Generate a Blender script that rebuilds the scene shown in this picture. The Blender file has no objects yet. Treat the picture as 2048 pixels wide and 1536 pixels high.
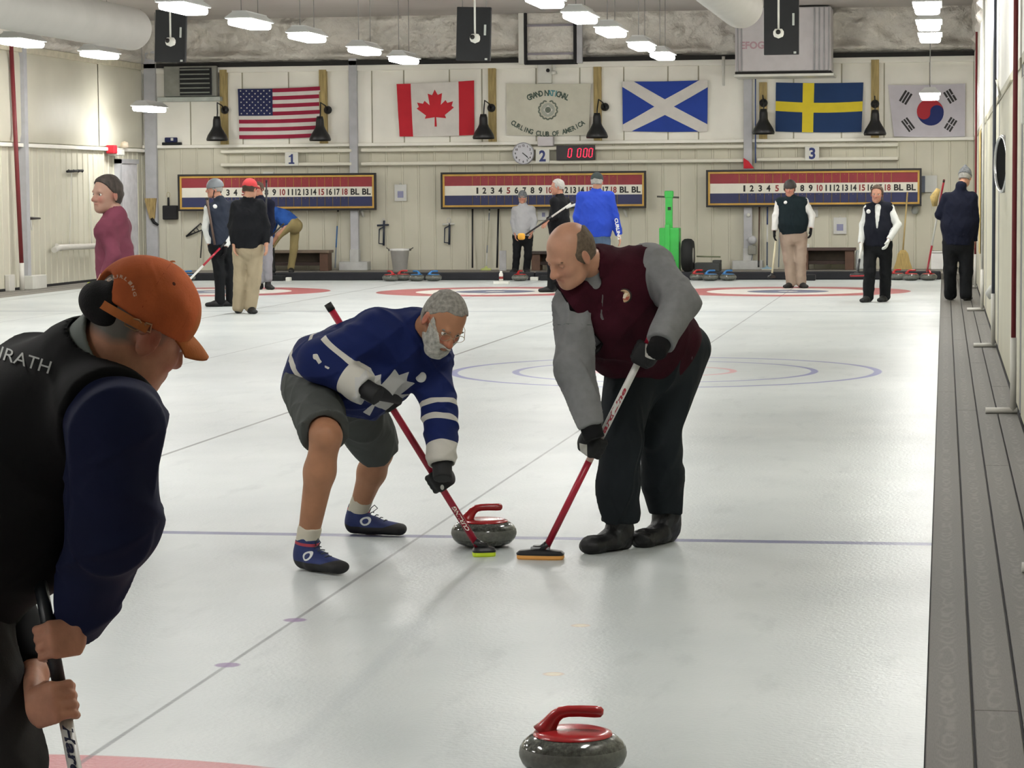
import bpy, bmesh, math, random
import numpy as np
from mathutils import Vector, Matrix

random.seed(7)
scene = bpy.context.scene
COL = scene.collection

# ---------------------------------------------------------------- camera
CF, CYAW, CPIT, CROL = 5146.58, 0.166587, 0.0752, -0.0072191
CPOS = Vector((2.31497, -10.51435, 1.54892))
fwd = Vector((-math.sin(CYAW)*math.cos(CPIT), math.cos(CYAW)*math.cos(CPIT), -math.sin(CPIT)))
r0 = Vector((math.cos(CYAW), math.sin(CYAW), 0)); u0 = r0.cross(fwd)
RGT = math.cos(CROL)*r0 + math.sin(CROL)*u0
UPV = -math.sin(CROL)*r0 + math.cos(CROL)*u0
cam = bpy.data.cameras.new('camera'); camo = bpy.data.objects.new('camera', cam); COL.objects.link(camo)
mw = Matrix((RGT, UPV, -fwd)).transposed().to_4x4(); mw.translation = CPOS
camo.matrix_world = mw
cam.sensor_fit = 'HORIZONTAL'; cam.sensor_width = 36.0; cam.lens = CF*36.0/2048
cam.clip_start = 0.1; cam.clip_end = 200
scene.camera = camo

# ---------------------------------------------------------------- world, exposure
world = bpy.data.worlds.new('world'); scene.world = world; world.use_nodes = True
world.node_tree.nodes['Background'].inputs[0].default_value = (0.75, 0.8, 0.8, 1)
world.node_tree.nodes['Background'].inputs[1].default_value = 0.12
scene.view_settings.view_transform = 'Standard'
scene.view_settings.look = 'None'
scene.view_settings.exposure = -0.13
scene.view_settings.gamma = 1.0
scene.view_settings.use_curve_mapping = False
LAMP_W = 12.0        # watts of one strip fixture over the sheets
Z = Vector((0, 0, 1))

def ray(x, y):
    return fwd + RGT*((x-1024)/CF) - UPV*((y-768)/CF)
def at(x, y, Y):      # the point of the room seen at (x, y) that lies in the plane Y
    d = ray(x, y); return CPOS + d*((Y-CPOS.y)/d.y)
def atx(x, y, X):
    d = ray(x, y); return CPOS + d*((X-CPOS.x)/d.x)
def grd(x, y, z=0.0):
    d = ray(x, y); return CPOS + d*((z-CPOS.z)/d.z)

# ---------------------------------------------------------------- materials
def lin(c):
    if isinstance(c, str):
        c = c.lstrip('#'); c = [int(c[i:i+2], 16)/255 for i in (0, 2, 4)]
    return tuple((v/12.92 if v <= 0.04045 else ((v+0.055)/1.055)**2.4) for v in c[:3]) + (1.0,)
class NT:
    def __init__(s, m):
        s.t = m.node_tree; s.n = s.t.nodes; s.l = s.t.links
    def new(s, typ, **kw):
        n = s.n.new(typ)
        for k, v in kw.items(): setattr(n, k, v)
        return n
    def put(s, sock, v):
        if hasattr(v, 'is_output') or isinstance(v, bpy.types.NodeSocket): s.l.new(v, sock)
        else: sock.default_value = v
    def math(s, op, a, b=None, c=None, clamp=False):
        n = s.new('ShaderNodeMath', operation=op); n.use_clamp = clamp
        s.put(n.inputs[0], a)
        if b is not None: s.put(n.inputs[1], b)
        if c is not None: s.put(n.inputs[2], c)
        return n.outputs[0]
    def mix(s, f, a, b):
        n = s.new('ShaderNodeMix', data_type='RGBA')
        s.put(n.inputs[0], f); s.put(n.inputs[6], a); s.put(n.inputs[7], b)
        return n.outputs[2]
    def noise(s, scale, detail=3, vec=None, rough=0.5):
        n = s.new('ShaderNodeTexNoise'); n.inputs['Scale'].default_value = scale
        n.inputs['Detail'].default_value = detail; n.inputs['Roughness'].default_value = rough
        if vec is not None: s.l.new(vec, n.inputs['Vector'])
        return n.outputs[0]
    def coords(s, scale=(1, 1, 1), kind='Object'):
        t = s.new('ShaderNodeTexCoord'); m = s.new('ShaderNodeMapping')
        s.l.new(t.outputs[kind], m.inputs[0]); m.inputs['Scale'].default_value = scale
        return m.outputs[0]
    def xyz(s, vec):
        n = s.new('ShaderNodeSeparateXYZ'); s.l.new(vec, n.inputs[0]); return n.outputs
    def ramp(s, f, stops):
        n = s.new('ShaderNodeValToRGB'); s.l.new(f, n.inputs[0])
        e = n.color_ramp.elements
        while len(e) < len(stops): e.new(0.5)
        for i, (p, c) in enumerate(stops): e[i].position = p; e[i].color = c
        return n.outputs[0]
    def bump(s, h, strength=0.2, dist=0.01):
        n = s.new('ShaderNodeBump'); n.inputs['Strength'].default_value = strength
        n.inputs['Distance'].default_value = dist; s.l.new(h, n.inputs['Height'])
        s.l.new(n.outputs[0], s.b.inputs['Normal'])
    @property
    def b(s): return s.n['Principled BSDF']

MATS = {}
def mat(name, color, rough=0.6, metal=0.0, var=0.08, nscale=6.0, bump=0.0, bscale=60.0, stretch=(1, 1, 1),
        masks=(), emit=0.0, coat=0.0, bdist=0.004, sub=0.0, fleck=None, spec=0.5, wrinkle=0.0, wscale=9.0):
    if name in MATS: return MATS[name]
    m = bpy.data.materials.new(name); m.use_nodes = True; MATS[name] = m
    t = NT(m); b = t.b
    c = lin(color)
    col = None
    vec = t.coords(stretch)
    if var > 0:
        nz = t.noise(nscale, 4, vec)
        lo = tuple(v*(1-var*1.6) for v in c[:3])+(1,); hi = tuple(min(1, v*(1+var*1.6)) for v in c[:3])+(1,)
        col = t.ramp(nz, [(0.3, lo), (0.7, hi)])
    else:
        n = t.new('ShaderNodeRGB'); n.outputs[0].default_value = c; col = n.outputs[0]
    if fleck:
        fn = t.noise(fleck[1], 2, vec); fm = t.math('GREATER_THAN', fn, fleck[2])
        col = t.mix(fm, col, lin(fleck[0]))
    for attr, cc in masks:
        a = t.new('ShaderNodeAttribute', attribute_name=attr)
        soft = 0.0
        if isinstance(cc, tuple) and len(cc) == 2: cc, soft = cc
        if soft: f = t.math('MULTIPLY_ADD', a.outputs['Fac'], -1.0/soft, 0.5, clamp=True)
        else: f = t.math('LESS_THAN', a.outputs['Fac'], 0.0)
        col = t.mix(f, col, lin(cc))
    t.l.new(col, b.inputs['Base Color'])
    b.inputs['Roughness'].default_value = rough; b.inputs['Metallic'].default_value = metal
    b.inputs['Coat Weight'].default_value = coat; b.inputs['Specular IOR Level'].default_value = spec
    if sub: b.inputs['Subsurface Weight'].default_value = sub; b.inputs['Subsurface Scale'].default_value = 0.01
    if emit: t.l.new(col, b.inputs['Emission Color']); b.inputs['Emission Strength'].default_value = emit
    if bump or wrinkle:
        prev = None
        if wrinkle:
            tcw = t.coords((1, 1, .55)); w = t.new('ShaderNodeTexNoise'); t.l.new(tcw, w.inputs['Vector'])
            w.inputs['Scale'].default_value = wscale; w.inputs['Detail'].default_value = 3; w.inputs['Distortion'].default_value = 1.2
            try: w.noise_type = 'RIDGED_MULTIFRACTAL'
            except Exception: pass
            n = t.new('ShaderNodeBump'); n.inputs['Strength'].default_value = wrinkle; n.inputs['Distance'].default_value = .012
            t.l.new(w.outputs[0], n.inputs['Height']); t.l.new(n.outputs[0], b.inputs['Normal']); prev = n
        if bump:
            n = t.new('ShaderNodeBump'); n.inputs['Strength'].default_value = bump; n.inputs['Distance'].default_value = bdist
            t.l.new(t.noise(bscale, 4, vec), n.inputs['Height'])
            if prev: t.l.new(prev.outputs[0], n.inputs['Normal'])
            t.l.new(n.outputs[0], b.inputs['Normal'])
    return m

# ---------------------------------------------------------------- mesh collector
class MB:
    def __init__(s): s.v = []; s.f = []; s.mi = []; s.mats = []; s.sm = []
    def slot(s, m):
        if m not in s.mats: s.mats.append(m)
        return s.mats.index(m)
    def add(s, vs, fs, m, smooth=False):
        o = len(s.v); s.v += [tuple(v) for v in vs]; i = s.slot(m)
        for f in fs: s.f.append(tuple(o+k for k in f)); s.mi.append(i); s.sm.append(smooth)
        return s
    def box(s, lo, hi, m, M=None):
        lo = Vector(lo); hi = Vector(hi)
        vs = [Vector((x, y, z)) for x in (lo.x, hi.x) for y in (lo.y, hi.y) for z in (lo.z, hi.z)]
        if M is not None: vs = [M @ v for v in vs]
        return s.add(vs, [(0, 1, 3, 2), (4, 6, 7, 5), (0, 4, 5, 1), (2, 3, 7, 6), (0, 2, 6, 4), (1, 5, 7, 3)], m)
    def bevbox(s, lo, hi, m, bev=0.005, M=None, seg=2):
        bm = bmesh.new(); bmesh.ops.create_cube(bm, size=1)
        lo = Vector(lo); hi = Vector(hi); c = (lo+hi)/2; d = hi-lo
        for v in bm.verts: v.co = Vector((v.co.x*d.x, v.co.y*d.y, v.co.z*d.z))+c
        bmesh.ops.bevel(bm, geom=bm.edges[:], offset=bev, segments=seg, affect='EDGES', profile=0.5)
        vs = [v.co.copy() for v in bm.verts]
        if M is not None: vs = [M @ v for v in vs]
        bm.verts.index_update(); fs = [[v.index for v in f.verts] for f in bm.faces]; bm.free()
        return s.add(vs, fs, m)
    def tube(s, pts, r, m, n=12, caps=True, flat=None):
        pts = [Vector(p) for p in pts]; rs = r if isinstance(r, (list, tuple)) else [r]*len(pts)
        vs = []; prev = None
        for i, p in enumerate(pts):
            if i == 0: d = pts[1]-pts[0]
            elif i == len(pts)-1: d = pts[-1]-pts[-2]
            else: d = (pts[i+1]-p).normalized()+(p-pts[i-1]).normalized()
            d.normalize()
            if prev is None:
                a = d.orthogonal().normalized() if flat is None else (Vector(flat)-d*Vector(flat).dot(d)).normalized()
            else:
                a = prev - d*prev.dot(d)
                a = a.normalized() if a.length > 1e-6 else d.orthogonal().normalized()
            prev = a; b = d.cross(a)
            for k in range(n):
                t = 2*math.pi*k/n; vs.append(p + (a*math.cos(t)+b*math.sin(t))*rs[i])
        fs = []
        for i in range(len(pts)-1):
            for k in range(n):
                fs.append((i*n+k, i*n+(k+1) % n, (i+1)*n+(k+1) % n, (i+1)*n+k))
        s.add(vs, fs, m, True)
        if caps:
            o = len(s.v)-len(vs); q = s.slot(m)
            s.f.append(tuple(o+k for k in reversed(range(n)))); s.mi.append(q); s.sm.append(False)
            s.f.append(tuple(o+(len(pts)-1)*n+k for k in range(n))); s.mi.append(q); s.sm.append(False)
        return s
    def lathe(s, prof, m, c=(0, 0, 0), n=32, M=None, smooth=True):
        vs = []; c = Vector(c)
        for r, z in prof:
            for k in range(n):
                t = 2*math.pi*k/n; v = Vector((r*math.cos(t), r*math.sin(t), z))
                vs.append((M @ v if M is not None else v)+c)
        fs = [(i*n+k, i*n+(k+1) % n, (i+1)*n+(k+1) % n, (i+1)*n+k) for i in range(len(prof)-1) for k in range(n)]
        return s.add(vs, fs, m, smooth)
    def build(s, name, parent=None, loc=None):
        me = bpy.data.meshes.new(name)
        vs = s.v
        if loc is not None: vs = [(v[0]-loc[0], v[1]-loc[1], v[2]-loc[2]) for v in vs]
        me.from_pydata(vs, [], s.f)
        for m in s.mats: me.materials.append(m)
        me.polygons.foreach_set('material_index', s.mi); me.polygons.foreach_set('use_smooth', s.sm)
        bm = bmesh.new(); bm.from_mesh(me)
        bmesh.ops.recalc_face_normals(bm, faces=bm.faces); bm.to_mesh(me); bm.free()
        me.update()
        return link(name, me, parent, loc)
def link(name, me, parent=None, loc=None):
    o = bpy.data.objects.new(name, me); COL.objects.link(o)
    if loc is not None: o.location = loc
    if parent is not None: attach(o, parent)
    return o
def attach(o, parent):
    o.parent = parent
    M = Matrix.Identity(4); q = parent
    # world matrix of the parent from its own basis (parents are never scaled)
    M = wm(parent); o.matrix_parent_inverse = M.inverted()
def wm(o):
    M = Matrix.LocRotScale(o.location, o.rotation_euler, o.scale)
    if o.parent is not None: return wm(o.parent) @ o.matrix_parent_inverse @ M
    return M
def tag(o, label=None, cat=None, group=None, kind=None):
    if label: o['label'] = label
    if cat: o['category'] = cat
    if group: o['group'] = group
    if kind: o['kind'] = kind
    return o
def empty(name, loc, label=None, cat=None, group=None):
    o = bpy.data.objects.new(name, None); COL.objects.link(o); o.location = loc; o.empty_display_size = 0.1
    return tag(o, label, cat, group)
def copy_tree(o, loc, rz=None):
    c = o.copy(); COL.objects.link(c); c.location = loc
    if rz is not None: c.rotation_euler = (0, 0, rz)
    for ch in list(o.children):
        d = ch.copy(); COL.objects.link(d); d.parent = c; d.matrix_parent_inverse = ch.matrix_parent_inverse.copy()
        for g in list(ch.children):
            e = g.copy(); COL.objects.link(e); e.parent = d; e.matrix_parent_inverse = g.matrix_parent_inverse.copy()
    return c
def frame(origin, x, z):     # matrix with local x and z axes
    x = Vector(x).normalized(); z = Vector(z); z = (z-x*z.dot(x)).normalized(); y = z.cross(x)
    M = Matrix((x, y, z)).transposed().to_4x4(); M.translation = Vector(origin); return M
_fc = {}
def text2d(s, bold=False, shear=0.0):     # letters as flat triangles, 1 unit high caps, x from 0
    key = (s, bold, shear)
    if key in _fc: return _fc[key]
    cu = bpy.data.curves.new('t', 'FONT'); cu.body = s; cu.shear = shear; cu.resolution_u = 3
    if bold: cu.offset = 0.035
    o = bpy.data.objects.new('t', cu); COL.objects.link(o)
    dg = bpy.context.evaluated_depsgraph_get(); dg.update()
    me = bpy.data.meshes.new_from_object(o.evaluated_get(dg))
    vs = [(v.co.x/0.7, v.co.y/0.7) for v in me.vertices]; fs = [tuple(p.vertices) for p in me.polygons]
    bpy.data.objects.remove(o); bpy.data.curves.remove(cu); bpy.data.meshes.remove(me)
    w = (max(v[0] for v in vs) if vs else 0)
    _fc[key] = (vs, fs, w); return _fc[key]
def put_text(mb, s, M, h, m, center=True, width=None, bold=True, z=0.0, mapf=None, shear=0.0):
    vs, fs, w = text2d(s, bold, shear)
    sx = h if width is None else width/max(w, 1e-6)
    off = w*sx/2 if center else 0
    if mapf: pts = [mapf(v[0]*sx-off, v[1]*h) for v in vs]
    else: pts = [M @ Vector((v[0]*sx-off, v[1]*h, z)) for v in vs]
    mb.add(pts, fs, m)
WALLM = lambda o: frame(o, (1, 0, 0), (0, -1, 0))    # x right, y up, z towards the viewer on the far wall
# ---------------------------------------------------------------- the hall
XL, XR, YB, YF = -12.45, 2.82, 35.9, -20.0     # walls
IX0, IX1, IY1 = -11.55, 2.268, 33.28            # ice
WZ = 0.10                                        # raised walkway behind the bumper
SP = 4.47                                        # distance between sheet centre lines

def ice_material():
    m = bpy.data.materials.new('ice'); m.use_nodes = True; t = NT(m); b = t.b
    tc = t.new('ShaderNodeTexCoord'); P = t.xyz(tc.outputs['Object']); X, Y = P[0], P[1]
    base = t.ramp(t.noise(0.9, 4, tc.outputs['Object']), [(0.3, lin('#bcc2c2')), (0.7, lin('#cbd0cf'))])
    sc = t.coords((3.0, 0.8, 1)); n2 = t.noise(2.2, 4, sc, 0.6)
    base = t.mix(t.math('MULTIPLY', t.math('MULTIPLY_ADD', n2, 6.0, -3.4, clamp=True), 0.30), base, lin('#9aa1a2'))
    def absd(a, v): return t.math('ABSOLUTE', t.math('SUBTRACT', a, v))
    def band(a, v, w, soft=0.004):      # 1 inside |a-v|<w
        return t.math('MULTIPLY_ADD', absd(a, v), -1.0/soft, w/soft+0.5, clamp=True)
    def less(a, v, soft=0.01): return t.math('MULTIPLY_ADD', a, -1.0/soft, v/soft+0.5, clamp=True)
    def mul(a, b_): return t.math('MULTIPLY', a, b_)
    col = base
    # sheet centre coordinate folded to the nearest sheet
    xs = t.math('SUBTRACT', t.math('PINGPONG', t.math('ADD', X, SP*2), SP/2), 0.0)
    fade = t.math('MULTIPLY_ADD', t.noise(3.0, 3, tc.outputs['Object']), 0.7, 0.35, clamp=True)
    wob = t.math('MULTIPLY_ADD', t.noise(2.0, 3, tc.outputs['Object']), 0.012, -0.006)
    def put(mask, c, k=1.0):
        nonlocal col
        col = t.mix(mul(mask, k), col, lin(c))
    def house(yc, red, blue):
        dy = t.math('SUBTRACT', Y, yc)
        r = t.math('SQRT', t.math('ADD', t.math('POWER', xs, 2.0), t.math('POWER', dy, 2.0)))
        put(less(r, 1.829), red, .9); put(less(r, 1.22), '#dcdcd4', .95); put(less(r, 0.61), blue, .9); put(less(r, 0.15), '#dcdcd4', .9)
        put(band(Y, yc, 0.012), '#777b80', 0.5)
    house(28.35, '#a8484c', '#4f5a7c'); house(-5.62, '#b9686c', '#5f6a8c')
    # practice rings in the middle of the near sheet
    dx = t.math('ADD', X, 0.03); dy = t.math('SUBTRACT', Y, 11.29)
    rm = t.math('SQRT', t.math('ADD', t.math('POWER', dx, 2.0), t.math('POWER', dy, 2.0)))
    rm = t.math('ADD', rm, wob)
    put(band(rm, 1.80, 0.034, 0.012), '#5d60a6', .8); put(band(rm, 1.27, 0.03, 0.012), '#5d60a6', .75); put(band(rm, 0.585, 0.03, 0.012), '#d08a90', .75)
    put(band(Y, 11.29, 0.012, 0.01), '#8f95a0', 0.22)
    # hog lines, back lines
    put(band(Y, 0.745, 0.045, 0.012), '#4f5280', .88); put(band(Y, 21.95, 0.05, 0.02), '#7d8694', .75)
    # centre line and lines between the sheets
    put(band(t.math('ADD', xs, mul(wob, .6)), 0.0, 0.0075, 0.006), '#3e3c48', t.math('MULTIPLY', fade, .85))
    xd = t.math('SUBTRACT', t.math('PINGPONG', t.math('ADD', X, SP*2.5), SP/2), 0.0)
    put(mul(band(xd, 0.0, 0.013, 0.008), t.math('LESS_THAN', X, 1.5)), '#565857', .85)
    # small painted marks
    for px, py, c, rx in [(590, 1240, '#8d6f9f', .042), (455, 1330, '#8d6f9f', .042)]:
        g = grd(px, py)
        r = t.math('SQRT', t.math('ADD', t.math('POWER', t.math('SUBTRACT', X, g.x), 2.0), t.math('POWER', t.math('SUBTRACT', Y, g.y), 2.0)))
        put(less(r, rx), '#75548a', .8)
    for px, py in [(1161, 1251), (1107, 1348)]:
        g = grd(px, py)
        r = t.math('SQRT', t.math('ADD', t.math('POWER', t.math('SUBTRACT', X, g.x), 2.0), t.math('POWER', t.math('SUBTRACT', Y, g.y), 2.0)))
        put(less(r, .034), '#c59f85', .55); put(less(r, .026), '#dcdcc4', .6)
    # faint grey strip running back from the swept stone
    a = grd(945, 1150); c2 = grd(600, 1480); d = (c2-a).normalized()
    u = t.math('ADD', t.math('MULTIPLY', t.math('SUBTRACT', X, a.x), d.y), t.math('MULTIPLY', t.math('SUBTRACT', Y, a.y), -d.x))
    v = t.math('ADD', t.math('MULTIPLY', t.math('SUBTRACT', X, a.x), d.x), t.math('MULTIPLY', t.math('SUBTRACT', Y, a.y), d.y))
    put(mul(band(u, 0.0, .03, .03), less(t.math('MULTIPLY', v, -1.0), 0.0, .2)), '#b4babc', .45)
    a = grd(1100, 1150); c2 = grd(1170, 1400); d = (c2-a).normalized()
    t.l.new(col, b.inputs['Base Color'])
    fn = t.noise(1.3, 3, tc.outputs['Object'])
    t.put(b.inputs['Roughness'], t.math('MULTIPLY_ADD', fn, 0.18, 0.24))
    b.inputs['Specular IOR Level'].default_value = 0.27
    b.inputs['IOR'].default_value = 1.31
    hb = t.math('ADD', t.math('MULTIPLY', t.noise(55, 2, tc.outputs['Object']), 0.6), t.math('MULTIPLY', t.noise(3.0, 3, tc.outputs['Object']), 0.5))
    t.bump(hb, 0.5, 0.007)
    return m
ICE = ice_material()
m = MB(); m.box((IX0, YF, -0.06), (IX1, IY1, 0), ICE)
tag(m.build('floor'), kind='structure')

DECK = mat('deck board', '#807c75', .7, var=.10, nscale=9, stretch=(7, .5, 1), bump=.2, bscale=30)
def deck_material():
    m = bpy.data.materials.new('composite deck'); m.use_nodes = True; t = NT(m); b = t.b
    tc = t.new('ShaderNodeTexCoord'); P = t.xyz(tc.outputs['Object'])
    u = t.math('DIVIDE', t.math('SUBTRACT', P[0], 2.268), (XR-2.268)/4)
    lx = t.math('SUBTRACT', t.math('FRACT', u), 0.47); idn = t.math('MULTIPLY', t.math('FLOOR', u), 1.37)
    nz = t.noise(3.2, 3, t.coords((1.2, 1, 1)))
    v = t.math('ADD', t.math('ADD', t.math('MULTIPLY', P[1], 4.2), idn), t.math('ADD', t.math('MULTIPLY', nz, 7.0), t.math('MULTIPLY', t.math('POWER', t.math('ABSOLUTE', lx), 1.6), -9.0)))
    wv = t.math('MULTIPLY_ADD', t.math('SINE', t.math('MULTIPLY', v, 6.28)), 0.5, 0.5)
    lim = t.math('MULTIPLY_ADD', t.math('ABSOLUTE', lx), -5.0, 1.6, clamp=True)
    wv = t.math('MULTIPLY', wv, lim)
    fib = t.noise(40, 3, t.coords((9, .6, 1)))
    c = t.ramp(fib, [(.3, lin('#4f4c47')), (.7, lin('#5d5a54'))])
    c = t.mix(t.math('MULTIPLY', t.math('POWER', wv, 2.0), .55), c, lin('#716e68'))
    t.l.new(c, b.inputs['Base Color']); b.inputs['Roughness'].default_value = .62
    t.bump(fib, .15, .003); return m
DECKM = deck_material()
m = MB(); y = YF; pw = (XR-IX1)/4
BLK = mat('black rubber', '#17171a', .75, var=.1)
m.box((IX1, YF, -.08), (XR+.1, YB, -.02), BLK)
for i in range(4):
    cuts = [YF] + sorted([[-9.0, 9.2, 20.5], [-2.85, 7.6, 16.0, 27.0], [-8, 4.0, 12.5, 24.0], [-5, 9.8, 19.0, 30.0]][i]) + [YB]
    for a, c in zip(cuts[:-1], cuts[1:]):
        m.bevbox((IX1+i*pw+.004, a+.004, -.02), (IX1+(i+1)*pw-.004, c-.004, .0), DECKM, .003, seg=1)
tag(m.build('floor'), kind='structure')
m = MB(); m.box((XL, YF, -.06), (IX0, IY1, .0), DECK)
for a in (.3, .6): m.box((XL+.9*a, YF, 0), (XL+.9*a+.012, IY1, .001), BLK)
tag(m.build('floor'), kind='structure')
m = MB(); m.box((XL, IY1+.12, 0), (XR, YB, WZ), DECK)
tag(m.build('floor'), kind='structure')
# black foam bumper along the end of the ice
FOAM = mat('black foam', '#1b1c22', .8, var=.2, nscale=3, bump=.3, bscale=30)
m = MB()
for i in range(6):
    x0 = IX0+i*(IX1-IX0)/6; x1 = x0+(IX1-IX0)/6
    m.bevbox((x0+.005, IY1, 0), (x1-.005, IY1+.11, .135+.006*(i % 2)), FOAM, .02)
tag(m.build('trim_1'), kind='structure')

# ---- wall cladding
TAN = mat('ribbed tan cladding', '#cbc8b7', .55, var=.03, nscale=1.2, spec=.3)
CREAM = mat('cream liner panel', '#f4f2e8', .5, var=.04, nscale=1.0, bump=.25, bscale=1.6, bdist=.03)
SEAM = mat('seam strip', '#bdb9a4', .6, var=.05)
STEEL = mat('painted steel', '#b3b4b8', .5, var=.05, bump=.05)
WHITE = mat('white paint', '#d8d8d0', .5, var=.03)
TIMBER = mat('pine timber', '#a3905f', .7, var=.2, nscale=4, stretch=(10, 10, .8), bump=.1)
def ribbed(mb, u0, u1, z0, z1, P, pitch=.30, m_=None):
    # P(u, d, z) gives the point at u along the wall, d out of the wall
    m_ = m_ or TAN; u = u0; pts = [(u0, 0)]
    k = math.ceil(u0/pitch)
    while k*pitch < u1-.03:
        c = k*pitch
        if c > u0+.03: pts += [(c-.022, 0), (c-.012, .016), (c+.012, .016), (c+.022, 0)]
        k += 1
    pts.append((u1, 0))
    vs = [P(a, d, z) for z in (z0, z1) for a, d in pts]; n = len(pts)
    mb.add(vs, [(i, i+1, n+i+1, n+i) for i in range(n-1)], m_)
# back wall
PB = lambda u, d, z: (u, YB-d, z)
ZR, ZT, ZC = 2.40, 3.90, 4.72
m = MB(); m.box((XL-.2, YB+.02, -.1), (XR+.2, YB+.12, 5), TAN)
ribbed(m, XL, XR, WZ, ZR, PB)
tag(m.build('wall_back'), kind='structure')
def pillow(mb, u0, u1, z0, z1, P, m_, d0=.034, d1=.06, n=12):
    vs = []
    for j in range(n+1):
        for i in range(n+1):
            a, b_ = i/n, j/n; e = (1-(2*a-1)**10)*(1-(2*b_-1)**14)
            vs.append(P(u0+(u1-u0)*a, d0+(d1-d0)*e, z0+(z1-z0)*b_))
    mb.add(vs, [(j*(n+1)+i, j*(n+1)+i+1, (j+1)*(n+1)+i+1, (j+1)*(n+1)+i) for j in range(n) for i in range(n)], m_, True)
m = MB()
us = [XL, -11.5, -10.5, -9.62, -8.9, -8.05, -7.45, -6.6, -6.0, -5.0, -4.2, -3.4, -2.6, -2.05, -1.2, -.35, .5, 1.25, 2.05, XR]
for a, c in zip(us[:-1], us[1:]): pillow(m, a+.012, c-.012, ZR+.03, ZT-.14, PB, CREAM)
m.box((XL, YB-.02, ZR), (XR, YB+.02, ZT), SEAM)
tag(m.build('wall_back'), kind='structure')
m = MB(); m.bevbox((XL, YB-.1, ZR-.03), (XR, YB, ZR+.03), CREAM, .01)
m.bevbox((XL, YB-.12, ZT-.15), (XR, YB, ZT-.04), CREAM, .012)
tag(m.build('trim_2'), kind='structure')
# left wall
PL = lambda u, d, z: (XL+d, u, z)
m = MB(); m.box((XL-.12, YF, -.1), (XL-.02, YB, 5), TAN); ribbed(m, YF, YB, .03, 2.33, PL, .28)
tag(m.build('wall_left'), kind='structure')
m = MB(); m.box((XL-.02, YF, 2.36), (XL+.012, YB, ZT-.02), SEAM)
for k in range(-5, 10):
    a = -.0+k*3.7-.0
    if a+3.7 > YB: c = YB
    else: c = a+3.7
    if a < YF: a = YF
    if c > a+.1: pillow(m, a+.02, c-.02, 2.38, ZT-.08, PL, mat('dimmed cream liner', '#cfccbb', .5, var=.04, nscale=1.0, bump=.25, bscale=1.6, bdist=.03), .034, .07)  # cream liner darkened in its colour to hold the left wall's brightness down
tag(m.build('wall_left'), kind='structure')
m = MB(); m.bevbox((XL, YF, 2.30), (XL+.09, YB, 2.36), CREAM, .008); m.bevbox((XL, YF, ZT-.08), (XL+.1, YB, ZT+.03), mat('pale timber rail', '#c8c2ac', .6), .01)
m.box((XL, YF, .0), (XL+.03, YB, .04), BLK)
tag(m.build('trim_3'), kind='structure')
# right wall
PR = lambda u, d, z: (XR+.0-d, u, z)
TANR = mat('pale wall sheet', '#c9c6b2', .5, var=.03, nscale=1.0, spec=.3)
m = MB(); m.box((XR+.12, YF, -.1), (XR+.2, YB, 5), mat('grey web', '#7f7f78', .6))
for k in range(-4, 6):
    y0, y1 = k*7.4-7.4+.16, k*7.4-.30
    if y1 < YF: continue
    y0 = max(y0, YF); y1 = min(y1, YB)
    if y1-y0 < .2: continue
    m.bevbox((XR+.01, y0, .0), (XR+.14, y1, 2.38), TANR, .008); m.bevbox((XR-.0, y0, 2.42), (XR+.14, y1, ZT), CREAM, .012)
    m.box((XR+.0, y0, 2.36), (XR+.14, y1, 2.43), SEAM)
tag(m.build('wall_right'), kind='structure')
# wall behind the viewer
m = MB(); m.box((XL-.2, YF-.1, -.1), (XR+.2, YF, 5), CREAM); tag(m.build('wall_front'), kind='structure')
# ceiling: flat liner with the quilted insulation hanging down to the wall heads
CEIL = mat('grey ceiling liner', '#b3aeaa', .5, var=.05, nscale=.6, bump=.2, bscale=2.0, bdist=.03)
m = MB(); m.box((XL-.2, YF, ZC), (XR+.2, YB+.1, ZC+.1), CEIL)
tag(m.build('ceiling'), kind='structure')
QUILT = mat('wrinkled insulation', '#d3cfc6', .35, var=.10, nscale=1.8, bump=1.0, bscale=3.4, bdist=.16, spec=.6)
def quilt(name, P, u0, u1, nu, nv=26, seed=1):
    rs = random.Random(seed); ph = [rs.uniform(0, 6.28) for _ in range(12)]
    fr = [rs.uniform(1.2, 11) for _ in range(12)]; fz = [rs.uniform(-14, 14) for _ in range(12)]
    mb = MB(); vs = []
    for j in range(nv+1):
        v = j/nv
        for i in range(nu+1):
            u = u0+(u1-u0)*i/nu
            w = sum(math.sin(fr[k]*u+fz[k]*v+ph[k]) for k in range(12))/12
            s = abs(sum(math.sin(fr[k]*1.9*u-fz[k]*v*1.3+ph[k]*2) for k in range(6)))/6
            d = .10+.16*w+.08*s; sag = math.exp(-((v-.10)/.10)**2)*.12*(1+.9*math.sin(2.3*u+ph[0]))
            vs.append(P(u, (d+sag)*min(1, v*9+.1)*min(1, (1-v)*6)+.03+.22*v*v, v))
    mb.add(vs, [(j*(nu+1)+i, j*(nu+1)+i+1, (j+1)*(nu+1)+i+1, (j+1)*(nu+1)+i) for j in range(nv) for i in range(nu)], QUILT, True)
    tag(mb.build(name), kind='structure')
quilt('ceiling', lambda u, d, v: (u, YB-d, ZT+.03+(ZC-ZT+.02)*v), XL, XR, 300, seed=3)
quilt('ceiling', lambda u, d, v: (XL+.05+d*.6, u, ZT+.03+(ZC-ZT)*v), YF, YB, 260, seed=5)
quilt('ceiling', lambda u, d, v: (XR+.05-d*.35, u, ZT+.0+(ZC-ZT)*v), YF, YB, 260, seed=8)
m = MB(); m.box((XL, YB-.16, ZT-.05), (XR, YB, ZT+.03), mat('shaded gap', '#2b2a29', .9, var=0))  # solid dark strip stands in for shade between wall head and insulation
tag(m.build('trim_4'), kind='structure')
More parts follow.
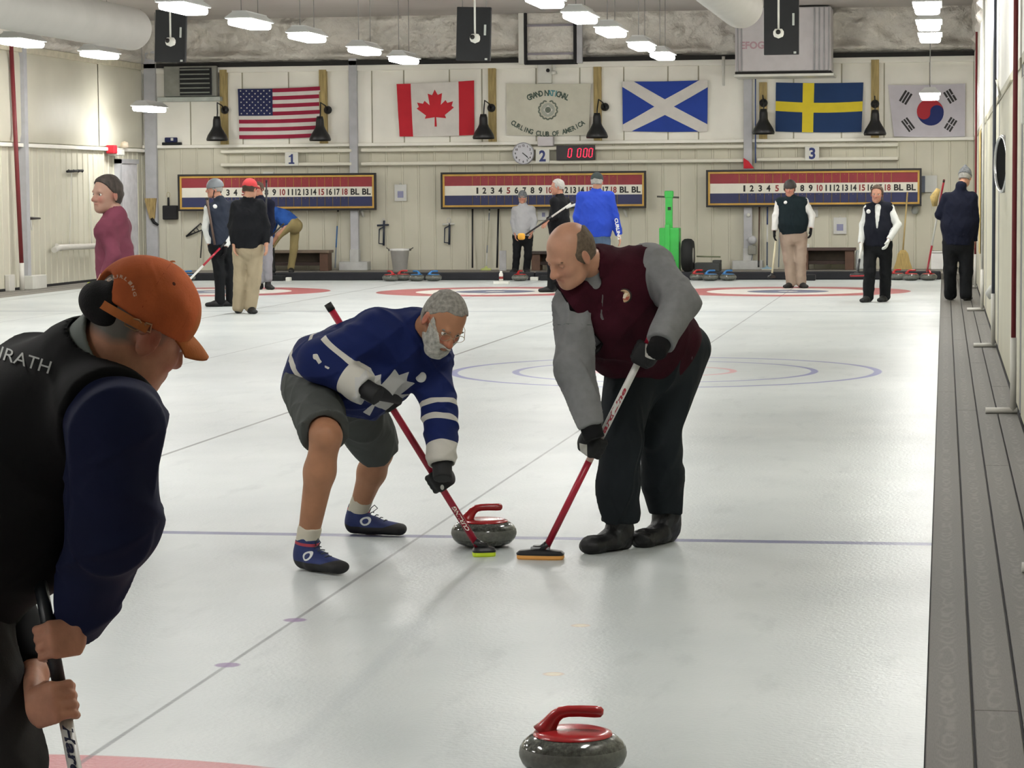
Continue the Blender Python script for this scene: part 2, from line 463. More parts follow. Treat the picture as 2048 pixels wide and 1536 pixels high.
# thin seams across the ceiling liner
# steel columns on the back wall
def column(x, name, z0=WZ, foot=True, w=.15):
    mb = MB(); mb.bevbox((x-w/2, YB-.16, z0), (x+w/2, YB-.06, ZC), STEEL, .006)
    mb.box((x-w/2+.03, YB-.06, z0), (x+w/2-.03, YB, ZC), STEEL)
    if foot:
        mb.bevbox((x-.27, YB-.3, z0), (x+.27, YB-.0, z0+.16), mat('white footing', '#b9bab8', .7), .01)
        mb.bevbox((x-w/2-.01, YB-.2, z0), (x+w/2+.01, YB-.04, z0+.38), mat('white footing', '#b9bab8', .7), .01)
    tag(mb.build(name), kind='structure')
column(at(711, 330, YB).x, 'trim_5'); column(at(1497, 330, YB).x, 'trim_6'); column(at(306, 300, YB).x, 'trim_7', w=.22, foot=False)
# timber studs between the quilted panels
for i, (x, t0) in enumerate([(452, 140), (650, 140), (987, 137), (1197, 134), (1527, 165), (1750, 120)]):
    a = at(x, 288, YB).x; zt = at(x, t0, YB).z
    mb = MB(); mb.bevbox((a-.07, YB-.13, ZR+.03), (a+.07, YB-.03, min(zt, ZT-.05)), TIMBER, .004)
    tag(mb.build('trim_%d' % (8+i)), kind='structure')
# frame columns of the side walls with their tie pipes
RED = mat('dark red pipe', '#7a2b30', .5, var=.05); WPIPE = mat('white pipe', '#d2d0c8', .5, var=.03)
for k, yy in enumerate([7.4, 14.8, 22.2, 29.6]):
    mb = MB(); mb.box((XR+.03, yy-.28, 0), (XR+.14, yy+.14, ZC), mat('grey web', '#7f7f78', .6))
    mb.bevbox((XR+.01, yy-.04, 0), (XR+.14, yy+.02, ZC), STEEL, .005)
    tag(mb.build('trim_%d' % (14+k)), kind='structure')
    e = empty('tie_pipe', (2.785, yy-.05, 0), ['red tie pipe with white foot, the one closest to the right edge of the picture',
        'dark grey upright pipe with a white foot on the right walkway', 'white upright pipe with a white foot, right of the walking man',
        'dark red upright pipe at the far end of the right walkway'][k], 'pipe', 'tie pipes along the right wall')
    q = MB(); q.tube([(2.785, yy-.05, .5), (2.785, yy-.05, ZT)], .017, [RED, mat('slate pipe', '#565a66', .5), WPIPE, RED][k]); q.build('upper_pipe', e)
    q = MB(); q.tube([(2.785, yy-.05, .02), (2.785, yy-.05, .52)], .022, WPIPE); q.build('sleeve', e)
    q = MB(); q.tube([(2.60, yy-.05, .021), (2.815, yy-.05, .021)], .021, WPIPE); q.build('foot_pipe', e)
# near foot at the right edge
q = MB(); g = grd(2046, 1145); q.tube([(g.x-.005, g.y, .021), (g.x+.25, g.y, .021)], .021, WPIPE)
tag(q.build('foot_pipe'), 'white pipe end lying on the walkway boards at the right edge', 'pipe')
mb = MB(); mb.box((XL+.0, 29.35, 0), (XL+.12, 29.5, ZC), STEEL); tag(mb.build('trim_18'), kind='structure')
e = empty('tie_pipe', (XL+.22, 29.0, 0), 'dark red pipe with white lower sleeve standing at the left wall', 'pipe')
a = atx(33, 100, XL+.15)
q = MB(); q.tube([(XL+.16, 28.95, .42), (XL+.12, 28.8, ZT)], .035, RED); q.build('upper_pipe', e)
q = MB(); q.tube([(XL+.16, 28.95, .0), (XL+.16, 28.95, .44)], .04, WPIPE); q.build('sleeve', e)
q = MB(); q.bevbox((XL+.02, 28.55, 0), (XL+.10, 28.8, .26), WPIPE, .01)
tag(q.build('footing'), 'white block at the foot of the red pipe, on its left', 'block')
q = MB(); g = grd(70, 578); q.bevbox((XL+.03, g.y-.2, 0), (XL+.22, g.y+.45, .22), WHITE, .01)
tag(q.build('utility_box'), 'small white box on the floor right of the red pipe', 'box')

# ---------------------------------------------------------------- lamps
HOOD = mat('white lamp hood', '#c9cbc9', .5, var=0); TUBE = mat('lit diffuser', '#fffdf9', .4, var=0, emit=48.0)
CABLE = mat('grey cable', '#8a8a88', .6, var=0)
ROWX = [2.10, -2.17, -6.42, -10.6]
def make_lamp(z):
    e = empty('strip_lamp', (0, 0, z))
    q = MB()
    L = .56
    vs = []
    for (hx, hy, zz) in [(.17, L, 0), (.175, L+.005, .012), (.09, L-.05, .085), (.09, L-.05, .10)]:
        vs += [(-hx, -hy, z+zz), (hx, -hy, z+zz), (hx, hy, z+zz), (-hx, hy, z+zz)]
    fs = [(i*4+k, i*4+(k+1) % 4, i*4+4+(k+1) % 4, i*4+4+k) for i in range(3) for k in range(4)]+[(12, 13, 14, 15)]
    q.add(vs, fs, HOOD); q.build('lamp_hood', e)
    q = MB(); q.bevbox((-.15, -L+.03, z-.085), (.15, L-.03, z+.004), TUBE, .035); q.build('diffuser', e)
    for s_ in (-.4, .4):
        q = MB(); q.tube([(0, s_, z+.1), (0, s_, ZC)], .006, CABLE, 6); q.build('cable', e)
    ld = bpy.data.lights.new('strip_light', 'AREA'); ld.shape = 'RECTANGLE'; ld.size = .3; ld.size_y = 1.05
    ld.energy = LAMP_W; ld.color = (1.0, .99, .975)
    lo = bpy.data.objects.new('strip_light', ld); COL.objects.link(lo); lo.location = (0, 0, z-.09); attach(lo, e)
    return e
lamp0 = make_lamp(3.72); used = []
def add_lamp(x, y, z, i):
    if z < 3.5:
        o = make_lamp(z); o.location = (x, y, z); return o
    if not used: lamp0.location = (x, y, z); used.append(1); return lamp0
    return copy_tree(lamp0, (x, y, z))
ys = [18.6, 21.5, 24.5, 28.1, 31.0]
rn = ['right row of lamps', 'row of lamps over the middle sheets', 'row of lamps left of the middle', 'lamp row nearest the left wall']
for r, x in enumerate(ROWX):
    for j, y in enumerate(ys + [15.5, 12.4, 9.3, 6.2, 3.1, 0, -3.1, -6.2] + ([-9.3] if r in (1, 2) else [])):  # unseen lamps thinned for even ice; the last pair added to light the foreground
        if r == 3 and y in (21.5, 31.0): continue
        if y in (12.4, 6.2, 0, -6.2): continue
        if r == 0 and y in (31.0, 28.1): continue
        yy = {(3, 24.5): 24.6, (3, 28.1): 28.0, (0, 18.6): 20.9, (0, 21.5): 24.2, (0, 24.5): 27.1}.get((r, y), y)
        o = add_lamp(x, yy, 3.72, 0)
        if j < 5:
            w = sorted(ys).index(y); tot = 5
            order = {0: {18.6: 'highest', 21.5: 'second from the top', 24.5: 'lowest'}, 3: {18.6: 'out at the far left', 24.5: 'leftmost in view', 28.1: 'second from the left edge'}}.get(r, {18.6: 'cut by the top edge', 21.5: 'second nearest', 24.5: 'third nearest', 28.1: 'second farthest', 31.0: 'farthest and lowest'})[y]
            tag(o, 'lit strip lamp, %s in the %s' % (order, rn[r].replace('row of lamps', 'row')), 'ceiling lamp', 'strip lamps over the ice')
        else: tag(o, 'lit strip lamp of the %s, outside the picture' % rn[r].replace('row of lamps', 'row'), 'ceiling lamp', 'strip lamps over the ice')
o = add_lamp(-11.45, 33.2, 3.05, 0); tag(o, 'lit strip lamp hung low beside the grey corner column', 'ceiling lamp')
o = add_lamp(2.07, 32.8, 3.08, 0); tag(o, 'lit strip lamp hung low in front of the flag with red and blue disc', 'ceiling lamp')
# ---------------------------------------------------------------- things on and along the far wall
def quad(mb, c, m, map_): mb.add([map_(*p) for p in c], [tuple(range(len(c)))], m)
NAVY = mat('navy board', '#262c56', .55, var=.05); MAROON = mat('maroon board', '#8e2630', .5, var=.06)
BWHITE = mat('board white', '#e3e0d3', .55, var=.02); GOLD = mat('gold trim', '#c39a45', .5, var=.06)
BFRAME = mat('black frame', '#141013', .5, var=.1); INK = mat('black lettering', '#1c1a1a', .6, var=0); REDINK = mat('red lettering', '#8a2f2c', .6, var=0)
GREENINK = mat('green lettering', '#2c6a4a', .6, var=0)
def scoreboard(c, label, tilt):
    a = at(c[0], c[1], YB-.26); b = at(c[2], c[3], YB-.26)
    x0, x1, z1, z0 = a.x, b.x, a.z, b.z
    e = empty('scoreboard', ((x0+x1)/2, YB-.05, z0), label, 'scoreboard', None)
    W = x1-x0; H = z1-z0; Y = YB-.215
    q = MB(); f = .035
    for lo, hi in [((x0, z0), (x1, z0+f)), ((x0, z1-f), (x1, z1)), ((x0, z0+f), (x0+f, z1-f)), ((x1-f, z0+f), (x1, z1-f))]:
        q.bevbox((lo[0], Y-.05, lo[1]), (hi[0], Y+.02, hi[1]), BFRAME, .004)
    q.build('frame', e)
    for fx in (.2, .8):
        q = MB(); q.bevbox((x0+W*fx, Y, z0+.1), (x0+W*fx+.08, YB-.0, z1-.1), BFRAME, .004); q.build('wall_bracket', e)
    q = MB(); g = .035
    X0, X1, Z0, Z1 = x0+f, x1-f, z0+f, z1-f
    for lo, hi in [((X0, Z0), (X1, Z0+g)), ((X0, Z1-g), (X1, Z1)), ((X0, Z0+g), (X0+g, Z1-g)), ((X1-g, Z0+g), (X1, Z1-g))]:
        q.bevbox((lo[0], Y-.04, lo[1]), (hi[0], Y+.015, hi[1]), GOLD, .003)
    q.build('gold_trim', e)
    X0 += g; X1 -= g; Z0 += g; Z1 -= g; h = (Z1-Z0)/3
    for nm, k, m in [('name_row', 2, MAROON), ('number_row', 1, BWHITE), ('lower_row', 0, NAVY)]:
        q = MB(); q.box((X0, Y-.018, Z0+k*h), (X1, Y+.01, Z0+(k+1)*h), m)
        s0 = X0+(X1-X0)*.142; s1 = X0+(X1-X0)*.875
        if k != 1:
            for i in range(19):
                x = s0+(s1-s0)*i/18; q.tube([(x, Y-.022, Z0+k*h+.004), (x, Y-.022, Z0+(k+1)*h-.004)], .0045 if k else .006, GOLD if k else mat('dull gold', '#7d6a3e', .5), 6)
            for i in range(18):
                x = s0+(s1-s0)*(i+.5)/18; q.tube([(x, Y-.024, Z0+k*h+h*.86), (x, Y-.03, Z0+k*h+h*.84)], .005, GOLD, 5)
        else:
            for i in range(20):
                t = str(i+1) if i < 18 else 'BL'
                x = s0+(s1-s0)*(i+.5)/18 if i < 18 else s1+(X1-s1)*(.27 if i == 18 else .75)
                mm = REDINK if (i+1) in (5, 10, 15, 18) and i < 18 else (GREENINK if i == 18 and False else INK)
                M = WALLM((x, Y-.021, Z0+h+h*.2)); put_text(q, t, M, h*.6, mm, True, width=(.07 if len(t) == 1 else .125) if i < 18 else .17)
        q.build(nm, e)
    # brackets
    return e, (x0, x1, z0, z1)
S1 = scoreboard((355, 349, 752, 420), 'long red, white and blue scoreboard at the left, behind the man in the red cap', 0)
S2 = scoreboard((881, 345, 1292, 416), 'long red, white and blue scoreboard below the round clock and the red timer', 0)
S3 = scoreboard((1412, 340, 1843, 412), 'long red, white and blue scoreboard at the right, behind the helmeted man', 0)

# number signs
for n, (x, y), lb in [('1', (583, 318), 'white square sign with blue number 1'), ('2', (1085, 312), 'white square sign with blue number 2 beside the round clock'), ('3', (1624, 307), 'white square sign with blue number 3')]:
    c = at(x, y, YB-.19); s = .125
    e = empty('number_sign', (c.x, c.y, c.z-s), lb, 'sign', 'sheet number signs')
    q = MB(); q.bevbox((c.x-s, c.y, c.z-s), (c.x+s, c.y+.02, c.z+s), WHITE, .004); q.build('sign_panel', e)
    q = MB(); NB = mat('blue numeral', '#20306e', .5, var=0)
    if n == '1':
        P1 = [(-.055, -.09), (.055, -.09), (.055, -.065), (.028, -.06), (.028, .09), (.0, .09), (-.02, .065), (-.05, .055), (-.05, .035), (-.012, .04), (-.012, -.06), (-.055, -.065)]
        q.add([WALLM((c.x, c.y-.005, c.z)) @ Vector((x, y, 0)) for x, y in P1], [(0, 1, 2, 3, 10, 11), (3, 4, 9, 10), (4, 5, 6, 9), (6, 7, 8, 9)], NB)
    else: put_text(q, n, WALLM((c.x, c.y-.004, c.z-s*.72)), s*1.5, NB, True, width=.12)
    q.build('numeral', e)
# long white rails (tube lights off) above the boards
RAIL = mat('white rail', '#dedbcc', .45, var=.02)
for i, (x0, x1, y0, y1, lb) in enumerate([(441, 704, 302, 302, 'upper rail left of the first column, under the striped flag'), (441, 704, 329, 328, 'lower rail left of the first column, over scoreboard 1'),
        (722, 1487, 300, 293, 'long upper rail between the two columns'), (722, 1487, 326, 322, 'long lower rail between the two columns, under the clock'),
        (1513, 1797, 292, 289, 'upper rail right of the second column'), (1513, 1797, 320, 315, 'lower rail right of the second column, through the sign 3')]):
    a = at(x0, y0, YB-.14); b = at(x1, y1, YB-.14); z = (a.z+b.z)/2
    q = MB(); q.bevbox((a.x, YB-.17, z-.035), (b.x, YB, z+.03), RAIL, .02)
    tag(q.build('wall_rail'), 'white '+lb, 'rail')
# wall clock
c = at(1047, 307, YB-.2); e = empty('wall_clock', (c.x, c.y, c.z), 'round white wall clock left of the sign 2', 'clock')
Mx = frame(c, (1, 0, 0), (0, -1, 0))
q = MB(); q.lathe([(0, 0), (.19, 0), (.2, .01), (.2, .03), (.185, .04), (.18, .028)], mat('clock rim', '#9fa0a6', .4), M=Mx); q.build('rim', e)
q = MB(); q.lathe([(0, .029), (.182, .029)], mat('clock face', '#c9c9cf', .5, var=0), M=Mx)
for k in range(12):
    t = k*math.pi/6; r = .145; s = str(k if k else 12)
    put_text(q, s, Mx @ Matrix.Translation((r*math.sin(t), r*math.cos(t)-.018, .031)), .036, INK)
q.build('clock_face', e)
for a_, L, w in [(-math.radians(128), .10, .007), (-math.radians(133), .15, .005)]:
    q = MB(); R = Mx @ Matrix.Rotation(a_, 4, 'Z'); q.box((-w, -.02, .033), (w, L, .036), INK, R); q.build('clock_hand', e)
# LED timer
a = at(1113, 291, YB-.2); b = at(1190, 320, YB-.2)
e = empty('led_timer', ((a.x+b.x)/2, a.y, b.z), 'black timer box with glowing red digits right of the sign 2', 'timer')
q = MB(); q.bevbox((a.x, a.y-.03, b.z), (b.x, a.y+.05, a.z), mat('timer case', '#1a1014', .4), .006); q.build('case', e)
LED = mat('red led', '#ff2046', .4, var=0, emit=2.2)
seg = {'0': 'abcdef', '8': 'abcdefg'}
def digit(q, x, z, h, w, M=None):
    t = .014; sh = .12
    for s in 'abcdef':
        if s in 'ad':
            zz = z+(h if s == 'a' else 0); o = sh*(zz-z); q.box((x+o+t, a.y-.036, zz-t/2), (x+w-t+o, a.y-.03, zz+t/2), LED)
        else:
            lo = z if s in 'ce' else z+h/2; xx = x+(w if s in 'bc' else 0)
            q.add([(xx+sh*(lo-z)-t/2, a.y-.036, lo+.004), (xx+sh*(lo-z)+t/2, a.y-.036, lo+.004), (xx+sh*(lo+h/2-z)+t/2, a.y-.036, lo+h/2-.004), (xx+sh*(lo+h/2-z)-t/2, a.y-.036, lo+h/2-.004)], [(0, 1, 2, 3)], LED)
hz = a.z-b.z; W = b.x-a.x
for fx in (.30, .54, .70, .84):
    q = MB(); digit(q, a.x+W*fx, b.z+hz*.2, hz*.58, W*.085); q.build('digit', e)

# ---------------------------------------------------------------- flags
class Cloth:
    def __init__(s, name, label, corners, off=.10, wave=.012, seed=0, cat='flag'):
        s.name, s.label, s.cat = name, label, cat
        s.P = [at(x, y, YB-off) for x, y in corners]   # tl tr br bl
        s.mb = MB(); s.wave = wave; s.seed = seed
        s.w = ((s.P[1]-s.P[0]).length+(s.P[2]-s.P[3]).length)/2; s.h = ((s.P[3]-s.P[0]).length+(s.P[2]-s.P[1]).length)/2
    def map(s, u, v, lift=0):      # u 0..1 right, v 0..1 up
        tl, tr, br, bl = s.P
        p = (bl*(1-u)+br*u)*(1-v)+(tl*(1-u)+tr*u)*v
        n = .5*math.sin(u*9+s.seed)+.5*math.sin(u*5+v*6+s.seed*2)+.4*math.sin((u+v)*13+s.seed)
        return p+Vector((0, -lift-.02-s.wave*(1+n), .012*math.sin(u*math.pi)*-1))
    def poly(s, pts, m, lift=0, n=0):
        bm = bmesh.new(); vs = [bm.verts.new((u, v, 0)) for u, v in pts]
        bm.faces.new(vs); bmesh.ops.triangulate(bm, faces=bm.faces[:])
        for _ in range(3):
            es = [e for e in bm.edges if e.calc_length() > .09]
            if es: bmesh.ops.subdivide_edges(bm, edges=es, cuts=1); bmesh.ops.triangulate(bm, faces=[f for f in bm.faces if len(f.verts) > 3])
        bm.verts.index_update()
        s.mb.add([s.map(v.co.x, v.co.y, lift) for v in bm.verts], [tuple(v.index for v in f.verts) for f in bm.faces], m, True); bm.free()
    def rect(s, u0, v0, u1, v1, m, lift=0): s.poly([(u0, v0), (u1, v0), (u1, v1), (u0, v1)], m, lift)
    def circle(s, cu, cv, r, m, lift=0, a0=0, a1=360, n=28):
        s.poly([(cu+r*math.cos(math.radians(a0+(a1-a0)*k/n))/s.w, cv+r*math.sin(math.radians(a0+(a1-a0)*k/n))/s.h) for k in range(n if a1-a0 == 360 else n+1)], m, lift)
    def base(s, m):
        n = 24; vs = []
        for j in range(n+1):
            for i in range(n+1): vs.append(s.map(i/n, j/n))
        s.mb.add(vs, [(j*(n+1)+i, j*(n+1)+i+1, (j+1)*(n+1)+i+1, (j+1)*(n+1)+i) for j in range(n) for i in range(n)], m, True)
        vs = [(v[0], v[1]+.006, v[2]) for v in vs]
        s.mb.add(vs, [(j*(n+1)+i, (j+1)*(n+1)+i, (j+1)*(n+1)+i+1, j*(n+1)+i+1) for j in range(n) for i in range(n)], m, True)
    def done(s): return tag(s.mb.build(s.name), s.label, s.cat, 'flags on the far wall' if s.cat == 'flag' else None)
FW = mat('flag white', '#d9d5cf', .8, var=.03); FRED = mat('flag red', '#c0202f', .8, var=.03); FDR = mat('flag dark red', '#96163a', .8, var=.03)
FBLUE = mat('flag navy', '#1d2450', .8, var=.03); FSC = mat('flag royal blue', '#20409c', .8, var=.03)
FSW = mat('flag deep blue', '#123463', .8, var=.03); FY = mat('flag yellow', '#d8c32c', .8, var=.03)
F = Cloth('flag', 'red and white striped flag with a starred blue corner', [(477, 178), (641, 173), (641, 274), (480, 278)], seed=1)
F.base(FW)
for i in range(13):
    if i % 2 == 0: F.rect(.0, 1-(i+1)/13, 1, 1-i/13, FDR, .004)
F.rect(0, 1-7/13, .42, 1, FBLUE, .008)
for r in range(9):
    for c in range(6 if r % 2 == 0 else 5):
        cu = .42*(c+.5+(.5 if r % 2 else 0))/6; cv = 1-(r+.75)/10.4*7/13*1.09
        pts = [(cu+(.018 if k % 2 == 0 else .008)*math.cos(math.pi/2+k*math.pi/5)/F.w, cv+(.018 if k % 2 == 0 else .008)*math.sin(math.pi/2+k*math.pi/5)/F.h) for k in range(10)]
        F.mb.add([F.map(u, v, .012) for u, v in pts], [tuple(range(10))], FW)
F.done()
F = Cloth('flag', 'red and white flag with a big red maple leaf', [(794, 168), (949, 161), (949, 270), (800, 273)], seed=2); F.base(FW)
F.rect(0, 0, .18, 1, FRED, .004); F.rect(.80, 0, 1, 1, FRED, .004)
half = [(0, 1.0), (.075, .83), (.19, .88), (.145, .52), (.275, .66), (.32, .57), (.47, .61), (.43, .47), (.49, .42), (.25, .20), (.285, .10), (.02, .14), (.03, -.15)]
leaf = half+[(-x, y) for x, y in reversed(half)][:-1]
F.poly([(.49+x*.50, .19+.70*(y*.86+.12)) for x, y in leaf], mat('leaf red', '#c32230', .8, var=.03), .005)
F.done()
F = Cloth('flag', 'white club flag with green lettering around a wreath', [(1013, 167), (1182, 167), (1178, 270), (1014, 270)], wave=.006, seed=3)
F.base(mat('flag cream', '#cbc9b9', .8, var=.03))
GINK = mat('dark green lettering', '#4b5a50', .8, var=0); TEAL = mat('teal lettering', '#4f8f96', .8, var=0)
def arc_text(s, cu, cv, R, a0, a1, h, inward, mats_):
    n = len(s)
    for i, ch in enumerate(s):
        if ch == ' ': continue
        t = math.radians(a0+(a1-a0)*(i+.5)/n)
        vs, fs, w = text2d(ch, True)
        pts = []
        for vx, vy in vs:
            x = (vx-w/2)*h*.82; y = vy*h
            if not inward: px = math.cos(t)*(R+y)+math.sin(t)*x; pz = math.sin(t)*(R+y)-math.cos(t)*x
            else: px = math.cos(t)*(R-y)-math.sin(t)*x; pz = math.sin(t)*(R-y)+math.cos(t)*x
            pts.append(F.map(cu+px/F.w, cv+pz/F.h, .006))
        F.mb.add(pts, fs, mats_(i))
arc_text('GRAND NATIONAL', .5, .0, .72, 119, 61, .10, False, lambda i: TEAL if i in (7, 8, 9) else GINK)
arc_text('CURLING CLUB OF AMERICA', .5, 1.28, 1.20, 235, 305, .085, True, lambda i: GINK)
WR = mat('wreath grey green', '#6c7468', .8, var=.1)
for k in range(26):
    t = math.radians(-75+k*(-330/26)+90+75+40); r = .165
    t = math.radians(108+k*324/25)
    cx, cz = .5+r*math.cos(t)/F.w, .5+r*math.sin(t)/F.h
    pts = []
    for j in range(6):
        a_ = j*math.pi/3; lx = .034*math.cos(a_); lz = .016*math.sin(a_); ta = t+math.pi/2+(.6 if k % 2 else -.6)
        pts.append(F.map(cx+(lx*math.cos(ta)-lz*math.sin(ta))/F.w, cz+(lx*math.sin(ta)+lz*math.cos(ta))/F.h, .008))
    F.mb.add(pts, [tuple(range(6))], WR)
F.circle(.5, .5, .125, mat('wreath pale', '#a9aca0', .8, var=0), .005); F.poly([(.5+.085*math.cos(k*math.pi/2)/F.w*1.0, .5+.085*math.sin(k*math.pi/2)/F.h) for k in range(4)], FW, .0075)
F.circle(.5, .5, .055, WR, .01); F.done()
F = Cloth('flag', 'blue flag with a white diagonal cross', [(1245, 163), (1416, 160), (1415, 263), (1246, 262)], seed=4, wave=.008); F.base(FW)
a_ = .105; b_ = .165
F.poly([(a_+.03, 1), (1-a_, 1), (.5, .5+b_-.02)], FSC, .004); F.poly([(a_, 0), (.5, .5-b_), (1-a_, 0)], FSC, .004)
F.poly([(0, .13), (.5-a_-.02, .5), (0, .89)], FSC, .004); F.poly([(1, .14), (1, .86), (.5+a_, .5)], FSC, .004); F.done()
F = Cloth('flag', 'dark blue flag with a yellow upright cross', [(1552, 165), (1727, 165), (1723, 264), (1551, 263)], seed=5, wave=.01); F.base(FSW)
F.rect(.31, 0, .44, 1, FY, .005)
n = 20; top = [(i/n, .62-.02*math.sin(i/n*3.1)-.0) for i in range(n+1)]
F.poly([(u, v) for u, v in top]+[(u, v-.20) for u, v in reversed(top)], FY, .0045); F.done()
F = Cloth('flag', 'white flag with a red and blue disc and four black bar groups', [(1776, 170), (1931, 167), (1930, 273), (1788, 273)], seed=6, wave=.006); F.base(mat('flag cool white', '#c2bec6', .8, var=.03))
cu, cv, R = .53, .475, .235
RB = mat('disc blue', '#1b2a66', .8, var=0); RR = mat('disc red', '#a82a34', .8, var=0)
F.circle(cu, cv, R, RB, .004)
tiltd = math.radians(-28)
pts = [(R*math.cos(math.radians(k*6)), R*math.sin(math.radians(k*6))) for k in range(0, 31)]
pts += [(-R/2+R/2*math.cos(math.radians(180+k*12)), R/2*math.sin(math.radians(180+k*12))) for k in range(1, 16)]
pts += [(R/2+R/2*math.cos(math.radians(180-k*12)), R/2*math.sin(math.radians(180-k*12))) for k in range(1, 15)]
ca, sa = math.cos(.06), math.sin(.06)
P2 = [(cu+(x*ca-y*sa)/F.w, cv+(x*sa+y*ca)/F.h) for x, y in pts]
from mathutils.geometry import tessellate_polygon
F.mb.add([F.map(u, v, .010) for u, v in P2], [tuple(t) for t in tessellate_polygon([[Vector((u, v, 0)) for u, v in P2]])], RR)
for bu, bv, ang, br in [(.215, .76, 56, (0, 0, 0)), (.80, .77, -60, (1, 0, 1)), (.215, .235, -56, (0, 1, 0)), (.80, .235, 56, (1, 1, 1))]:
    ang = math.radians(ang)
    for i in range(3):
        d = (i-1)*.052
        segs = [(-.115, -.008), (.008, .115)] if br[i] else [(-.115, .115)]
        for s0, s1 in segs:
            pp = []
            for lx, ly in [(s0, d-.018), (s1, d-.018), (s1, d+.018), (s0, d+.018)]:
                pp.append((bu+(lx*math.cos(ang)-ly*math.sin(ang))/F.w, bv+(lx*math.sin(ang)+ly*math.cos(ang))/F.h))
            F.poly(pp, INK, .005)
F.done()

# ---------------------------------------------------------------- black gooseneck lamps
BLAMP = mat('black lamp metal', '#1b1c1e', .4, var=.1)
def gooseneck(px, py, side, lb):
    base = at(px+side*16, py-48, YB-.13); sh = at(px, py-8, YB-.42)
    e = empty('gooseneck_lamp', (base.x, base.y, base.z), lb, 'lamp', 'black gooseneck lamps under the flags')
    q = MB(); q.lathe([(0, 0), (.075, 0), (.075, .02), (.05, .05), (.02, .07)], BLAMP, base, M=frame((0, 0, 0), (1, 0, 0), (0, -1, 0))); q.build('wall_mount', e)
    q = MB(); q.tube([base+Vector((0, -.05, 0)), base+Vector((-.03*side, -.1, .08)), base+Vector((-.09*side, -.2, .13)), Vector((sh.x+.0, sh.y+.05, sh.z+.32)), Vector((sh.x, sh.y, sh.z+.18))], .012, BLAMP, 8); q.build('arm', e)
    q = MB(); q.lathe([(.0, .25), (.055, .25), (.072, .18), (.078, .07), (.10, .02), (.175, -.10), (.20, -.17), (.19, -.20), (.15, -.12), (.0, -.07)], BLAMP, sh, 24); q.build('lamp_shade', e)
    return e
gooseneck(434, 268, 1, 'black gooseneck lamp left of the striped starred flag'); gooseneck(640, 268, 1, 'black gooseneck lamp over the right end of the striped starred flag')
gooseneck(967, 264, 1, 'black gooseneck lamp right of the maple leaf flag'); gooseneck(1194, 262, 1, 'black gooseneck lamp right of the white club flag')
gooseneck(1527, 254, 0, 'black gooseneck lamp left of the yellow cross flag'); gooseneck(1750, 256, 0, 'black gooseneck lamp right of the yellow cross flag')

# ---------------------------------------------------------------- ducts, hanging speakers, unit heater
DUCT = mat('grey fabric duct', '#aba9a3', .6, var=.03, nscale=2)
for px, py, nm, lb in [(262, 58, 'left', 'wide pale round duct running overhead at the left'), (1482, 12, 'mid', 'wide pale round duct hanging overhead, right of the middle')]:
    c = at(px, py, 24.6); R = .30
    q = MB(); prof = [(R, 0)]
    M = frame((0, 0, 0), (1, 0, 0), (0, 1, 0))
    q.lathe([(.0, .22), (R*.5, .20), (R*.83, .12), (R*.97, .04), (R, 0), (R, -44)], DUCT, c, 48, M=M)
    tag(q.build('air_duct', loc=c), lb, 'duct')
SPK = mat('black cabinet', '#17191c', .7, var=.1)
for k, (x0, y0, x1, y1, hx, hy, tilt, lb) in enumerate([(310, 21, 373, 124, 341, 83, .04, 'tall black hanging screen at the left with a round white part in front'), (913, 15, 982, 121, 950, 76, .03, 'tall black hanging screen between the maple leaf flag and the white frame'), (1528, -12, 1598, 109, 1557, 66, 0, 'tall black hanging screen in front of the big white unit')]):
    a = at(x0, y0, 26.3); b = at(x1, y1, 26.3)
    e = empty('hanging_screen', ((a.x+b.x)/2, a.y, b.z), lb, 'screen', 'black hanging screens')
    T = Matrix.Translation(((a.x+b.x)/2, a.y, (a.z+b.z)/2)) @ Matrix.Rotation(tilt, 4, 'Y'); w = (b.x-a.x)/2; h = (a.z-b.z)/2
    q = MB(); q.bevbox((-w, -.03, -h), (w, .05, h), SPK, .008, T)
    q.bevbox((w*.62, -.045, -.05*h), (w*.75, -.028, .35*h), mat('pale handle', '#b8bdb8', .5), .004, T); q.bevbox((w*.7, -.04, -h*.97), (w*.85, -.028, -h*.9), mat('pale handle', '#b8bdb8', .5), .002, T); q.build('cabinet', e)
    for s in (-.7, .7):
        q = MB(); q.tube([T @ Vector((w*s, 0, h)), T @ Vector((w*s, 0, h))+Vector((0, 0, ZC-(T @ Vector((w*s, 0, h))).z))], .006, CABLE, 6); q.build('hanger', e)
    c = at(hx, hy, 25.2)
    e = empty('camera_pole', (c.x, c.y, c.z), ['white ceiling pole with a round camera before the left black panel', 'white ceiling pole with a round camera before the middle black panel', 'white ceiling pole with a round camera before the right black panel'][k], 'camera', 'cameras on white poles')
    q = MB(); q.tube([(c.x, c.y, c.z+.05), (c.x, c.y, ZC)], .014, WHITE, 8); q.build('pole', e)
    q = MB(); q.lathe([(0, .06), (.05, .055), (.072, .02), (.072, -.02), (.06, -.05), (.0, -.075)], WHITE, c, 20); q.build('camera_body', e)
    q = MB(); q.lathe([(0, .012), (.03, .01), (.034, 0), (.034, -.01)], INK, c+Vector((-.025 if k < 2 else 0, -.07, .01)), 16, M=frame((0, 0, 0), (1, 0, 0), (0, -1, 0))); q.build('lens', e)
a = at(1470, 16, YB-1.1); b = at(1662, 141, YB-1.1)
BOX = mat('white unit casing', '#c6c2c4', .5, var=.03)
e = empty('air_unit', ((a.x+b.x)/2, a.y, b.z), 'big white wall unit on a shelf behind the right black panel', 'air unit')
q = MB(); q.bevbox((a.x, a.y, b.z), (b.x, YB-.2, a.z), BOX, .02)
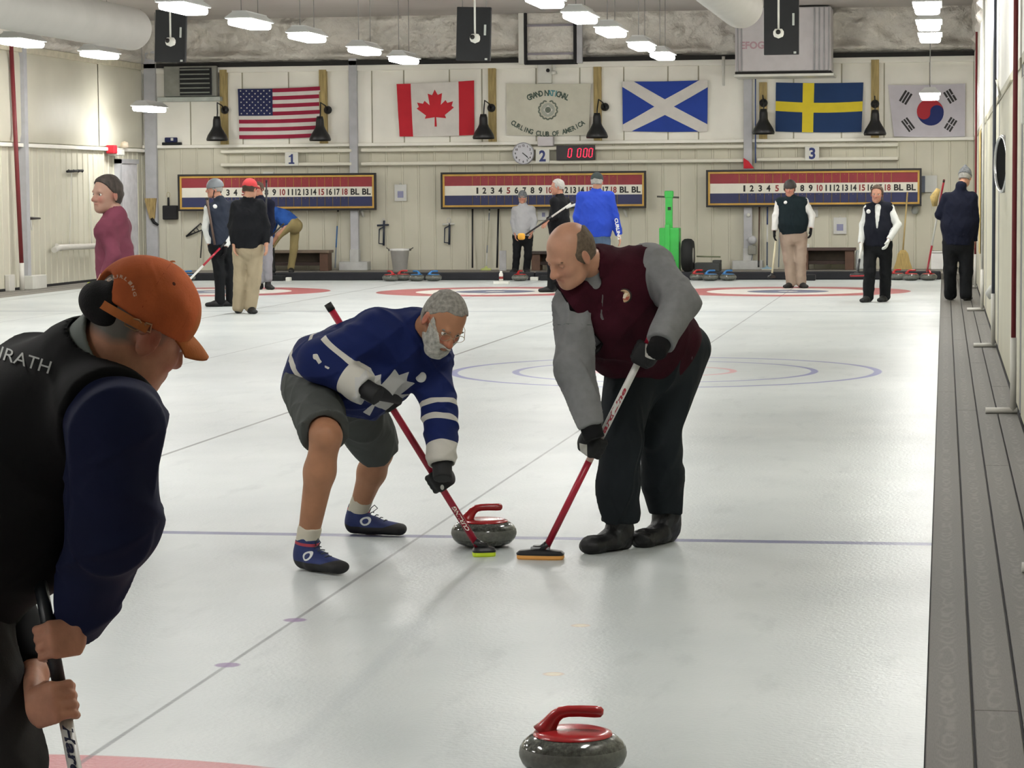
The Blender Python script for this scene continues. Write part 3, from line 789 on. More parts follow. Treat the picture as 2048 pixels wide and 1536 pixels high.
for fx in (.02, .06, .82, .87, .92, .97): q.bevbox((a.x+(b.x-a.x)*fx, a.y-.02, b.z), (a.x+(b.x-a.x)*(fx+.015), a.y, a.z), mat('unit ribs', '#9a9a9c', .5), .004)
q.build('casing', e)
q = MB(); put_text(q, 'EFOG', WALLM((a.x+.30, a.y-.004, b.z+.40)), .12, mat('faded red print', '#b09098', .6, var=0), width=.42); q.build('print', e)
q = MB(); q.bevbox((a.x-.02, a.y-.06, b.z-.09), (b.x+.05, YB, b.z-.045), WHITE, .005); q.box((a.x, a.y-.01, b.z-.045), (b.x, YB-.2, b.z), mat('shaded gap', '#2b2a29', .9, var=0)); q.build('shelf', e)  # dark slab under the casing paints in the shade above the shelf
# louvred vent at the left
a = at(313, 133, YB-.3); b = at(440, 205, YB-.3)
e = empty('wall_louvre', ((a.x+b.x)/2, a.y, b.z), 'grey wall vent box with black louvres above the left corner', 'vent')
q = MB(); q.bevbox((a.x+.12, a.y+.05, b.z+.12), (b.x-.08, YB-.1, a.z), mat('grey vent casing', '#85867f', .5), .01); q.bevbox((a.x, a.y, b.z+.03), (b.x, YB-.06, b.z+.11), mat('pale sill', '#a9b0aa', .5), .008); q.build('casing', e)
q = MB(); c0 = at(358, 136, YB-.31); c1 = at(422, 190, YB-.31); q.box((c0.x, a.y+.02, c1.z), (c1.x, a.y+.06, c0.z), mat('louvre dark', '#16191b', .7)); q.build('opening', e)
for i in range(6):
    z = c1.z+(c0.z-c1.z)*(i+.6)/6; q = MB(); q.bevbox((c0.x+.01, a.y-.01, z-.012), (c1.x-.03, a.y+.03, z+.012), mat('louvre blade', '#7f837c', .5), .004); q.build('louvre_blade', e)
# framed quilt panel above the clock
a = at(1037, 30, YB-.4); b = at(1165, 121, YB-.4)
q = MB()
for x0, x1, m_ in [(a.x, a.x+.10, WHITE), (a.x+.10, a.x+.15, BLK), (b.x-.16, b.x-.11, BLK), (b.x-.10, b.x, STEEL)]: q.bevbox((x0, a.y-.04, b.z-.05), (x1, a.y+.05, ZC), m_, .006)
for f in (.06, .65): q.bevbox((a.x+.15, a.y, b.z+(ZC-b.z)*f+.06), (b.x-.15, a.y+.05, b.z+(ZC-b.z)*f+.1), mat('lilac strap', '#8f8a92', .6), .004)
q.bevbox((a.x+.14, a.y+.04, b.z+.02), (b.x-.15, a.y+.08, ZC), QUILT, .01); q.box((a.x+.1, a.y, b.z-.06), (b.x-.1, a.y+.1, b.z+.02), BLK)
tag(q.build('trim_20'), kind='structure')
# small boxes and detectors
def wallbox(name, cat, lb, x0, y0, x1, y1, m_, d=.12, off=.06, extra=None):
    a = at(x0, y0, YB-off-d); b = at(x1, y1, YB-off-d); q = MB(); q.bevbox((a.x, YB-off-d, b.z), (b.x, YB-off, a.z), m_, .008)
    if extra: extra(q, a, b)
    return tag(q.build(name), lb, cat)
def lensx(q, a, b): q.lathe([(0, .02), (.03, .02), (.035, 0)], INK, Vector((a.x+(b.x-a.x)*.75, a.y-.01, (a.z+b.z)/2+.05)), 12, M=frame((0, 0, 0), (1, 0, 0), (0, -1, 0)))
wallbox('junction_box', 'box', 'white box with a small black lens above the white club flag', 1075, 127, 1103, 166, WHITE, extra=lensx)
q = MB(); a = at(1108, 118, YB-.25); q.tube([(a.x, a.y, a.z+.05), (a.x, a.y, a.z-.28)], .018, WHITE); q.lathe([(0, .04), (.05, .02), (.06, -.03), (0, -.04)], WHITE, (a.x, a.y, a.z-.24), 16)
tag(q.build('pendant_sensor'), 'white hanging sensor just above the white club flag', 'sensor')
wallbox('speaker_box', 'box', 'small white box between the club flag and the sign 2', 1075, 273, 1106, 292, BOX, .16, .1)
q = MB(); a = at(1447, 115, YB-.3); q.tube([(a.x, a.y, a.z+.02), (a.x, a.y, a.z-.5)], [.03, .022], WHITE); q.tube([(a.x, a.y, a.z-.02), (a.x, YB-.05, a.z-.02)], .015, WHITE); tag(q.build('drain_pipe'), 'short white hanging pipe left of the big white unit', 'pipe')
q = MB(); a = at(1487, 337, YB-.2); q.add([a+Vector((0, 0, 0)), a+Vector((.19, 0, 0)), a+Vector((.09, -.01, .13)), a+Vector((.0, 0, .19)), a+Vector((0, .01, 0)), a+Vector((.19, .01, 0)), a+Vector((.09, .0, .13)), a+Vector((.0, .01, .19))], [(0, 1, 2, 3), (7, 6, 5, 4), (0, 4, 5, 1), (1, 5, 6, 2), (2, 6, 7, 3), (3, 7, 4, 0)], FRED)
tag(q.build('pennant'), 'small red pennant on the column at the left of scoreboard 3', 'pennant')
q = MB(); a = at(1514, 300, YB-.1); q.tube([(a.x-.02, YB-.2, at(0, 110, YB).z-.5), (a.x-.02, YB-.2, 2.0)], .012, mat('blue conduit', '#44598a', .5)); tag(q.build('conduit'), 'thin blue pipe on the right side of the second column', 'pipe')
q = MB(); a = at(537, 345, YB-.12); q.bevbox((a.x-.09, a.y-.06, a.z-.03), (a.x+.11, a.y, a.z+.01), WHITE, .004); tag(q.build('paper_stack'), 'small white pad lying on the top edge of scoreboard 1', 'paper')
q = MB(); a = at(325, 297, YB-.1); a2 = at(362, 280, YB-.1)
q.bevbox((a.x, YB-.14, ZR+.03), (a2.x, YB, ZR+.08), BLK, .01); q.bevbox((a.x+.05, YB-.13, ZR+.08), (a2.x-.08, YB-.02, ZR+.17), FBLUE, .015); q.bevbox((a.x+.17, YB-.135, ZR+.11), (a.x+.22, YB-.125, ZR+.16), WHITE, .002)
tag(q.build('blue_device'), 'dark blue box on the ledge right of the corner column', 'box')

# notices
PAPER = mat('white paper', '#cfd0cc', .8, var=.03); PRINT = mat('grey blue print', '#8d8fae', .8, var=.1)
def notice(x0, y0, x1, y1, lb, pr=(.25, .2, .75, .6), cat='notice'):
    a = at(x0, y0, YB-.035); b = at(x1, y1, YB-.035); q = MB(); q.bevbox((a.x, a.y-.004, b.z), (b.x, a.y+.004, a.z), PAPER, .001)
    if pr: w = b.x-a.x; h = a.z-b.z; q.box((a.x+w*pr[0], a.y-.006, b.z+h*pr[1]), (a.x+w*pr[2], a.y-.004, b.z+h*pr[3]), PRINT)
    if pr: q.tube([((a.x+b.x)/2-.02, a.y, a.z), ((a.x+b.x)/2, a.y-.01, a.z+.03), ((a.x+b.x)/2+.02, a.y, a.z)], .005, PAPER, 6)
    return tag(q.build('paper_notice'), lb, cat, 'notices on the far wall')
notice(789, 369, 813, 402, 'white notice sheet between scoreboards 1 and 2'); notice(1667, 435, 1693, 468, 'white notice sheet hanging above the right bench, between two men')
notice(1075, 419, 1097, 440, 'small white notice left of the white-haired man', (.4, .3, .7, .7)); notice(1848, 351, 1874, 384, 'pale blank sheet right of scoreboard 3', None)
notice(1627, 414, 1636, 434, 'small white sheet behind the elbow of the helmeted man', None)
q = MB(); a = at(1840, 352, YB-.08); b = at(1850, 385, YB-.08); q.bevbox((a.x, a.y, b.z), (b.x, YB, a.z), mat('slate box', '#565d6c', .6), .006); tag(q.build('wall_box'), 'slim dark grey box on the right side of scoreboard 3', 'box')

# measuring devices on hooks
def measurer(px, py, lb, head):
    c = at(px, py, YB-.07); e = empty('measuring_device', (c.x, c.y, c.z), lb, 'measuring device', 'stone measuring devices')
    DB = mat('dark blue metal', '#27303f', .5)
    q = MB(); q.tube([c+Vector((.03, 0, .22 if head else .15)), c+Vector((.02, 0, -.24))], .02, DB, 8); q.build('main_bar', e)
    q = MB(); q.tube([c+Vector((-.06, 0, .06)), c+Vector((-.07, 0, -.2)), c+Vector((.01, 0, -.21))], .012, DB, 8); q.tube([c+Vector((-.06, 0, .06)), c+Vector((.02, 0, .1))], .012, DB, 8); q.build('side_arm', e)
    q = MB(); q.tube([c+Vector((-.10, 0, .13)), c+Vector((.12, 0, .14))], .018, DB if head else WHITE, 8); q.build('cross_bar', e)
    q = MB(); q.tube([c+Vector((.02+.035*math.cos(t), 0, .2+.05*math.sin(t))) for t in np.linspace(0, 6.28, 13)], .004, STEEL, 6); q.build('hook', e)
measurer(765, 465, 'dark blue measuring bar hanging left, above the white bucket', True); measurer(896, 463, 'dark measuring bar with pale cross piece under scoreboard 2', False)

# benches
def bench(x0, x1, y0, lb, m_, Yf):
    a = at(x0, y0, Yf); b = at(x1, y0, Yf); z = a.z; d = .36
    e = empty('bench', ((a.x+b.x)/2, Yf+d/2, WZ), lb, 'bench', 'benches behind the bumper')
    q = MB(); q.bevbox((a.x-.03, Yf, z-.05), (b.x+.03, Yf+d, z), m_, .006); q.build('seat', e)
    for x in (a.x, b.x-.16):
        q = MB(); q.bevbox((x, Yf+.03, WZ), (x+.16, Yf+d-.03, z-.05), mat('bench leg brown', '#5a4031', .6, var=.12), .006); q.build('leg', e)
    q = MB(); q.bevbox((a.x+.16, Yf+.05, WZ+.10), (b.x-.16, Yf+d-.03, WZ+.16), mat('bench shelf dark', '#31221d', .7, var=.12), .004); q.build('shelf', e)
    q = MB(); q.bevbox((a.x+.02, Yf+.30, WZ+.16), (b.x-.02, Yf+.33, z-.05), mat('bench back dark', '#4d4237', .7, var=.12), .004); q.build('back_panel', e)
BT = mat('bench top', '#77695a', .6, var=.1)
bench(505, 655, 501, 'low wooden bench at the wall below scoreboard 1', BT, YB-.62)
bench(1062, 1180, 503, 'dark wooden bench below scoreboard 2 behind two people', mat('bench top dark', '#3a302c', .6, var=.1), YB-.62)
bench(1598, 1708, 496, 'dark wooden bench below scoreboard 3', mat('bench top dark2', '#4b3934', .6, var=.1), YB-.62)

# bucket
c = at(800, 547, YB-.5); c.z = WZ
BUCK = mat('white plastic', '#e8e8e6', .45, var=.03)
e = empty('bucket', c, 'white waste bucket at the wall behind the curling stones', 'bucket')
q = MB(); q.lathe([(0, .005), (.125, 0), (.17, .36), (.185, .36), (.185, .40), (.165, .40), (.12, .02), (0, .02)], BUCK, c, 32); q.build('pail', e)
for s in (-1, 1):
    q = MB(); q.bevbox((c.x+s*.19-.02, c.y-.03, .36+WZ), (c.x+s*.19+.02, c.y+.03, .40+WZ), mat('dark clip', '#4c4a44', .5), .006); q.tube([(c.x+s*.19, c.y, WZ+.38), (c.x+s*.25, c.y, WZ+.42)], .01, mat('dark clip', '#4c4a44', .5), 6); q.build('clip', e)

# ---------------------------------------------------------------- curling stones
def granite(name, c1):
    m = bpy.data.materials.new(name); m.use_nodes = True; t = NT(m); b = t.b
    v = t.coords(); n1 = t.noise(60, 4, v, .7); n2 = t.noise(9, 3, v)
    c = t.ramp(n1, [(.35, lin('#34352f')), (.5, lin(c1)), (.72, lin('#77796f'))])
    c = t.mix(t.math('MULTIPLY', n2, .25), c, lin('#2f302d'))
    z = t.xyz(t.new('ShaderNodeTexCoord').outputs['Object'])[2]
    belt = t.math('LESS_THAN', t.math('ABSOLUTE', t.math('SUBTRACT', z, .058)), .021)
    c = t.mix(t.math('MULTIPLY', belt, .45), c, lin('#74766e'))
    t.l.new(c, b.inputs['Base Color']); t.put(b.inputs['Roughness'], t.math('MULTIPLY_ADD', belt, .38, .10)); b.inputs['Specular IOR Level'].default_value = .6
    return m
GRAN = granite('granite', '#4e504b')
HRED = mat('red handle plastic', '#a52326', .22, var=.02, spec=.6); HBLUE = mat('blue handle plastic', '#2f6fa8', .3, var=.02)
def make_stone(hm):
    e = empty('curling_stone', (0, 0, 0))
    q = MB(); R = .143
    q.lathe([(0, .006), (.055, .006), (.065, 0), (.085, .003), (.118, .016), (.134, .032), (.1425, .052), (.1435, .060), (.1405, .076), (.132, .090), (.115, .104), (.092, .1125), (.06, .1155), (0, .116)], GRAN, n=64); q.build('granite_body', e)
    q = MB(); q.lathe([(.106, .109), (.104, .1135), (.085, .119), (.05, .1215), (0, .122)], hm, n=48)
    q.build('handle_plate', e)
    q = MB()
    q.tube([(-.075, 0, .112), (-.068, 0, .125), (-.058, 0, .140), (-.047, 0, .155), (-.032, 0, .166), (-.012, 0, .170), (.02, 0, .171), (.06, 0, .170), (.075, 0, .1695), (.082, 0, .169)], [.034, .026, .021, .018, .0165, .0155, .0155, .016, .0145, .007], hm, 16)
    q.build('grip', e)
    return e
def place(proto, loc, rz, lb, grp='curling stones', first=[]):
    if proto not in first: first.append(proto); o = proto; o.location = loc; o.rotation_euler = (0, 0, rz)
    else: o = copy_tree(proto, loc, rz)
    tag(o, lb, 'curling stone', grp); return o
SR = make_stone(HRED); SB = make_stone(HBLUE)
g = grd(1146, 1549); place(SR, (g.x, g.y, 0), .05, 'large curling stone with glossy red handle at the bottom edge of the picture')
g = grd(968, 1092); place(SR, (g.x, g.y+.0, 0), .28, 'red-handled curling stone being swept, between the two sweepers')
def row(px, back, pr, rz, lb):
    Yr = 33.115 if back else 32.86; p = at(px, 560, Yr); place(pr, (p.x, Yr, 0), rz, lb)
row(781, 0, SR, 2.4, 'red-handled stone at the bumper, leftmost of the four in front of the bucket')
row(806, 1, SR, .3, 'red-handled stone half hidden behind its neighbours before the bucket')
row(833, 0, SB, 2.6, 'blue-handled stone in the row before the bucket, next to the red ones')
row(867, 0, SB, .4, 'blue-handled stone at the right end of the row before the bucket')
row(375, 1, SB, .4, 'blue-handled stone at the bumper near the left corner, partly behind the cap')
row(1040, 0, SR, 1.2, 'red-handled stone at the feet of the woman in grey')
row(1421, 0, SB, .2, 'blue-handled stone right of the rubber wheel'); row(1456, 0, SB, .5, 'blue-handled stone at the bumper left of the second column')
row(1396, 1, SR, .2, 'dark stone mostly hidden beside the rubber wheel')
row(1794, 1, SR, .6, 'red-handled stone at the left end of the row by the right walkway'); row(1822, 0, SR, .1, 'red-handled stone in the middle of the row by the right walkway'); row(1857, 0, SR, 2.0, 'red-handled stone at the right end of the row by the right walkway')

# hack blocks and little things on the far ice
def block(x0, x1, py, h, m_, name, cat, lb, d=.12):
    a = grd(x0, py); b = grd(x1, py); q = MB(); q.bevbox((a.x, a.y, 0), (b.x, a.y+d, h), m_, .008); return tag(q.build(name), lb, cat)
block(986, 1017, 569, .05, WHITE, 'white_tray', 'tray', 'small white block on the ice left of the grey woman')
q = MB(); g = grd(1001, 565); g = grd(1001, 569)+Vector((0, .06, 0)); g.z = 0; q.lathe([(0, .05), (.035, .05), (.035, .17), (.02, .2), (.02, .22), (0, .22)], WHITE, g, 16); q.lathe([(.036, .09), (.036, .13)], REDINK, g, 16); tag(q.build('spray_bottle'), 'small white bottle standing on the white block', 'bottle')
block(1060, 1076, 561, .06, WHITE, 'white_block', 'block', 'small white block right of the stone at the grey woman\'s feet')
block(571, 580, 563, .07, WHITE, 'white_block', 'block', 'small white block on the ice by the black step, under scoreboard 1')
HACK = mat('black rubber hack', '#15171a', .8, var=.1)
block(540, 566, 562, .09, HACK, 'foot_hold', 'hack', 'black rubber step at the bumper below the bending man', .3)
block(1612, 1630, 561.5, .10, HACK, 'foot_hold', 'hack', 'black rubber step at the bumper behind the helmeted man', .3)
block(1080, 1100, 561, .09, HACK, 'foot_hold', 'hack', 'black rubber step at the bumper beside the white-haired man', .3)

# ---------------------------------------------------------------- brooms
def broom_head(q, q2, c, d, along, body, pad, L=.19, W=.07):
    # c centre of the head on the ice, along its long axis
    al = Vector((along[0], along[1], 0)).normalized(); M = frame(c, al, (0, 0, 1))
    def rr(L_, W_, z, r_=.5): return [M @ Vector((L_/2*math.copysign(abs(math.cos(t))**r_, math.cos(t)), W_/2*math.copysign(abs(math.sin(t))**r_, math.sin(t)), z)) for t in np.linspace(0, 2*math.pi, 29)[:-1]]
    def stack(Q, L, m_):
        vs = []
        for l, w, z in L: vs += rr(l, w, z)
        n = 28; fs = [(i*n+k, i*n+(k+1) % n, (i+1)*n+(k+1) % n, (i+1)*n+k) for i in range(len(L)-1) for k in range(n)]
        fs += [tuple(reversed(range(n))), tuple(range((len(L)-1)*n, len(L)*n))]; Q.add(vs, fs, m_)
    stack(q2, [(L*.96, W*.9, .0), (L, W, .006), (L, W, .018)], pad)
    stack(q, [(L*1.0, W*.96, .018), (L*1.02, W*.98, .026), (L*.9, W*.8, .036), (L*.42, W*.5, .042), (L*.3, W*.42, .058)], body)
def broom(name, top, bot, segs, lb, body, pad, along=(1, 0), r=.0135, L=.19, W=.07, head=True, tip=True, cat='curling broom', text=None, grp=None):
    top = Vector(top); bot = Vector(bot); e = empty(name, bot, lb, cat, grp)
    d = (top-bot); n = d.normalized()
    q = MB()
    for (a, b, m_) in segs:
        q.tube([bot+n*.05+(d-n*.05)*a, bot+n*.05+(d-n*.05)*b], r, m_, 14)
    if tip: q.tube([top-n*.035, top], r*1.12, INK, 14)
    if text: text(q, bot, top)
    q.build('shaft', e)
    if head:
        q = MB(); q2 = MB(); broom_head(q, q2, bot, n, along, body, pad, L, W)
        q.tube([bot+Vector((0, 0, .035)), bot+n*.075], [.02, .016], body, 14)
        q.build('broom_head', e); q2.build('pad', e)
    return e
BK = mat('black carbon shaft', '#1d1e22', .35, var=.05); BW = mat('white shaft', '#d4d4cf', .35, var=.02); BR = mat('red shaft', '#a81e33', .3, var=.03)
BB = mat('blue shaft', '#3d6b9c', .35, var=.03); BG = mat('grey shaft', '#7f8790', .35, var=.03); HB = mat('black broom head', '#16171a', .35, var=.05)
PADY = mat('yellow pad', '#d7e23a', .8, var=.05); PADO = mat('orange pad', '#e8a95a', .8, var=.05); PADW = mat('white pad', '#d8d8c8', .8); PADG = mat('pale green pad', '#b9c47a', .8)
def lean(x0, y0, x1, y1, lb, segs, pad, r=.0135, z=WZ, head=True, name='curling_broom', along=(1, .1), cat='curling broom', offb=.42, body=None, L=.19):
    b = at(x1, y1, YB-offb); b.z = max(z, b.z) if not head else z; t = at(x0, y0, YB-.09)
    return broom(name, t, b, segs, lb, body or HB, pad, along, r, head=head, cat=cat, grp='brooms leaning on the far wall', L=L)
lean(945, 414, 945, 550, 'long black pole leaning below the left part of scoreboard 2', [(0, 1, BK)], None, .016, head=False, name='black_pole', cat='pole')
lean(997, 414, 994, 550, 'long black pole leaning beside the white panel under scoreboard 2', [(0, 1, BK)], None, .018, head=False, name='black_pole', cat='pole')
lean(979, 418, 972, 550, 'white broom with pale green pad leaning between the two black poles', [(0, .25, BW), (.25, .38, BG), (.38, .8, mat('tan shaft', '#b5b29c', .5)), (.8, .93, BG), (.93, 1, BW)], PADG, .011, body=PADG)
lean(676, 420, 670, 552, 'blue and grey broom leaning left of the first column', [(0, .35, BG), (.35, .72, BB), (.72, 1, mat('tan shaft', '#b5b29c', .5))], PADW, .014, head=False, offb=.35)
lean(1519, 411, 1517, 548, 'dark brown broom leaning right of the second column', [(0, .1, BK), (.1, 1, mat('brown shaft', '#5a463c', .5))], PADW, .016, head=False)
lean(1535, 410, 1534, 549, 'blue and white broom leaning left of the helmeted man', [(0, .4, mat('slate shaft', '#59616d', .4)), (.4, .68, BW), (.68, 1, mat('dark blue shaft', '#3a4a72', .4))], PADW, .015, body=mat('pale blue head', '#8aa9bb', .5))
lean(1561, 414, 1557, 549, 'grey shaft leaning close behind the helmeted man', [(0, 1, BG)], PADW, .012, head=False)
# white panel and small stand
q = MB(); a = at(999, 501, YB-.62); b = at(1013, 551, YB-.62); q.bevbox((a.x, YB-.66, WZ), (b.x, YB-.62, a.z), mat('pale board', '#b9b9ba', .7), .006); tag(q.build('standing_board'), 'white upright board standing left of the grey woman', 'board')
# handheld hook thing / net at the left
c = at(395, 462, YB-.05); q = MB()
q.tube([c+Vector((-.22, 0, -.1)), c+Vector((.06, 0, .14)), c+Vector((.14, 0, .04)), c+Vector((-.22, 0, -.1))], .016, BK, 8)
for f in (.3, .5, .7): q.tube([c+Vector((-.22+.28*f, 0, -.1+.24*f)), c+Vector((-.22+.36*f, 0, -.1+.14*f))], .008, BK, 6)
q.tube([c+Vector((.1, 0, .1)), c+Vector((.08, -.1, -.5))], .012, BK, 8)
tag(q.build('folding_rack'), 'black folding wire rack hanging left of the man in the grey helmet', 'rack')
# dustpan and brushes
c = at(340, 425, YB-.09); e = empty('dustpan', c, 'black dustpan hanging left of scoreboard 1', 'dustpan')
q = MB(); q.bevbox((c.x-.14, c.y-.03, c.z-.13), (c.x+.14, YB, c.z+.13), BLK, .015); q.build('pan', e)
q = MB(); q.tube([c+Vector((-.02, -.02, .12)), c+Vector((-.02, -.02, .28))], .02, BLK, 8); q.build('handle', e)
q = MB(); q.tube([c+Vector((-.02+.03*math.cos(t), -.02, .33+.05*math.sin(t))) for t in np.linspace(-1.5, 4, 10)], .006, mat('tan hook', '#b9b28c', .6), 6); q.build('hook', e)
c = at(302, 418, YB-.215); e = empty('hand_broom', c, 'straw hand broom with black handle hanging on the corner column', 'hand broom')
q = MB(); q.add([c+Vector(v) for v in [(-.13, 0, .20), (.10, 0, .20), (.06, 0, -.18), (-.03, 0, -.18), (-.13, .05, .20), (.10, .05, .20), (.06, .05, -.18), (-.03, .05, -.18)]], [(0, 1, 2, 3), (7, 6, 5, 4), (0, 4, 5, 1), (1, 5, 6, 2), (2, 6, 7, 3), (3, 7, 4, 0)], mat('straw', '#a08a5c', .9, var=.25, nscale=30, stretch=(3, 3, .2))); q.build('bristles', e)
q = MB(); q.tube([c+Vector((.01, .02, -.17)), c+Vector((.05, .02, -.25)), c+Vector((.13, .02, -.30))], [.035, .03, .02], BLK, 8); q.build('handle', e)
# power box and cable on the second column
a = at(1505, 480, YB-.2); q = MB(); q.lathe([(0, 0), (.07, 0), (.08, .06), (.05, .08), (0, .085)], STEEL, a, 20, M=frame((0, 0, 0), (1, 0, 0), (0, -1, 0))); q.bevbox((a.x-.08, a.y-.04, a.z-.26), (a.x+.07, a.y+.06, a.z-.1), mat('meter grey', '#8d8d84', .5), .015)
q.tube([a+Vector((0, 0, -.26)), a+Vector((-.04, 0, -.42)), a+Vector((-.16, 0, -.55))], .008, BG, 6); tag(q.build('power_socket'), 'grey socket box with round dial at the second column', 'socket')
a = at(1497, 430, YB-.17); q = MB(); q.lathe([(0, 0), (.035, 0), (.035, .02), (0, .02)], WHITE, a, 16, M=frame((0, 0, 0), (1, 0, 0), (0, -1, 0))); tag(q.build('round_button'), 'small white disc on the second column', 'disc')
wallbox('wall_switch', 'switch', 'small white switch right of the helmeted man\'s hip', 1611, 488, 1619, 496, WHITE, .03)

# ---------------------------------------------------------------- green ice scraper
GR = mat('bright green paint', '#3fbf52', .45, var=.04); TY = mat('tyre rubber', '#17191a', .8, var=.1)
Ys = 34.6; s = (Ys-CPOS.y)/CF
a = at(1339, 392, Ys); e = empty('ice_scraper', (a.x, Ys, WZ), 'bright green ice scraper machine with upright handle', 'ice machine')
def S(px, py, dy=0): p = at(px, py, Ys); return Vector((p.x, Ys+dy, p.z))
q = MB(); q.bevbox((S(1331, 460).x, Ys-.03, S(0, 470).z), (S(1344, 0).x, Ys+.04, S(0, 395).z), GR, .008); q.bevbox((S(1328, 0).x, Ys-.04, S(0, 405).z), (S(1346, 0).x, Ys+.05, S(0, 391).z), GR, .02); q.bevbox((S(1335, 0).x, Ys-.045, S(0, 428).z), (S(1341, 0).x, Ys-.03, S(0, 422).z), INK, .002); q.build('handle_post', e)
q = MB(); q.tube([S(1314, 393), S(1358, 395)], .016, mat('dark grip', '#4d4b45', .6), 8); q.build('handlebar', e)
q = MB(); q.bevbox((S(1319, 0).x, Ys-.18, S(0, 545).z), (S(1359, 0).x, Ys+.18, S(0, 462).z), GR, .012); q.bevbox((S(1331, 0).x, Ys-.22, S(0, 545).z), (S(1341, 0).x, Ys-.16, S(0, 455).z), GR, .01)
q.lathe([(0, 0), (.045, 0), (.05, .03), (0, .03)], INK, S(1347, 522, -.18), 16, M=frame((0, 0, 0), (1, 0, 0), (0, -1, 0))); q.build('body', e)
q = MB(); c = S(1377, 525); Mt = frame((0, 0, 0), (0, 1, 0), (.95, -.3, 0))
q.lathe([(.12, -.09), (.25, -.10), (.285, -.06), (.29, 0), (.285, .06), (.25, .10), (.12, .09)], TY, (c.x, Ys-.1, .39), 36, M=Mt); q.build('wheel', e)
q = MB(); q.lathe([(0, .09), (.13, .095), (.13, -.09)], mat('wheel rim white', '#b8b8b4', .5), (c.x, Ys-.1, .39), 28, M=Mt); q.build('rim', e)
q = MB(); q.bevbox((S(1388, 0).x, Ys-.1, WZ), (S(1440, 0).x, Ys+.3, S(0, 529).z), mat('dark grey machine', '#3a3d3c', .7), .02); q.bevbox((S(1425, 0).x, Ys-.1, S(0, 530).z), (S(1441, 0).x, Ys+.2, S(0, 524).z), mat('dark grey machine', '#3a3d3c', .7), .01); q.build('blade_housing', e)
q = MB(); q.tube([S(1392, 513, .1), S(1440, 514, .1)], .014, mat('olive bar', '#7d8468', .6), 8); q.build('side_bar', e)

# white bin and corn brooms at the right end
a = at(1862, 502, YB-.55); b = at(1887, 548, YB-.55); q = MB(); q.bevbox((a.x, YB-.6, WZ), (b.x+.05, YB-.35, a.z), BUCK, .02); q.bevbox((a.x-.02, YB-.62, a.z-.03), (b.x+.07, YB-.33, a.z), BUCK, .01); tag(q.build('white_bin'), 'white plastic bin at the wall behind the red-handled stones', 'bin')
a = at(1713, 460, YB-.4); 
q = MB(); a = at(1711, 500, YB-.5); b = at(1727, 548, YB-.5); q.bevbox((a.x, YB-.5, WZ), (b.x, YB-.35, a.z), mat('translucent white bin', '#c4cac9', .4), .03); tag(q.build('white_bin'), 'narrow whitish bin right of the dark bench, beside the man in the V-neck', 'bin')
STRAW = mat('corn broom straw', '#b29a62', .9, var=.2, nscale=30, stretch=(3, 3, .2))
t0 = at(1815, 384, YB-.31); b0 = at(1806, 500, YB-.45)
e = empty('corn_broom', (b0.x, b0.y, WZ), 'straw broom with long wooden handle left of the red-handled stones', 'broom')
q = MB(); q.tube([t0, b0], .014, mat('wooden stick', '#bba36e', .6), 8); q.build('stick', e)
q = MB(); vs = []
for z, w, d in [(b0.z, .04, .03), (b0.z-.06, .09, .05), (b0.z-.2, .12, .05), (WZ+.005, .17, .05)]: vs += [(b0.x-w, b0.y-d, z), (b0.x+w, b0.y-d, z), (b0.x+w, b0.y+d, z), (b0.x-w, b0.y+d, z)]
q.add(vs, [(i*4+k, i*4+(k+1) % 4, i*4+4+(k+1) % 4, i*4+4+k) for i in range(3) for k in range(4)]+[(0, 1, 2, 3), (12, 13, 14, 15)], STRAW); q.build('bristles', e)
a = at(1830, 420, YB-.07); q = MB(); q.lathe([(0, .08), (.05, .06), (.07, 0), (.05, -.06), (0, -.08)], mat('grey rag', '#a9adaa', .8, var=.2), a, 12); tag(q.build('hanging_rag'), 'crumpled pale rag hung under the right end of scoreboard 3', 'rag')
for px, py, lb in [(1250, 424, 'white glove clipped under the right end of scoreboard 2'), (724, 424, 'white rag hooked under the right end of scoreboard 1')]:
    a = at(px, py, YB-.03); q = MB(); q.tube([a+Vector((-.03, 0, .06)), a, a+Vector((.03, 0, -.09))], [.02, .03, .018], WHITE, 8); tag(q.build('hanging_cloth'), lb, 'cloth')

# ---------------------------------------------------------------- left wall things
def LW(px, py, d=0.0): p = atx(px, py, XL+d); return p
a = LW(63, 436, .05); e = empty('door_latch', a, 'dark brown latch with hanging tag on the left wall', 'latch')
q = MB(); q.tube([a+Vector((0, -.35, 0)), a+Vector((.02, .35, -.01))], [.03, .015], mat('brown iron', '#3d3632', .6), 8); q.build('lever', e)
q = MB(); q.tube([a+Vector((0, -.05, -.02)), a+Vector((0, 0, -.2))], .012, PAPER, 6); q.build('tag', e)
a = LW(150, 342, .06); q = MB(); q.tube([a+Vector((0, -.4, -.01)), a+Vector((0, .4, .01))], .022, BLK, 8)
for s in (-.35, -.1, .15, .35): q.lathe([(0, .03), (.03, 0), (0, -.03)], BLK, a+Vector((.01, s, 0)), 8)
tag(q.build('hook_rail'), 'short black hook rail high on the left wall', 'hook rail')
for px in (143, 178):
    a = LW(px, 345, .05); b = LW(px+(-4 if px == 143 else 6), 495, .05); q = MB(); q.tube([a, b], .008, WHITE, 6); tag(q.build('pull_cord'), 'thin pull cord hanging on the left wall, %s of two' % ('left' if px == 143 else 'right'), 'cord')
a = LW(108, 500, .12); b = LW(196, 492, .12); q = MB(); q.tube([a, LW(118, 495, .12), b], .05, WPIPE, 10); q.tube([LW(113, 490, .12), LW(122, 499, .12)], .03, WPIPE, 8); tag(q.build('rolled_cover'), 'long white roll on brackets along the left wall', 'roll')
a = atx(230, 318, XL+.02); b = atx(262, 545, XL+.02)
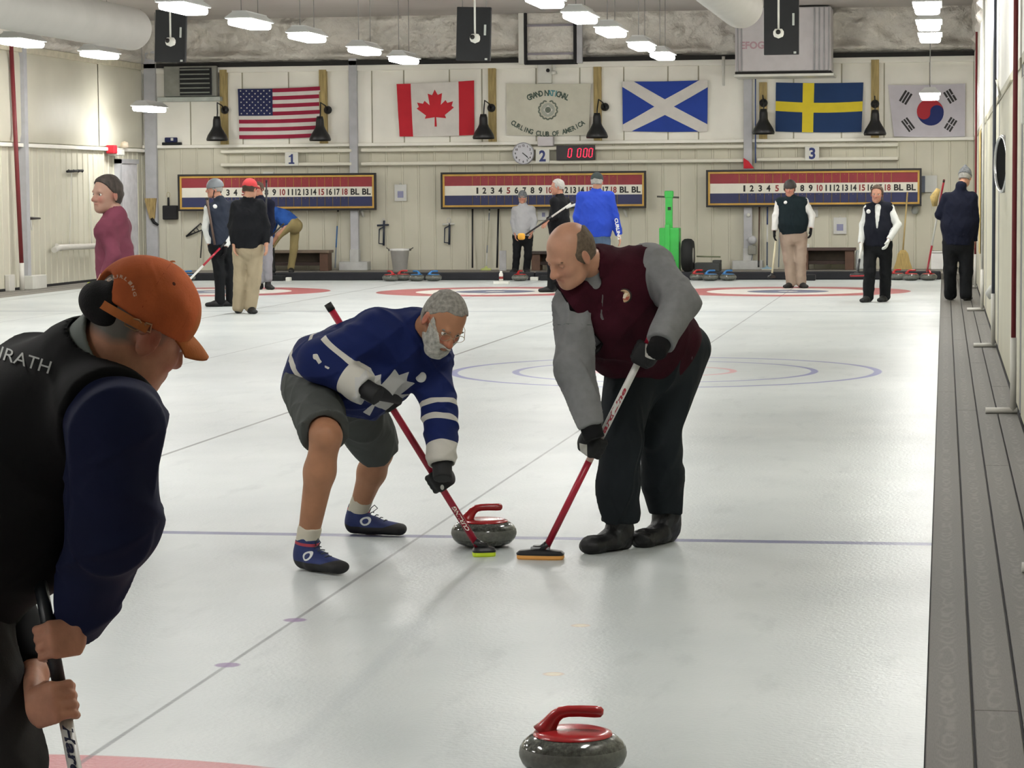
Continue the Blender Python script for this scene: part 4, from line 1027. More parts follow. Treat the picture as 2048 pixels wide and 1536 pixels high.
q = MB(); y0 = atx(231, 330, XL).y; y1 = atx(264, 330, XL).y
q.bevbox((XL+.02, y0, 0.02), (XL+.10, y1, 2.08), mat('white door', '#cfcfd4', .5), .01); q.box((XL+.0, y0-.12, 0), (XL+.12, y0, 2.16), STEEL); q.box((XL, y0-.12, 2.08), (XL+.12, y1+.05, 2.16), STEEL)
tag(q.build('door_1'), kind='structure')
a = LW(228, 302, .1); e = empty('alarm_light', a, 'red and white alarm light over the white door', 'alarm light')
q = MB(); q.bevbox((XL+.05, a.y-.3, a.z-.05), (XL+.2, a.y-.1, a.z+.1), FRED, .02); q.build('red_housing', e)
q = MB(); q.bevbox((XL+.0, a.y-.1, a.z-.08), (XL+.22, a.y+.25, a.z+.02), WHITE, .02); q.build('white_housing', e)
for dz in (0, .0):
    pass
q = MB(); q.lathe([(0, .12), (.07, .09), (.09, 0), (0, -.02)], mat('beige lamp glass', '#cfc2ac', .4), (XL+.10, a.y+.6, 2.37), 12); tag(q.build('emergency_lamp'), 'beige emergency lamp on the ledge right of the red alarm light', 'lamp')
# ---------------------------------------------------------------- right wall things
YC = 12.2; c = atx(2002, 328, XR-.06)
c = at(2002, 328, YC); e = empty('wall_clock', c, 'round black-faced clock with silver rim high on the right wall', 'clock')
nrm = (CPOS-c); nrm.z = 0; nrm.normalize(); ax = Vector((-1, 0, 0)); nn = (ax*.97+nrm*.20).normalized()
Mc = frame(c, Vector((0, 0, 1)).cross(nn), nn)
q = MB(); q.lathe([(0, -.06), (.235, -.06), (.25, -.04), (.25, .0), (.235, .012), (.222, .0), (.222, -.01)], mat('silver rim', '#c2c3c2', .25, metal=.6), n=40, M=Mc); q.build('rim', e)
q = MB(); q.lathe([(0, -.008), (.224, -.008)], mat('black clock face', '#0c0d0e', .95, spec=.1), n=40, M=Mc); q.build('clock_face', e)
for px0, py0, px1, py1, X_, lb in [(1998, 185, 2040, 130, XR-.02, 'thin cable crossing the pale wall sheet above the silver-rimmed clock')]:
    a = atx(1990, 150, XR-.02); b = atx(2000, 190, XR-.02); c2 = atx(1995, 208, XR-.02); d = atx(2022, 162, XR-.02)
    q = MB(); q.tube([a, b, c2, d], .01, mat('cream cord', '#bdb9a6', .6), 6); tag(q.build('wall_cable'), lb, 'cable')
q = MB(); g = atx(1984, 596, XR-.04); q.tube([g+Vector((0, 0, .12)), g+Vector((-.03, 0, .05)), g], [.02, .04, .03], PAPER, 8); tag(q.build('hanging_cloth'), 'crumpled white bit hanging low on the right wall', 'cloth')
q = MB(); y = 8.6; q.bevbox((XR-.02, 6.3, 1.95), (XR+.05, 6.55, 2.25), WHITE, .01); tag(q.build('wall_bracket'), 'white bracket on the wall at the right edge of the picture', 'bracket')
q = MB(); q.bevbox((XR-.014, 26.5, .6), (XR-.001, 27.6, 2.34), mat('yellow timber strip', '#cdb97c', .6), .004); tag(q.build('timber_strip'), 'yellowish timber strip up the right wall behind the walking man', 'timber strip')
# ---------------------------------------------------------------- smooth solids for people
f4 = np.float32
CULL = [None, None]
def V3(p): return np.array([p[0], p[1], p[2]], dtype=np.float64)
def nrm(v): v = V3(v); return v/max(1e-9, np.linalg.norm(v))
def rc(a, b, ra, rb):
    a = V3(a); b = V3(b); ba = b-a; L = max(1e-9, ba @ ba)
    def f(p):
        t = np.clip(((p-a) @ ba)/L, 0, 1); return np.linalg.norm(p-a-t[:, None]*ba, axis=1)-(ra+(rb-ra)*t)
    f.bb = (np.minimum(a-ra, b-rb), np.maximum(a+ra, b+rb)); return f
def ec(a, b, sa, sb, side, rnd=None):
    # capsule from a to b with an elliptical section: half width along `side`, half depth across
    a = V3(a); b = V3(b); ba = b-a; L = np.linalg.norm(ba); ax = ba/max(L, 1e-9)
    s = V3(side); s = s-ax*(s @ ax); s = s/max(1e-9, np.linalg.norm(s)); o = np.cross(ax, s)
    def f(p):
        q = p-a; h = q @ ax; t = np.clip(h/max(L, 1e-9), 0, 1)
        w = sa[0]+(sb[0]-sa[0])*t; d = sa[1]+(sb[1]-sa[1])*t; m = np.minimum(w, d)
        e = (h-t*L); u = (q @ s); v = (q @ o)
        k0 = np.sqrt((u/w)**2+(v/d)**2+(e/m)**2)
        k1 = np.sqrt((u/w**2)**2+(v/d**2)**2+(e/m**2)**2)
        return k0*(k0-1)/np.maximum(k1, 1e-6)
    r = max(*sa, *sb); f.bb = (np.minimum(a, b)-r, np.maximum(a, b)+r); return f
def el(c, r, ax=None):
    c = V3(c); A = np.eye(3) if ax is None else np.array([nrm(v) for v in ax]); r = np.array(r, float)
    def f(p):
        q = (p-c) @ A.T; k0 = np.linalg.norm(q/r, axis=1); k1 = np.linalg.norm(q/(r*r), axis=1)
        return k0*(k0-1)/np.maximum(k1, 1e-6)
    m = r.max(); f.bb = (c-m, c+m); return f
def bxs(c, r, ax, rnd=.01):
    c = V3(c); A = np.array([nrm(v) for v in ax]); r = np.array(r, float)-rnd
    def f(p):
        q = np.abs((p-c) @ A.T)-r
        return np.linalg.norm(np.maximum(q, 0), axis=1)+np.minimum(q.max(axis=1), 0)-rnd
    m = np.linalg.norm(r)+rnd; f.bb = (c-m, c+m); return f
def bbu(fs): return (np.min([f.bb[0] for f in fs], axis=0), np.max([f.bb[1] for f in fs], axis=0))
def un(k, *fs):
    def g(p):
        d = None
        for f in fs:
            if CULL[0] is not None and ((f.bb[0] > CULL[1]).any() or (f.bb[1] < CULL[0]).any()): continue
            e = f(p)
            if d is None: d = e
            elif k <= 0: d = np.minimum(d, e)
            else:
                h = np.clip(.5+.5*(e-d)/k, 0, 1); d = e+(d-e)*h-k*h*(1-h)
        return d if d is not None else np.full(len(p), 1.0)
    g.bb = bbu(fs); return g
def sub(a, b, k=.0):
    def g(p):
        d = a(p); e = -b(p)
        if k <= 0: return np.maximum(d, e)
        h = np.clip(.5-.5*(e-d)/k, 0, 1); return e+(d-e)*h+k*h*(1-h)
    g.bb = a.bb; return g
def inter(a, b):
    g = lambda p: np.maximum(a(p), b(p)); g.bb = a.bb; return g
def cut(a, pt, n):       # keep the side the normal points away from
    pt = V3(pt); n = nrm(n); g = lambda p: np.maximum(a(p), (p-pt) @ n); g.bb = a.bb; return g
def infl(a, r):
    g = lambda p: a(p)-r; g.bb = (a.bb[0]-r, a.bb[1]+r); return g
def folds(a, amp=.004, fr=26, seed=0, sharp=0.0, d=None):
    rs = np.random.RandomState(seed); K = rs.normal(size=(5, 3))*fr; ph = rs.uniform(0, 6.28, 5)
    R = rs.normal(size=(4, 3)); R = R/np.linalg.norm(R, axis=1)[:, None]*fr*1.5
    if d is not None: dd = nrm(d); R = R-(R @ dd)[:, None]*dd*.75
    def g(p):
        n = np.zeros(len(p))
        for k, q in zip(K, ph): n += np.sin(p @ k+q+1.5*np.sin(p @ (k[::-1]*.4)+q))
        n = n/2.5
        if sharp:
            r = np.zeros(len(p))
            for i, k in enumerate(R):
                w = np.sin(p @ k+ph[i]+1.7*np.sin(p @ (k[::-1]*.35)+ph[i+1])); m = .5+.5*np.sin(p @ (k[[1, 2, 0]]*.28)+ph[i])
                r = np.maximum(r, (1-np.abs(w))**2*m)
            n = n*.6-sharp*r
        return a(p)+amp*n
    m = amp*(1.5+sharp)
    g.bb = (a.bb[0]-m, a.bb[1]+m); return g
def mesh_sdf(name, f, h, mats, parent, attrs=None, smooth=1):
    lo = f.bb[0]-2.5*h; hi = f.bb[1]+2.5*h; B = 8
    nb = np.ceil((hi-lo)/(h*B)).astype(int)+1
    cen = [lo[i]+(np.arange(nb[i])+.5)*B*h for i in range(3)]
    C = np.stack(np.meshgrid(*cen, indexing='ij'), -1).reshape(-1, 3)
    d = f(C); act = np.abs(d) < B*h*1.75
    N = nb*B; F = np.repeat(np.repeat(np.repeat(np.where(d < 0, -1., 1.).reshape(nb), B, 0), B, 1), B, 2).astype(f4)
    ids = np.argwhere(act.reshape(nb)); loc = np.stack(np.meshgrid(*[np.arange(B)]*3, indexing='ij'), -1).reshape(-1, 3)
    key = (ids*B*h/.2).astype(int) @ np.array([1, 1000, 1000000]); order = np.argsort(key, kind='stable'); ids = ids[order]; key = key[order]
    for grp in np.split(np.arange(len(ids)), np.flatnonzero(np.diff(key))+1):
        I = (ids[grp][:, None, :]*B+loc[None]).reshape(-1, 3); pp = lo+I*h
        CULL[0] = pp.min(axis=0)-.09; CULL[1] = pp.max(axis=0)+.09
        F[I[:, 0], I[:, 1], I[:, 2]] = f(pp)
    CULL[0] = CULL[1] = None
    S = F < 0
    cnt = np.zeros(N-1, np.int8)
    for dx in (0, 1):
        for dy in (0, 1):
            for dz in (0, 1): cnt += S[dx:N[0]-1+dx, dy:N[1]-1+dy, dz:N[2]-1+dz]
    cells = np.argwhere((cnt > 0) & (cnt < 8))
    idx = -np.ones(N-1, np.int32); idx[cells[:, 0], cells[:, 1], cells[:, 2]] = np.arange(len(cells))
    acc = np.zeros((len(cells), 3)); num = np.zeros(len(cells))
    cr = [(x, y, z) for x in (0, 1) for y in (0, 1) for z in (0, 1)]
    val = {c: F[cells[:, 0]+c[0], cells[:, 1]+c[1], cells[:, 2]+c[2]].astype(float) for c in cr}
    for a in cr:
        for ax in range(3):
            if a[ax] == 0:
                b = list(a); b[ax] = 1; b = tuple(b); va, vb = val[a], val[b]; m = (va < 0) != (vb < 0)
                t = np.where(m, va/np.where(m, va-vb, 1), 0)
                for k in range(3): acc[:, k] += np.where(m, a[k]+(t if k == ax else 0), 0)
                num += m
    P = lo+(cells+acc/num[:, None])*h
    faces = []
    for ax in range(3):
        o = [(1, 2), (2, 0), (0, 1)][ax]
        sl = [slice(1, N[i]-1) for i in range(3)]; sl2 = list(sl); sl2[ax] = slice(2, N[ax])
        sl1 = list(sl); 
        A = S[tuple(sl1)]; Bq = S[tuple(sl2)]
        for flip, M in ((False, A & ~Bq), (True, ~A & Bq)):
            q = np.argwhere(M)+1
            if not len(q): continue
            def g(du, dv):
                r = q.copy(); r[:, o[0]] -= du; r[:, o[1]] -= dv; return idx[r[:, 0], r[:, 1], r[:, 2]]
            quad_ = np.stack([g(0, 0), g(1, 0), g(1, 1), g(0, 1)], 1)
            if flip: quad_ = quad_[:, ::-1]
            faces.append(quad_)
    Q = np.concatenate(faces); Q = Q[(Q >= 0).all(axis=1)]
    for _ in range(smooth):
        s = np.zeros_like(P); n = np.zeros(len(P))
        for i in range(4):
            np.add.at(s, Q[:, i], P[Q[:, (i+1) % 4]]); np.add.at(n, Q[:, i], 1)
            np.add.at(s, Q[:, (i+1) % 4], P[Q[:, i]]); np.add.at(n, Q[:, (i+1) % 4], 1)
        P = P*.5+.5*s/np.maximum(n, 1)[:, None]
    me = bpy.data.meshes.new(name)
    me.vertices.add(len(P)); me.vertices.foreach_set('co', P.astype(f4).ravel())
    me.loops.add(len(Q)*4); me.loops.foreach_set('vertex_index', Q.ravel().astype(np.int32))
    me.polygons.add(len(Q)); me.polygons.foreach_set('loop_start', np.arange(0, len(Q)*4, 4, dtype=np.int32))
    me.polygons.foreach_set('loop_total', np.full(len(Q), 4, np.int32)); me.polygons.foreach_set('use_smooth', np.ones(len(Q), bool))
    me.update(calc_edges=True); me.validate()
    for m in (mats if isinstance(mats, (list, tuple)) else [mats]): me.materials.append(m)
    for an, af in (attrs or {}).items():
        at_ = me.attributes.new(an, 'FLOAT', 'POINT'); at_.data.foreach_set('value', af(P).astype(f4))
    return link(name, me, parent)

# ---------------------------------------------------------------- people
SKIN = mat('skin', '#b98a72', .55, var=.05, nscale=20, masks=(('lip', ('#9a5a50', .006)), ('rosy', ('#b5705c', .03))), spec=.35, sub=.05)
SKIN2 = mat('tanned skin', '#a37457', .5, var=.06, nscale=16, masks=(('lip', ('#8e4c44', .006)), ('rosy', ('#a5604a', .03))), spec=.35, sub=.05)
SKIN3 = mat('ruddy skin', '#b3816c', .55, var=.06, nscale=18, masks=(('lip', ('#96544c', .006)), ('rosy', ('#aa7060', .02))), spec=.35, sub=.05)
EYEW = mat('eye white', '#d8d4cc', .3, var=0, masks=(('iris', '#3a2a20'),))
def head_sdf(c, F_, U_, k=1.0, nose=1.0, jaw=1.0):
    F_ = nrm(F_); U_ = V3(U_); U_ = nrm(U_-F_*(U_ @ F_)); S_ = np.cross(F_, U_)
    c = V3(c)
    P = lambda f, s, u: c+(F_*f+S_*s+U_*u)*k
    A = (F_, S_, U_)
    cran = el(P(-.008, 0, .028), np.array([.098, .077, .092])*k, A)
    face = el(P(.030, 0, -.035), np.array([.064, .060, .084])*k, A)
    jawp = el(P(.028, 0, -.078), np.array([.056, .052*jaw, .038])*k, A)
    chin = el(P(.070, 0, -.098), np.array([.021, .024, .018])*k, A)
    f = un(.03*k, cran, face, jawp, chin)
    brow = rc(P(.083, -.032, .018), P(.083, .032, .018), .011*k, .011*k)
    cheek = [el(P(.062, s*.036, -.030), np.array([.024, .020, .022])*k, A) for s in (-1, 1)]
    f = un(.016*k, f, brow, *cheek)
    for s in (-1, 1): f = sub(f, el(P(.098, s*.032, .001), np.array([.017, .017, .011])*k, A), .012*k)
    nb = rc(P(.090, 0, .012), P(.113*nose, 0, -.030), .0085*k, .0125*k); tip = el(P(.110*nose, 0, -.033), np.array([.014, .0125, .011])*k, A)
    nos = [el(P(.098*nose, s*.013, -.036), np.array([.011, .008, .008])*k, A) for s in (-1, 1)]
    f = un(.010*k, f, nb, tip, *nos)
    lips = [rc(P(.0905, -.020, -.062), P(.097, 0, -.0595), .004*k, .0055*k), rc(P(.0905, .020, -.062), P(.097, 0, -.0595), .004*k, .0055*k), rc(P(.088, -.016, -.070), P(.088, .016, -.070), .0065*k, .0065*k)]
    f = un(.006*k, f, *lips)
    f = sub(f, rc(P(.100, -.022, -.0655), P(.100, .022, -.0655), .0022*k, .0022*k), .005*k)
    ears = []
    for s in (-1, 1):
        e = el(P(-.008, s*.079, -.010), np.array([.021, .009, .033])*k, (nrm(F_+.35*s*S_), nrm(S_-.35*s*F_), nrm(U_-.12*F_)))
        e = sub(e, el(P(-.003, s*.090, -.004), np.array([.012, .008, .020])*k, A), .006*k); ears.append(e)
    f = un(.008*k, f, *ears)
    f.P = P; f.A = A; f.k = k; f.cran = cran; f.face = face; f.S = S_; f.F = F_; f.U = U_; f.c = c
    f.lipf = un(.0, *lips)
    return f
def hand_grip(wrist, grip, d, out, r=.0135, scale=1.0, flip=1, glove=0.0):
    """hand closed round a shaft: grip point on the shaft, d along the shaft (index finger side), out = from shaft to the back of the palm"""
    d = nrm(d); out = V3(out); out = nrm(out-d*(out @ d)); t = np.cross(d, out)
    if t @ (V3(grip)-V3(wrist)) < 0: t = -t
    # fingers set off towards t
    g = V3(grip); w = V3(wrist); sc = scale; fr = .0088*sc+glove
    palmc = g+out*(r+.017*sc)-t*.012*sc
    parts = [ec(palmc-t*.030*sc, palmc+t*.022*sc, (.040*sc+glove, .016*sc+glove), (.042*sc+glove, .014*sc+glove), d)]
    parts.append(ec(w, palmc-t*.035*sc, (.029*sc+glove, .022*sc+glove), (.036*sc+glove, .018*sc+glove), d))
    def ang(a): a = math.radians(a); return out*math.cos(a)+t*math.sin(a)
    for i in range(4):
        o = (1.5-i)*.0195*sc; R = r+fr*.95; lw = [1, 1.04, 1, .86][i]
        a0 = g+d*o+ang(28)*(R+.010*sc); a1 = g+d*o*1.0+ang(88)*(R+.006*sc); a2 = g+d*o*.98+ang(150)*(R+.001); a3 = g+d*o*.96+ang(215)*R
        parts += [rc(a0, a1, fr*1.08*lw, fr*1.02*lw), rc(a1, a2, fr*lw, fr*.94*lw), rc(a2, a3, fr*.92*lw, fr*.82*lw)]
    th0 = palmc-t*.030*sc+d*.030*sc; th1 = g+d*.040*sc+ang(-75)*(r+fr+.008*sc); th2 = g+d*.034*sc+ang(-140)*(r+fr*1.02)
    parts += [rc(th0, th1, fr*1.4, fr*1.15), rc(th1, th2, fr*1.1, fr*.9)]
    return un(.006*sc, *parts)
def hand_open(w, d, back, thumb, scale=1.0, curl=.35, glove=0.0):
    """relaxed hand: d wrist to fingers, back = back-of-hand normal, thumb = side of the thumb"""
    d = nrm(d); back = V3(back); back = nrm(back-d*(back @ d)); th = np.cross(d, back)
    if th @ V3(thumb) < 0: th = -th
    w = V3(w); sc = scale; fr = .0085*sc+glove
    pe = w+d*.082*sc
    parts = [ec(w, pe, (.028*sc+glove, .020*sc+glove), (.040*sc+glove, .014*sc+glove), th)]
    for i, L in enumerate([.070, .078, .072, .056]):
        L *= sc; o = (1.5-i)*.0195*sc; a = pe+th*o-d*.006; c1 = curl*.6; c2 = curl*1.6; c3 = curl*2.6
        dr = lambda c: d*math.cos(c)-back*math.sin(c)
        b = a+dr(c1)*L*.45; c_ = b+dr(c2)*L*.32; e = c_+dr(c3)*L*.25; dr2 = th*.1*(1.5-i)*.02
        parts += [rc(a, b, fr*1.05, fr), rc(b, c_, fr, fr*.93), rc(c_, e, fr*.92, fr*.8)]
    t0 = w+d*.022*sc+th*.020*sc; t1 = t0+(d*.75+th*.62-back*.25)*.038*sc; t2 = t1+(d*.9+th*.15-back*.3)*.030*sc
    parts += [rc(t0, t1, fr*1.55, fr*1.15), rc(t1, t2, fr*1.12, fr*.92)]
    return un(.006*sc, *parts)
def shoe_sdf(ankle, toe_dir, L=.28, z=0.0, sole=.0, w=.046):
    a = V3(ankle); t = V3(toe_dir); 
    if abs(t[2]) < 1e-6: pass
    t = nrm(t); s = nrm(np.cross((0, 0, 1), t)); up = np.cross(t, s)
    heel = V3((a[0], a[1], z))-t*.055; 
    P = lambda f, u, v=0: heel+t*f+up*u+s*v
    body = un(.03, ec(P(.035, .045), P(.12, .042), (.038, .042), (w, .040), s), ec(P(.12, .040), P(L-.05, .030), (w, .038), (w*.9, .027), s),
              rc(P(.05, .06), a+up*.01, .046, .043))
    body = cut(body, P(0, .004), -up)
    body.P = P; body.up = up; body.t = t; body.s = s; body.L = L
    return body
class Person:
    def __init__(s, name, loc, label, Yb=None, grp=None):
        s.e = empty('person', loc, label, 'person', grp)
def eyes(h, parent, r=.0118):
    for s in (-1, 1):
        c = h.P(.0765, s*.0315, .0015); f = el(c, np.array([r]*3)*h.k)
        mesh_sdf('eye', f, .0035*h.k, EYEW, parent, {'iris': lambda p, c=c: np.linalg.norm(p-(c+h.F*r*h.k), axis=1)-.0068*h.k}, 0)
def skin_attrs(h):
    q = lambda p: ((p-h.c) @ h.F/h.k, (p-h.c) @ h.S/h.k, (p-h.c) @ h.U/h.k)
    def rosy(p):
        f, s, u = q(p); d1 = np.sqrt((f-.085)**2+(np.abs(s)-.035)**2+(u+.03)**2)-.022; d2 = np.sqrt((f-.115)**2+s**2+(u+.033)**2)-.016
        d3 = np.sqrt((np.abs(s)-.085)**2+(f+.005)**2+(u+.005)**2)-.03
        return np.minimum(np.minimum(d1, d2), d3)
    return {'lip': lambda p: h.lipf(p)-.0, 'rosy': rosy}
def cap_sdf(h, th=.012, low=.02, brimdir=1, brim=True, tilt=0.0):
    A = h.A; k = h.k
    dome = el(h.P(-.006, 0, .036), np.array([.104+th, .083+th, .098+th*.6])*k, A)
    n = nrm(h.U+h.F*tilt); dome = cut(dome, h.P(0, 0, low), -n)
    return dome
# ---------------------------------------------------------------- dressed figures
def avg(*v): return sum((V3(x) for x in v), np.zeros(3))/len(v)
def figure(name_label, Y, J, F_, U_=(0, 0, 1), hk=1.0, top=None, vest=None, bottom=None, shoe=None, toes=((0, -1, 0), (0, -1, 0)), gloves=None,
           cw=(.175, .115), ww=(.16, .12), pw=(.165, .125), h=.012, hh=.006, skin=None, zfloor=0.0, hair=None, hat=None, hands=None, collar=None,
           leg=(.085, .064, .056), arm=(.060, .047, .038), hem=-.02, grp=None, vhem=None, fold=.004, shoeL=.28, sleeve_end=.0, badge=None, vneck=None, belt=None, neckm=None):
    """J: joints as (px, py, dy): seen position and depth offset from the plane Y"""
    W = {k: (V3(at(v[0], v[1], Y+(v[2] if len(v) > 2 else 0)))) for k, v in J.items()}
    for s in 'LR': W['an'+s][2] = max(W['an'+s][2], zfloor+.08)
    base = avg(W['anL'], W['anR']); base[2] = zfloor
    e = empty('person', Vector(base), name_label, 'person', grp)
    sk = skin or SKIN
    S = nrm(W['shR']-W['shL']); mid = avg(W['shL'], W['shR']); hp = avg(W['hipL'], W['hipR']); ax = nrm(hp-mid)
    chest = mid+ax*.13; waist = mid*.38+hp*.62; SH = nrm(W['hipR']-W['hipL'])
    tor = un(.06, ec(chest, waist, cw, ww, S), ec(waist, hp, ww, pw, SH), rc(W['shL'], W['shR'], .062, .062), rc(mid, W['nk'], .075, .055))
    armf = {s: un(.02, rc(W['sh'+s], W['el'+s], arm[0], arm[1]), rc(W['el'+s], W['wr'+s], arm[1], arm[2])) for s in 'LR'}
    legf = {s: un(.03, rc(W['hip'+s], W['kn'+s], leg[0], leg[1]), rc(W['kn'+s], W['an'+s], leg[1], leg[2])) for s in 'LR'}
    H = head_sdf(W['head'], F_, U_, hk)
    neck = rc(H.P(-.025, 0, -.06), W['nk'], .052*hk, .060)
    hnd = {}
    for s in 'LR':
        sp = (hands or {}).get(s)
        if sp is None:
            d = nrm(W['wr'+s]-W['el'+s]); out = S*(1 if s == 'R' else -1)
            hnd[s] = hand_open(W['wr'+s]+d*.015, nrm(d+V3((0, 0, -.5))), out, F_)
        elif callable(sp): hnd[s] = sp(W)
        else: hnd[s] = hand_grip(W['wr'+s], sp[0], sp[1], sp[2], *(sp[3:] or ()))
    parts = [H, neck, infl(tor, -.03)]
    for s in 'LR':
        parts += [rc(W['sh'+s], W['el'+s], .042, .036), rc(W['el'+s], W['wr'+s], .038, .027), rc(W['hip'+s], W['kn'+s], .065, .048), rc(W['kn'+s], W['an'+s], .046, .036), hnd[s]]
    body = un(.012, *parts)
    mesh_sdf('body', body, hh, sk, e, skin_attrs(H))
    eyes(H, e)
    if gloves:
        for s in 'LR':
            g = infl(hnd[s], .004); mesh_sdf('glove', g, max(.005, hh*.8), gloves, e)
    for s, t in zip('LR', toes):
        if shoe:
            f = shoe_sdf(W['an'+s], t, shoeL, zfloor if True else 0)
            mesh_sdf('shoe', infl(f, .002), .008, shoe, e)
    if bottom:
        pel = ec(waist*.3+hp*.7, hp+ax*.03, (pw[0]+.004, pw[1]+.004), (pw[0]*.97, pw[1]), SH)
        L = {}
        for s in 'LR':
            a = nrm(W['an'+s]-W['kn'+s]); L[s] = cut(infl(legf[s], .006), W['an'+s]+a*.055, a)
        tr = folds(un(.035, pel, L['L'], L['R']), fold*1.3, 22, 3, 1.5)
        tr = cut(tr, waist*.45+hp*.55, -ax)
        mesh_sdf('trousers', tr, h, bottom, e)
    def sleeve(s, k=.0):
        a = nrm(W['wr'+s]-W['el'+s]); return cut(infl(armf[s], k), W['wr'+s]-a*sleeve_end, a)
    hemp = hp+ax*(hem if vhem is None else vhem)
    if top:
        t = un(.03, cut(infl(tor, .012 if not vest else .004), hp+ax*hem if not vest else hp-ax*.02, ax), sleeve('L'), sleeve('R'))
        if vneck: pass
        t = folds(t, fold*1.3, 24, 7, 1.5)
        ck = rc(W['nk'], W['nk']+ (H.P(-.02, 0, -.09)-W['nk'])*.45, .068, .062)
        t = un(.02, t, ck)
        t = sub(t, rc(W['nk'], H.P(-.02, 0, -.05), .045, .056))
        mesh_sdf('jacket' if not vest else 'shirt', t, h, top, e)
    if vest:
        v = cut(infl(tor, .02), hemp, ax)
        for s, sg in (('L', -1), ('R', 1)):
            v = sub(v, rc(W['sh'+s]+S*sg*.03, W['sh'+s]+S*sg*.03+ax*.10, .062, .05), .01)
        v = un(.015, v, rc(W['nk'], W['nk']+(H.P(-.02, 0, -.09)-W['nk'])*.35, .074, .066))
        v = sub(v, rc(W['nk'], H.P(-.02, 0, -.05), .052, .06))
        if vneck:
            fr = nrm(V3(F_)*np.array([1, 1, 0])); c0 = mid+fr*.12-ax*.03; c1 = mid+fr*.15+ax*vneck
            v = sub(v, ec(c0, c1, (.05, .08), (.012, .08), S))
        mesh_sdf('vest', folds(v, fold*1.2, 20, 11, 1.2), h, vest, e)
    fr = nrm(np.cross((0, 0, 1), -S)); 
    if (fr @ V3(F_)) < -0.2 and not (badge and badge[0] == 'back'): pass
    if badge:
        kind, px, py, r, m_ = badge
        o = V3(at(px, py, Y)); dv = nrm(o-V3(CPOS)); 
        src = infl(tor, .022)
        t_ = np.linalg.norm(o-V3(CPOS))-.5
        for _ in range(60): 
            q = V3(CPOS)+dv*t_; d = float(src(q[None])[0])
            if d < .002: break
            t_ += d*.8
        g = np.array([float(src((q+np.eye(3)[i]*.01)[None])[0])-float(src((q-np.eye(3)[i]*.01)[None])[0]) for i in range(3)]); g = nrm(g)
        mb = MB(); mb.lathe([(0, .004), (r*.9, .004), (r, 0), (r, -.004)], m_, q+g*.004, 16, M=frame((0, 0, 0), Vector(g).orthogonal(), g)); mb.build('badge', e)
    if hair:
        hm, kind = hair
        def reg(p):
            f = (p-H.c) @ H.F/H.k; s = (p-H.c) @ H.S/H.k; u = (p-H.c) @ H.U/H.k
            if kind == 'short': return np.maximum(f-.045-np.maximum(0, (u-.06))*1.2, -.035-u+np.maximum(0, f)*.9)*H.k
            if kind == 'back': return np.maximum(np.maximum(f-.040-np.maximum(0, (u-.05))*.9, -.10-u), .02+f-np.maximum(0, u+.02)*.9)*H.k
            if kind == 'long': return np.maximum(f-.03-np.maximum(0, (u-.06))*1.4, -.14-u)*H.k
        hs = infl(un(.02, H.cran, el(H.P(-.045, 0, -.02), np.array([.05, .062, .07])*H.k, H.A)), .010)
        if kind == 'back': hs = un(.02, hs, el(H.P(-.10, 0, .0), np.array([.032, .035, .035])*H.k, H.A))
        if kind == 'long': hs = un(.03, hs, el(H.P(-.05, 0, -.06), np.array([.05, .075, .09])*H.k, H.A))
        f = lambda p: np.maximum(hs(p), reg(p)); f.bb = hs.bb; mesh_sdf('hair', folds(f, .002, 60, 5), hh, hm, e)
    if hat: hat(H, e, hh)
    return e, W, H
def beanie(m_, tip=0):
    def g(H, e, hh):
        k = H.k; f = el(H.P(-.012, 0, .045), np.array([.108, .088, .100])*k, H.A)
        if tip: f = un(.03, f, rc(H.P(-.03, 0, .10), H.P(-.05, 0, .15), .06*k, .02*k))
        f = cut(f, H.P(0, 0, .012), -nrm(H.U+H.F*.25)); f = un(.006, f, cut(cut(infl(el(H.P(-.01, 0, .03), np.array([.110, .090, .09])*k, H.A), .003), H.P(0, 0, .010), -nrm(H.U+H.F*.25)), H.P(0, 0, .045), nrm(H.U+H.F*.25)))
        mesh_sdf('knit_hat', f, hh, m_, e)
    return g
def helmet(m_):
    def g(H, e, hh):
        k = H.k; f = cut(el(H.P(-.01, 0, .035), np.array([.122, .10, .115])*k, H.A), H.P(0, 0, .018), -nrm(H.U+H.F*.1))
        st = un(.0, *[rc(H.P(.0, s*.082, .02), H.P(.03, s*.045, -.115), .008*k, .008*k) for s in (-1, 1)], rc(H.P(.03, -.045, -.115), H.P(.03, .045, -.115), .009*k, .009*k))
        mesh_sdf('helmet', f, hh, m_, e); mesh_sdf('chin_strap', st, .005, BLK, e)
    return g
def ballcap(m_, strap=True):
    def g(H, e, hh):
        k = H.k; f = cut(el(H.P(-.006, 0, .040), np.array([.110, .090, .098])*k, H.A), H.P(0, 0, .024), -nrm(H.U+H.F*.02))
        br = ec(H.P(.09, 0, .034), H.P(.165, 0, .022), (.075*k, .006), (.06*k, .006), H.S)
        mesh_sdf('cap', un(.008, f, br), hh, m_, e)
    return g
CB = lambda n, c, **k: mat(n, c, .85, var=.06, nscale=5, bump=.25, bscale=200, bdist=.002, **dict(dict(wrinkle=.8, spec=.25), **k))
DKV = CB('dark vest fleece', '#0e1d22'); BLKJ = CB('black jacket', '#0d0f14'); WSH = CB('white shirt', '#d3d5d2'); KHA = CB('khaki cotton', '#9d9078')
KH2 = CB('olive khaki', '#92845c'); BLKT = CB('black trousers', '#0f1114'); GREYF = CB('grey fleece', '#a3a4a6'); ROYAL = CB('royal blue fleece', '#2440a6'); NAVJ = CB('navy coat', '#0b1024')
PINK = CB('dusty rose top', '#7d4153'); BSHOE = mat('black shoe', '#131415', .6, var=.1); GLV = CB('black glove', '#101012'); GREYH = mat('grey knit', '#66696c', .95, var=.2, nscale=40)
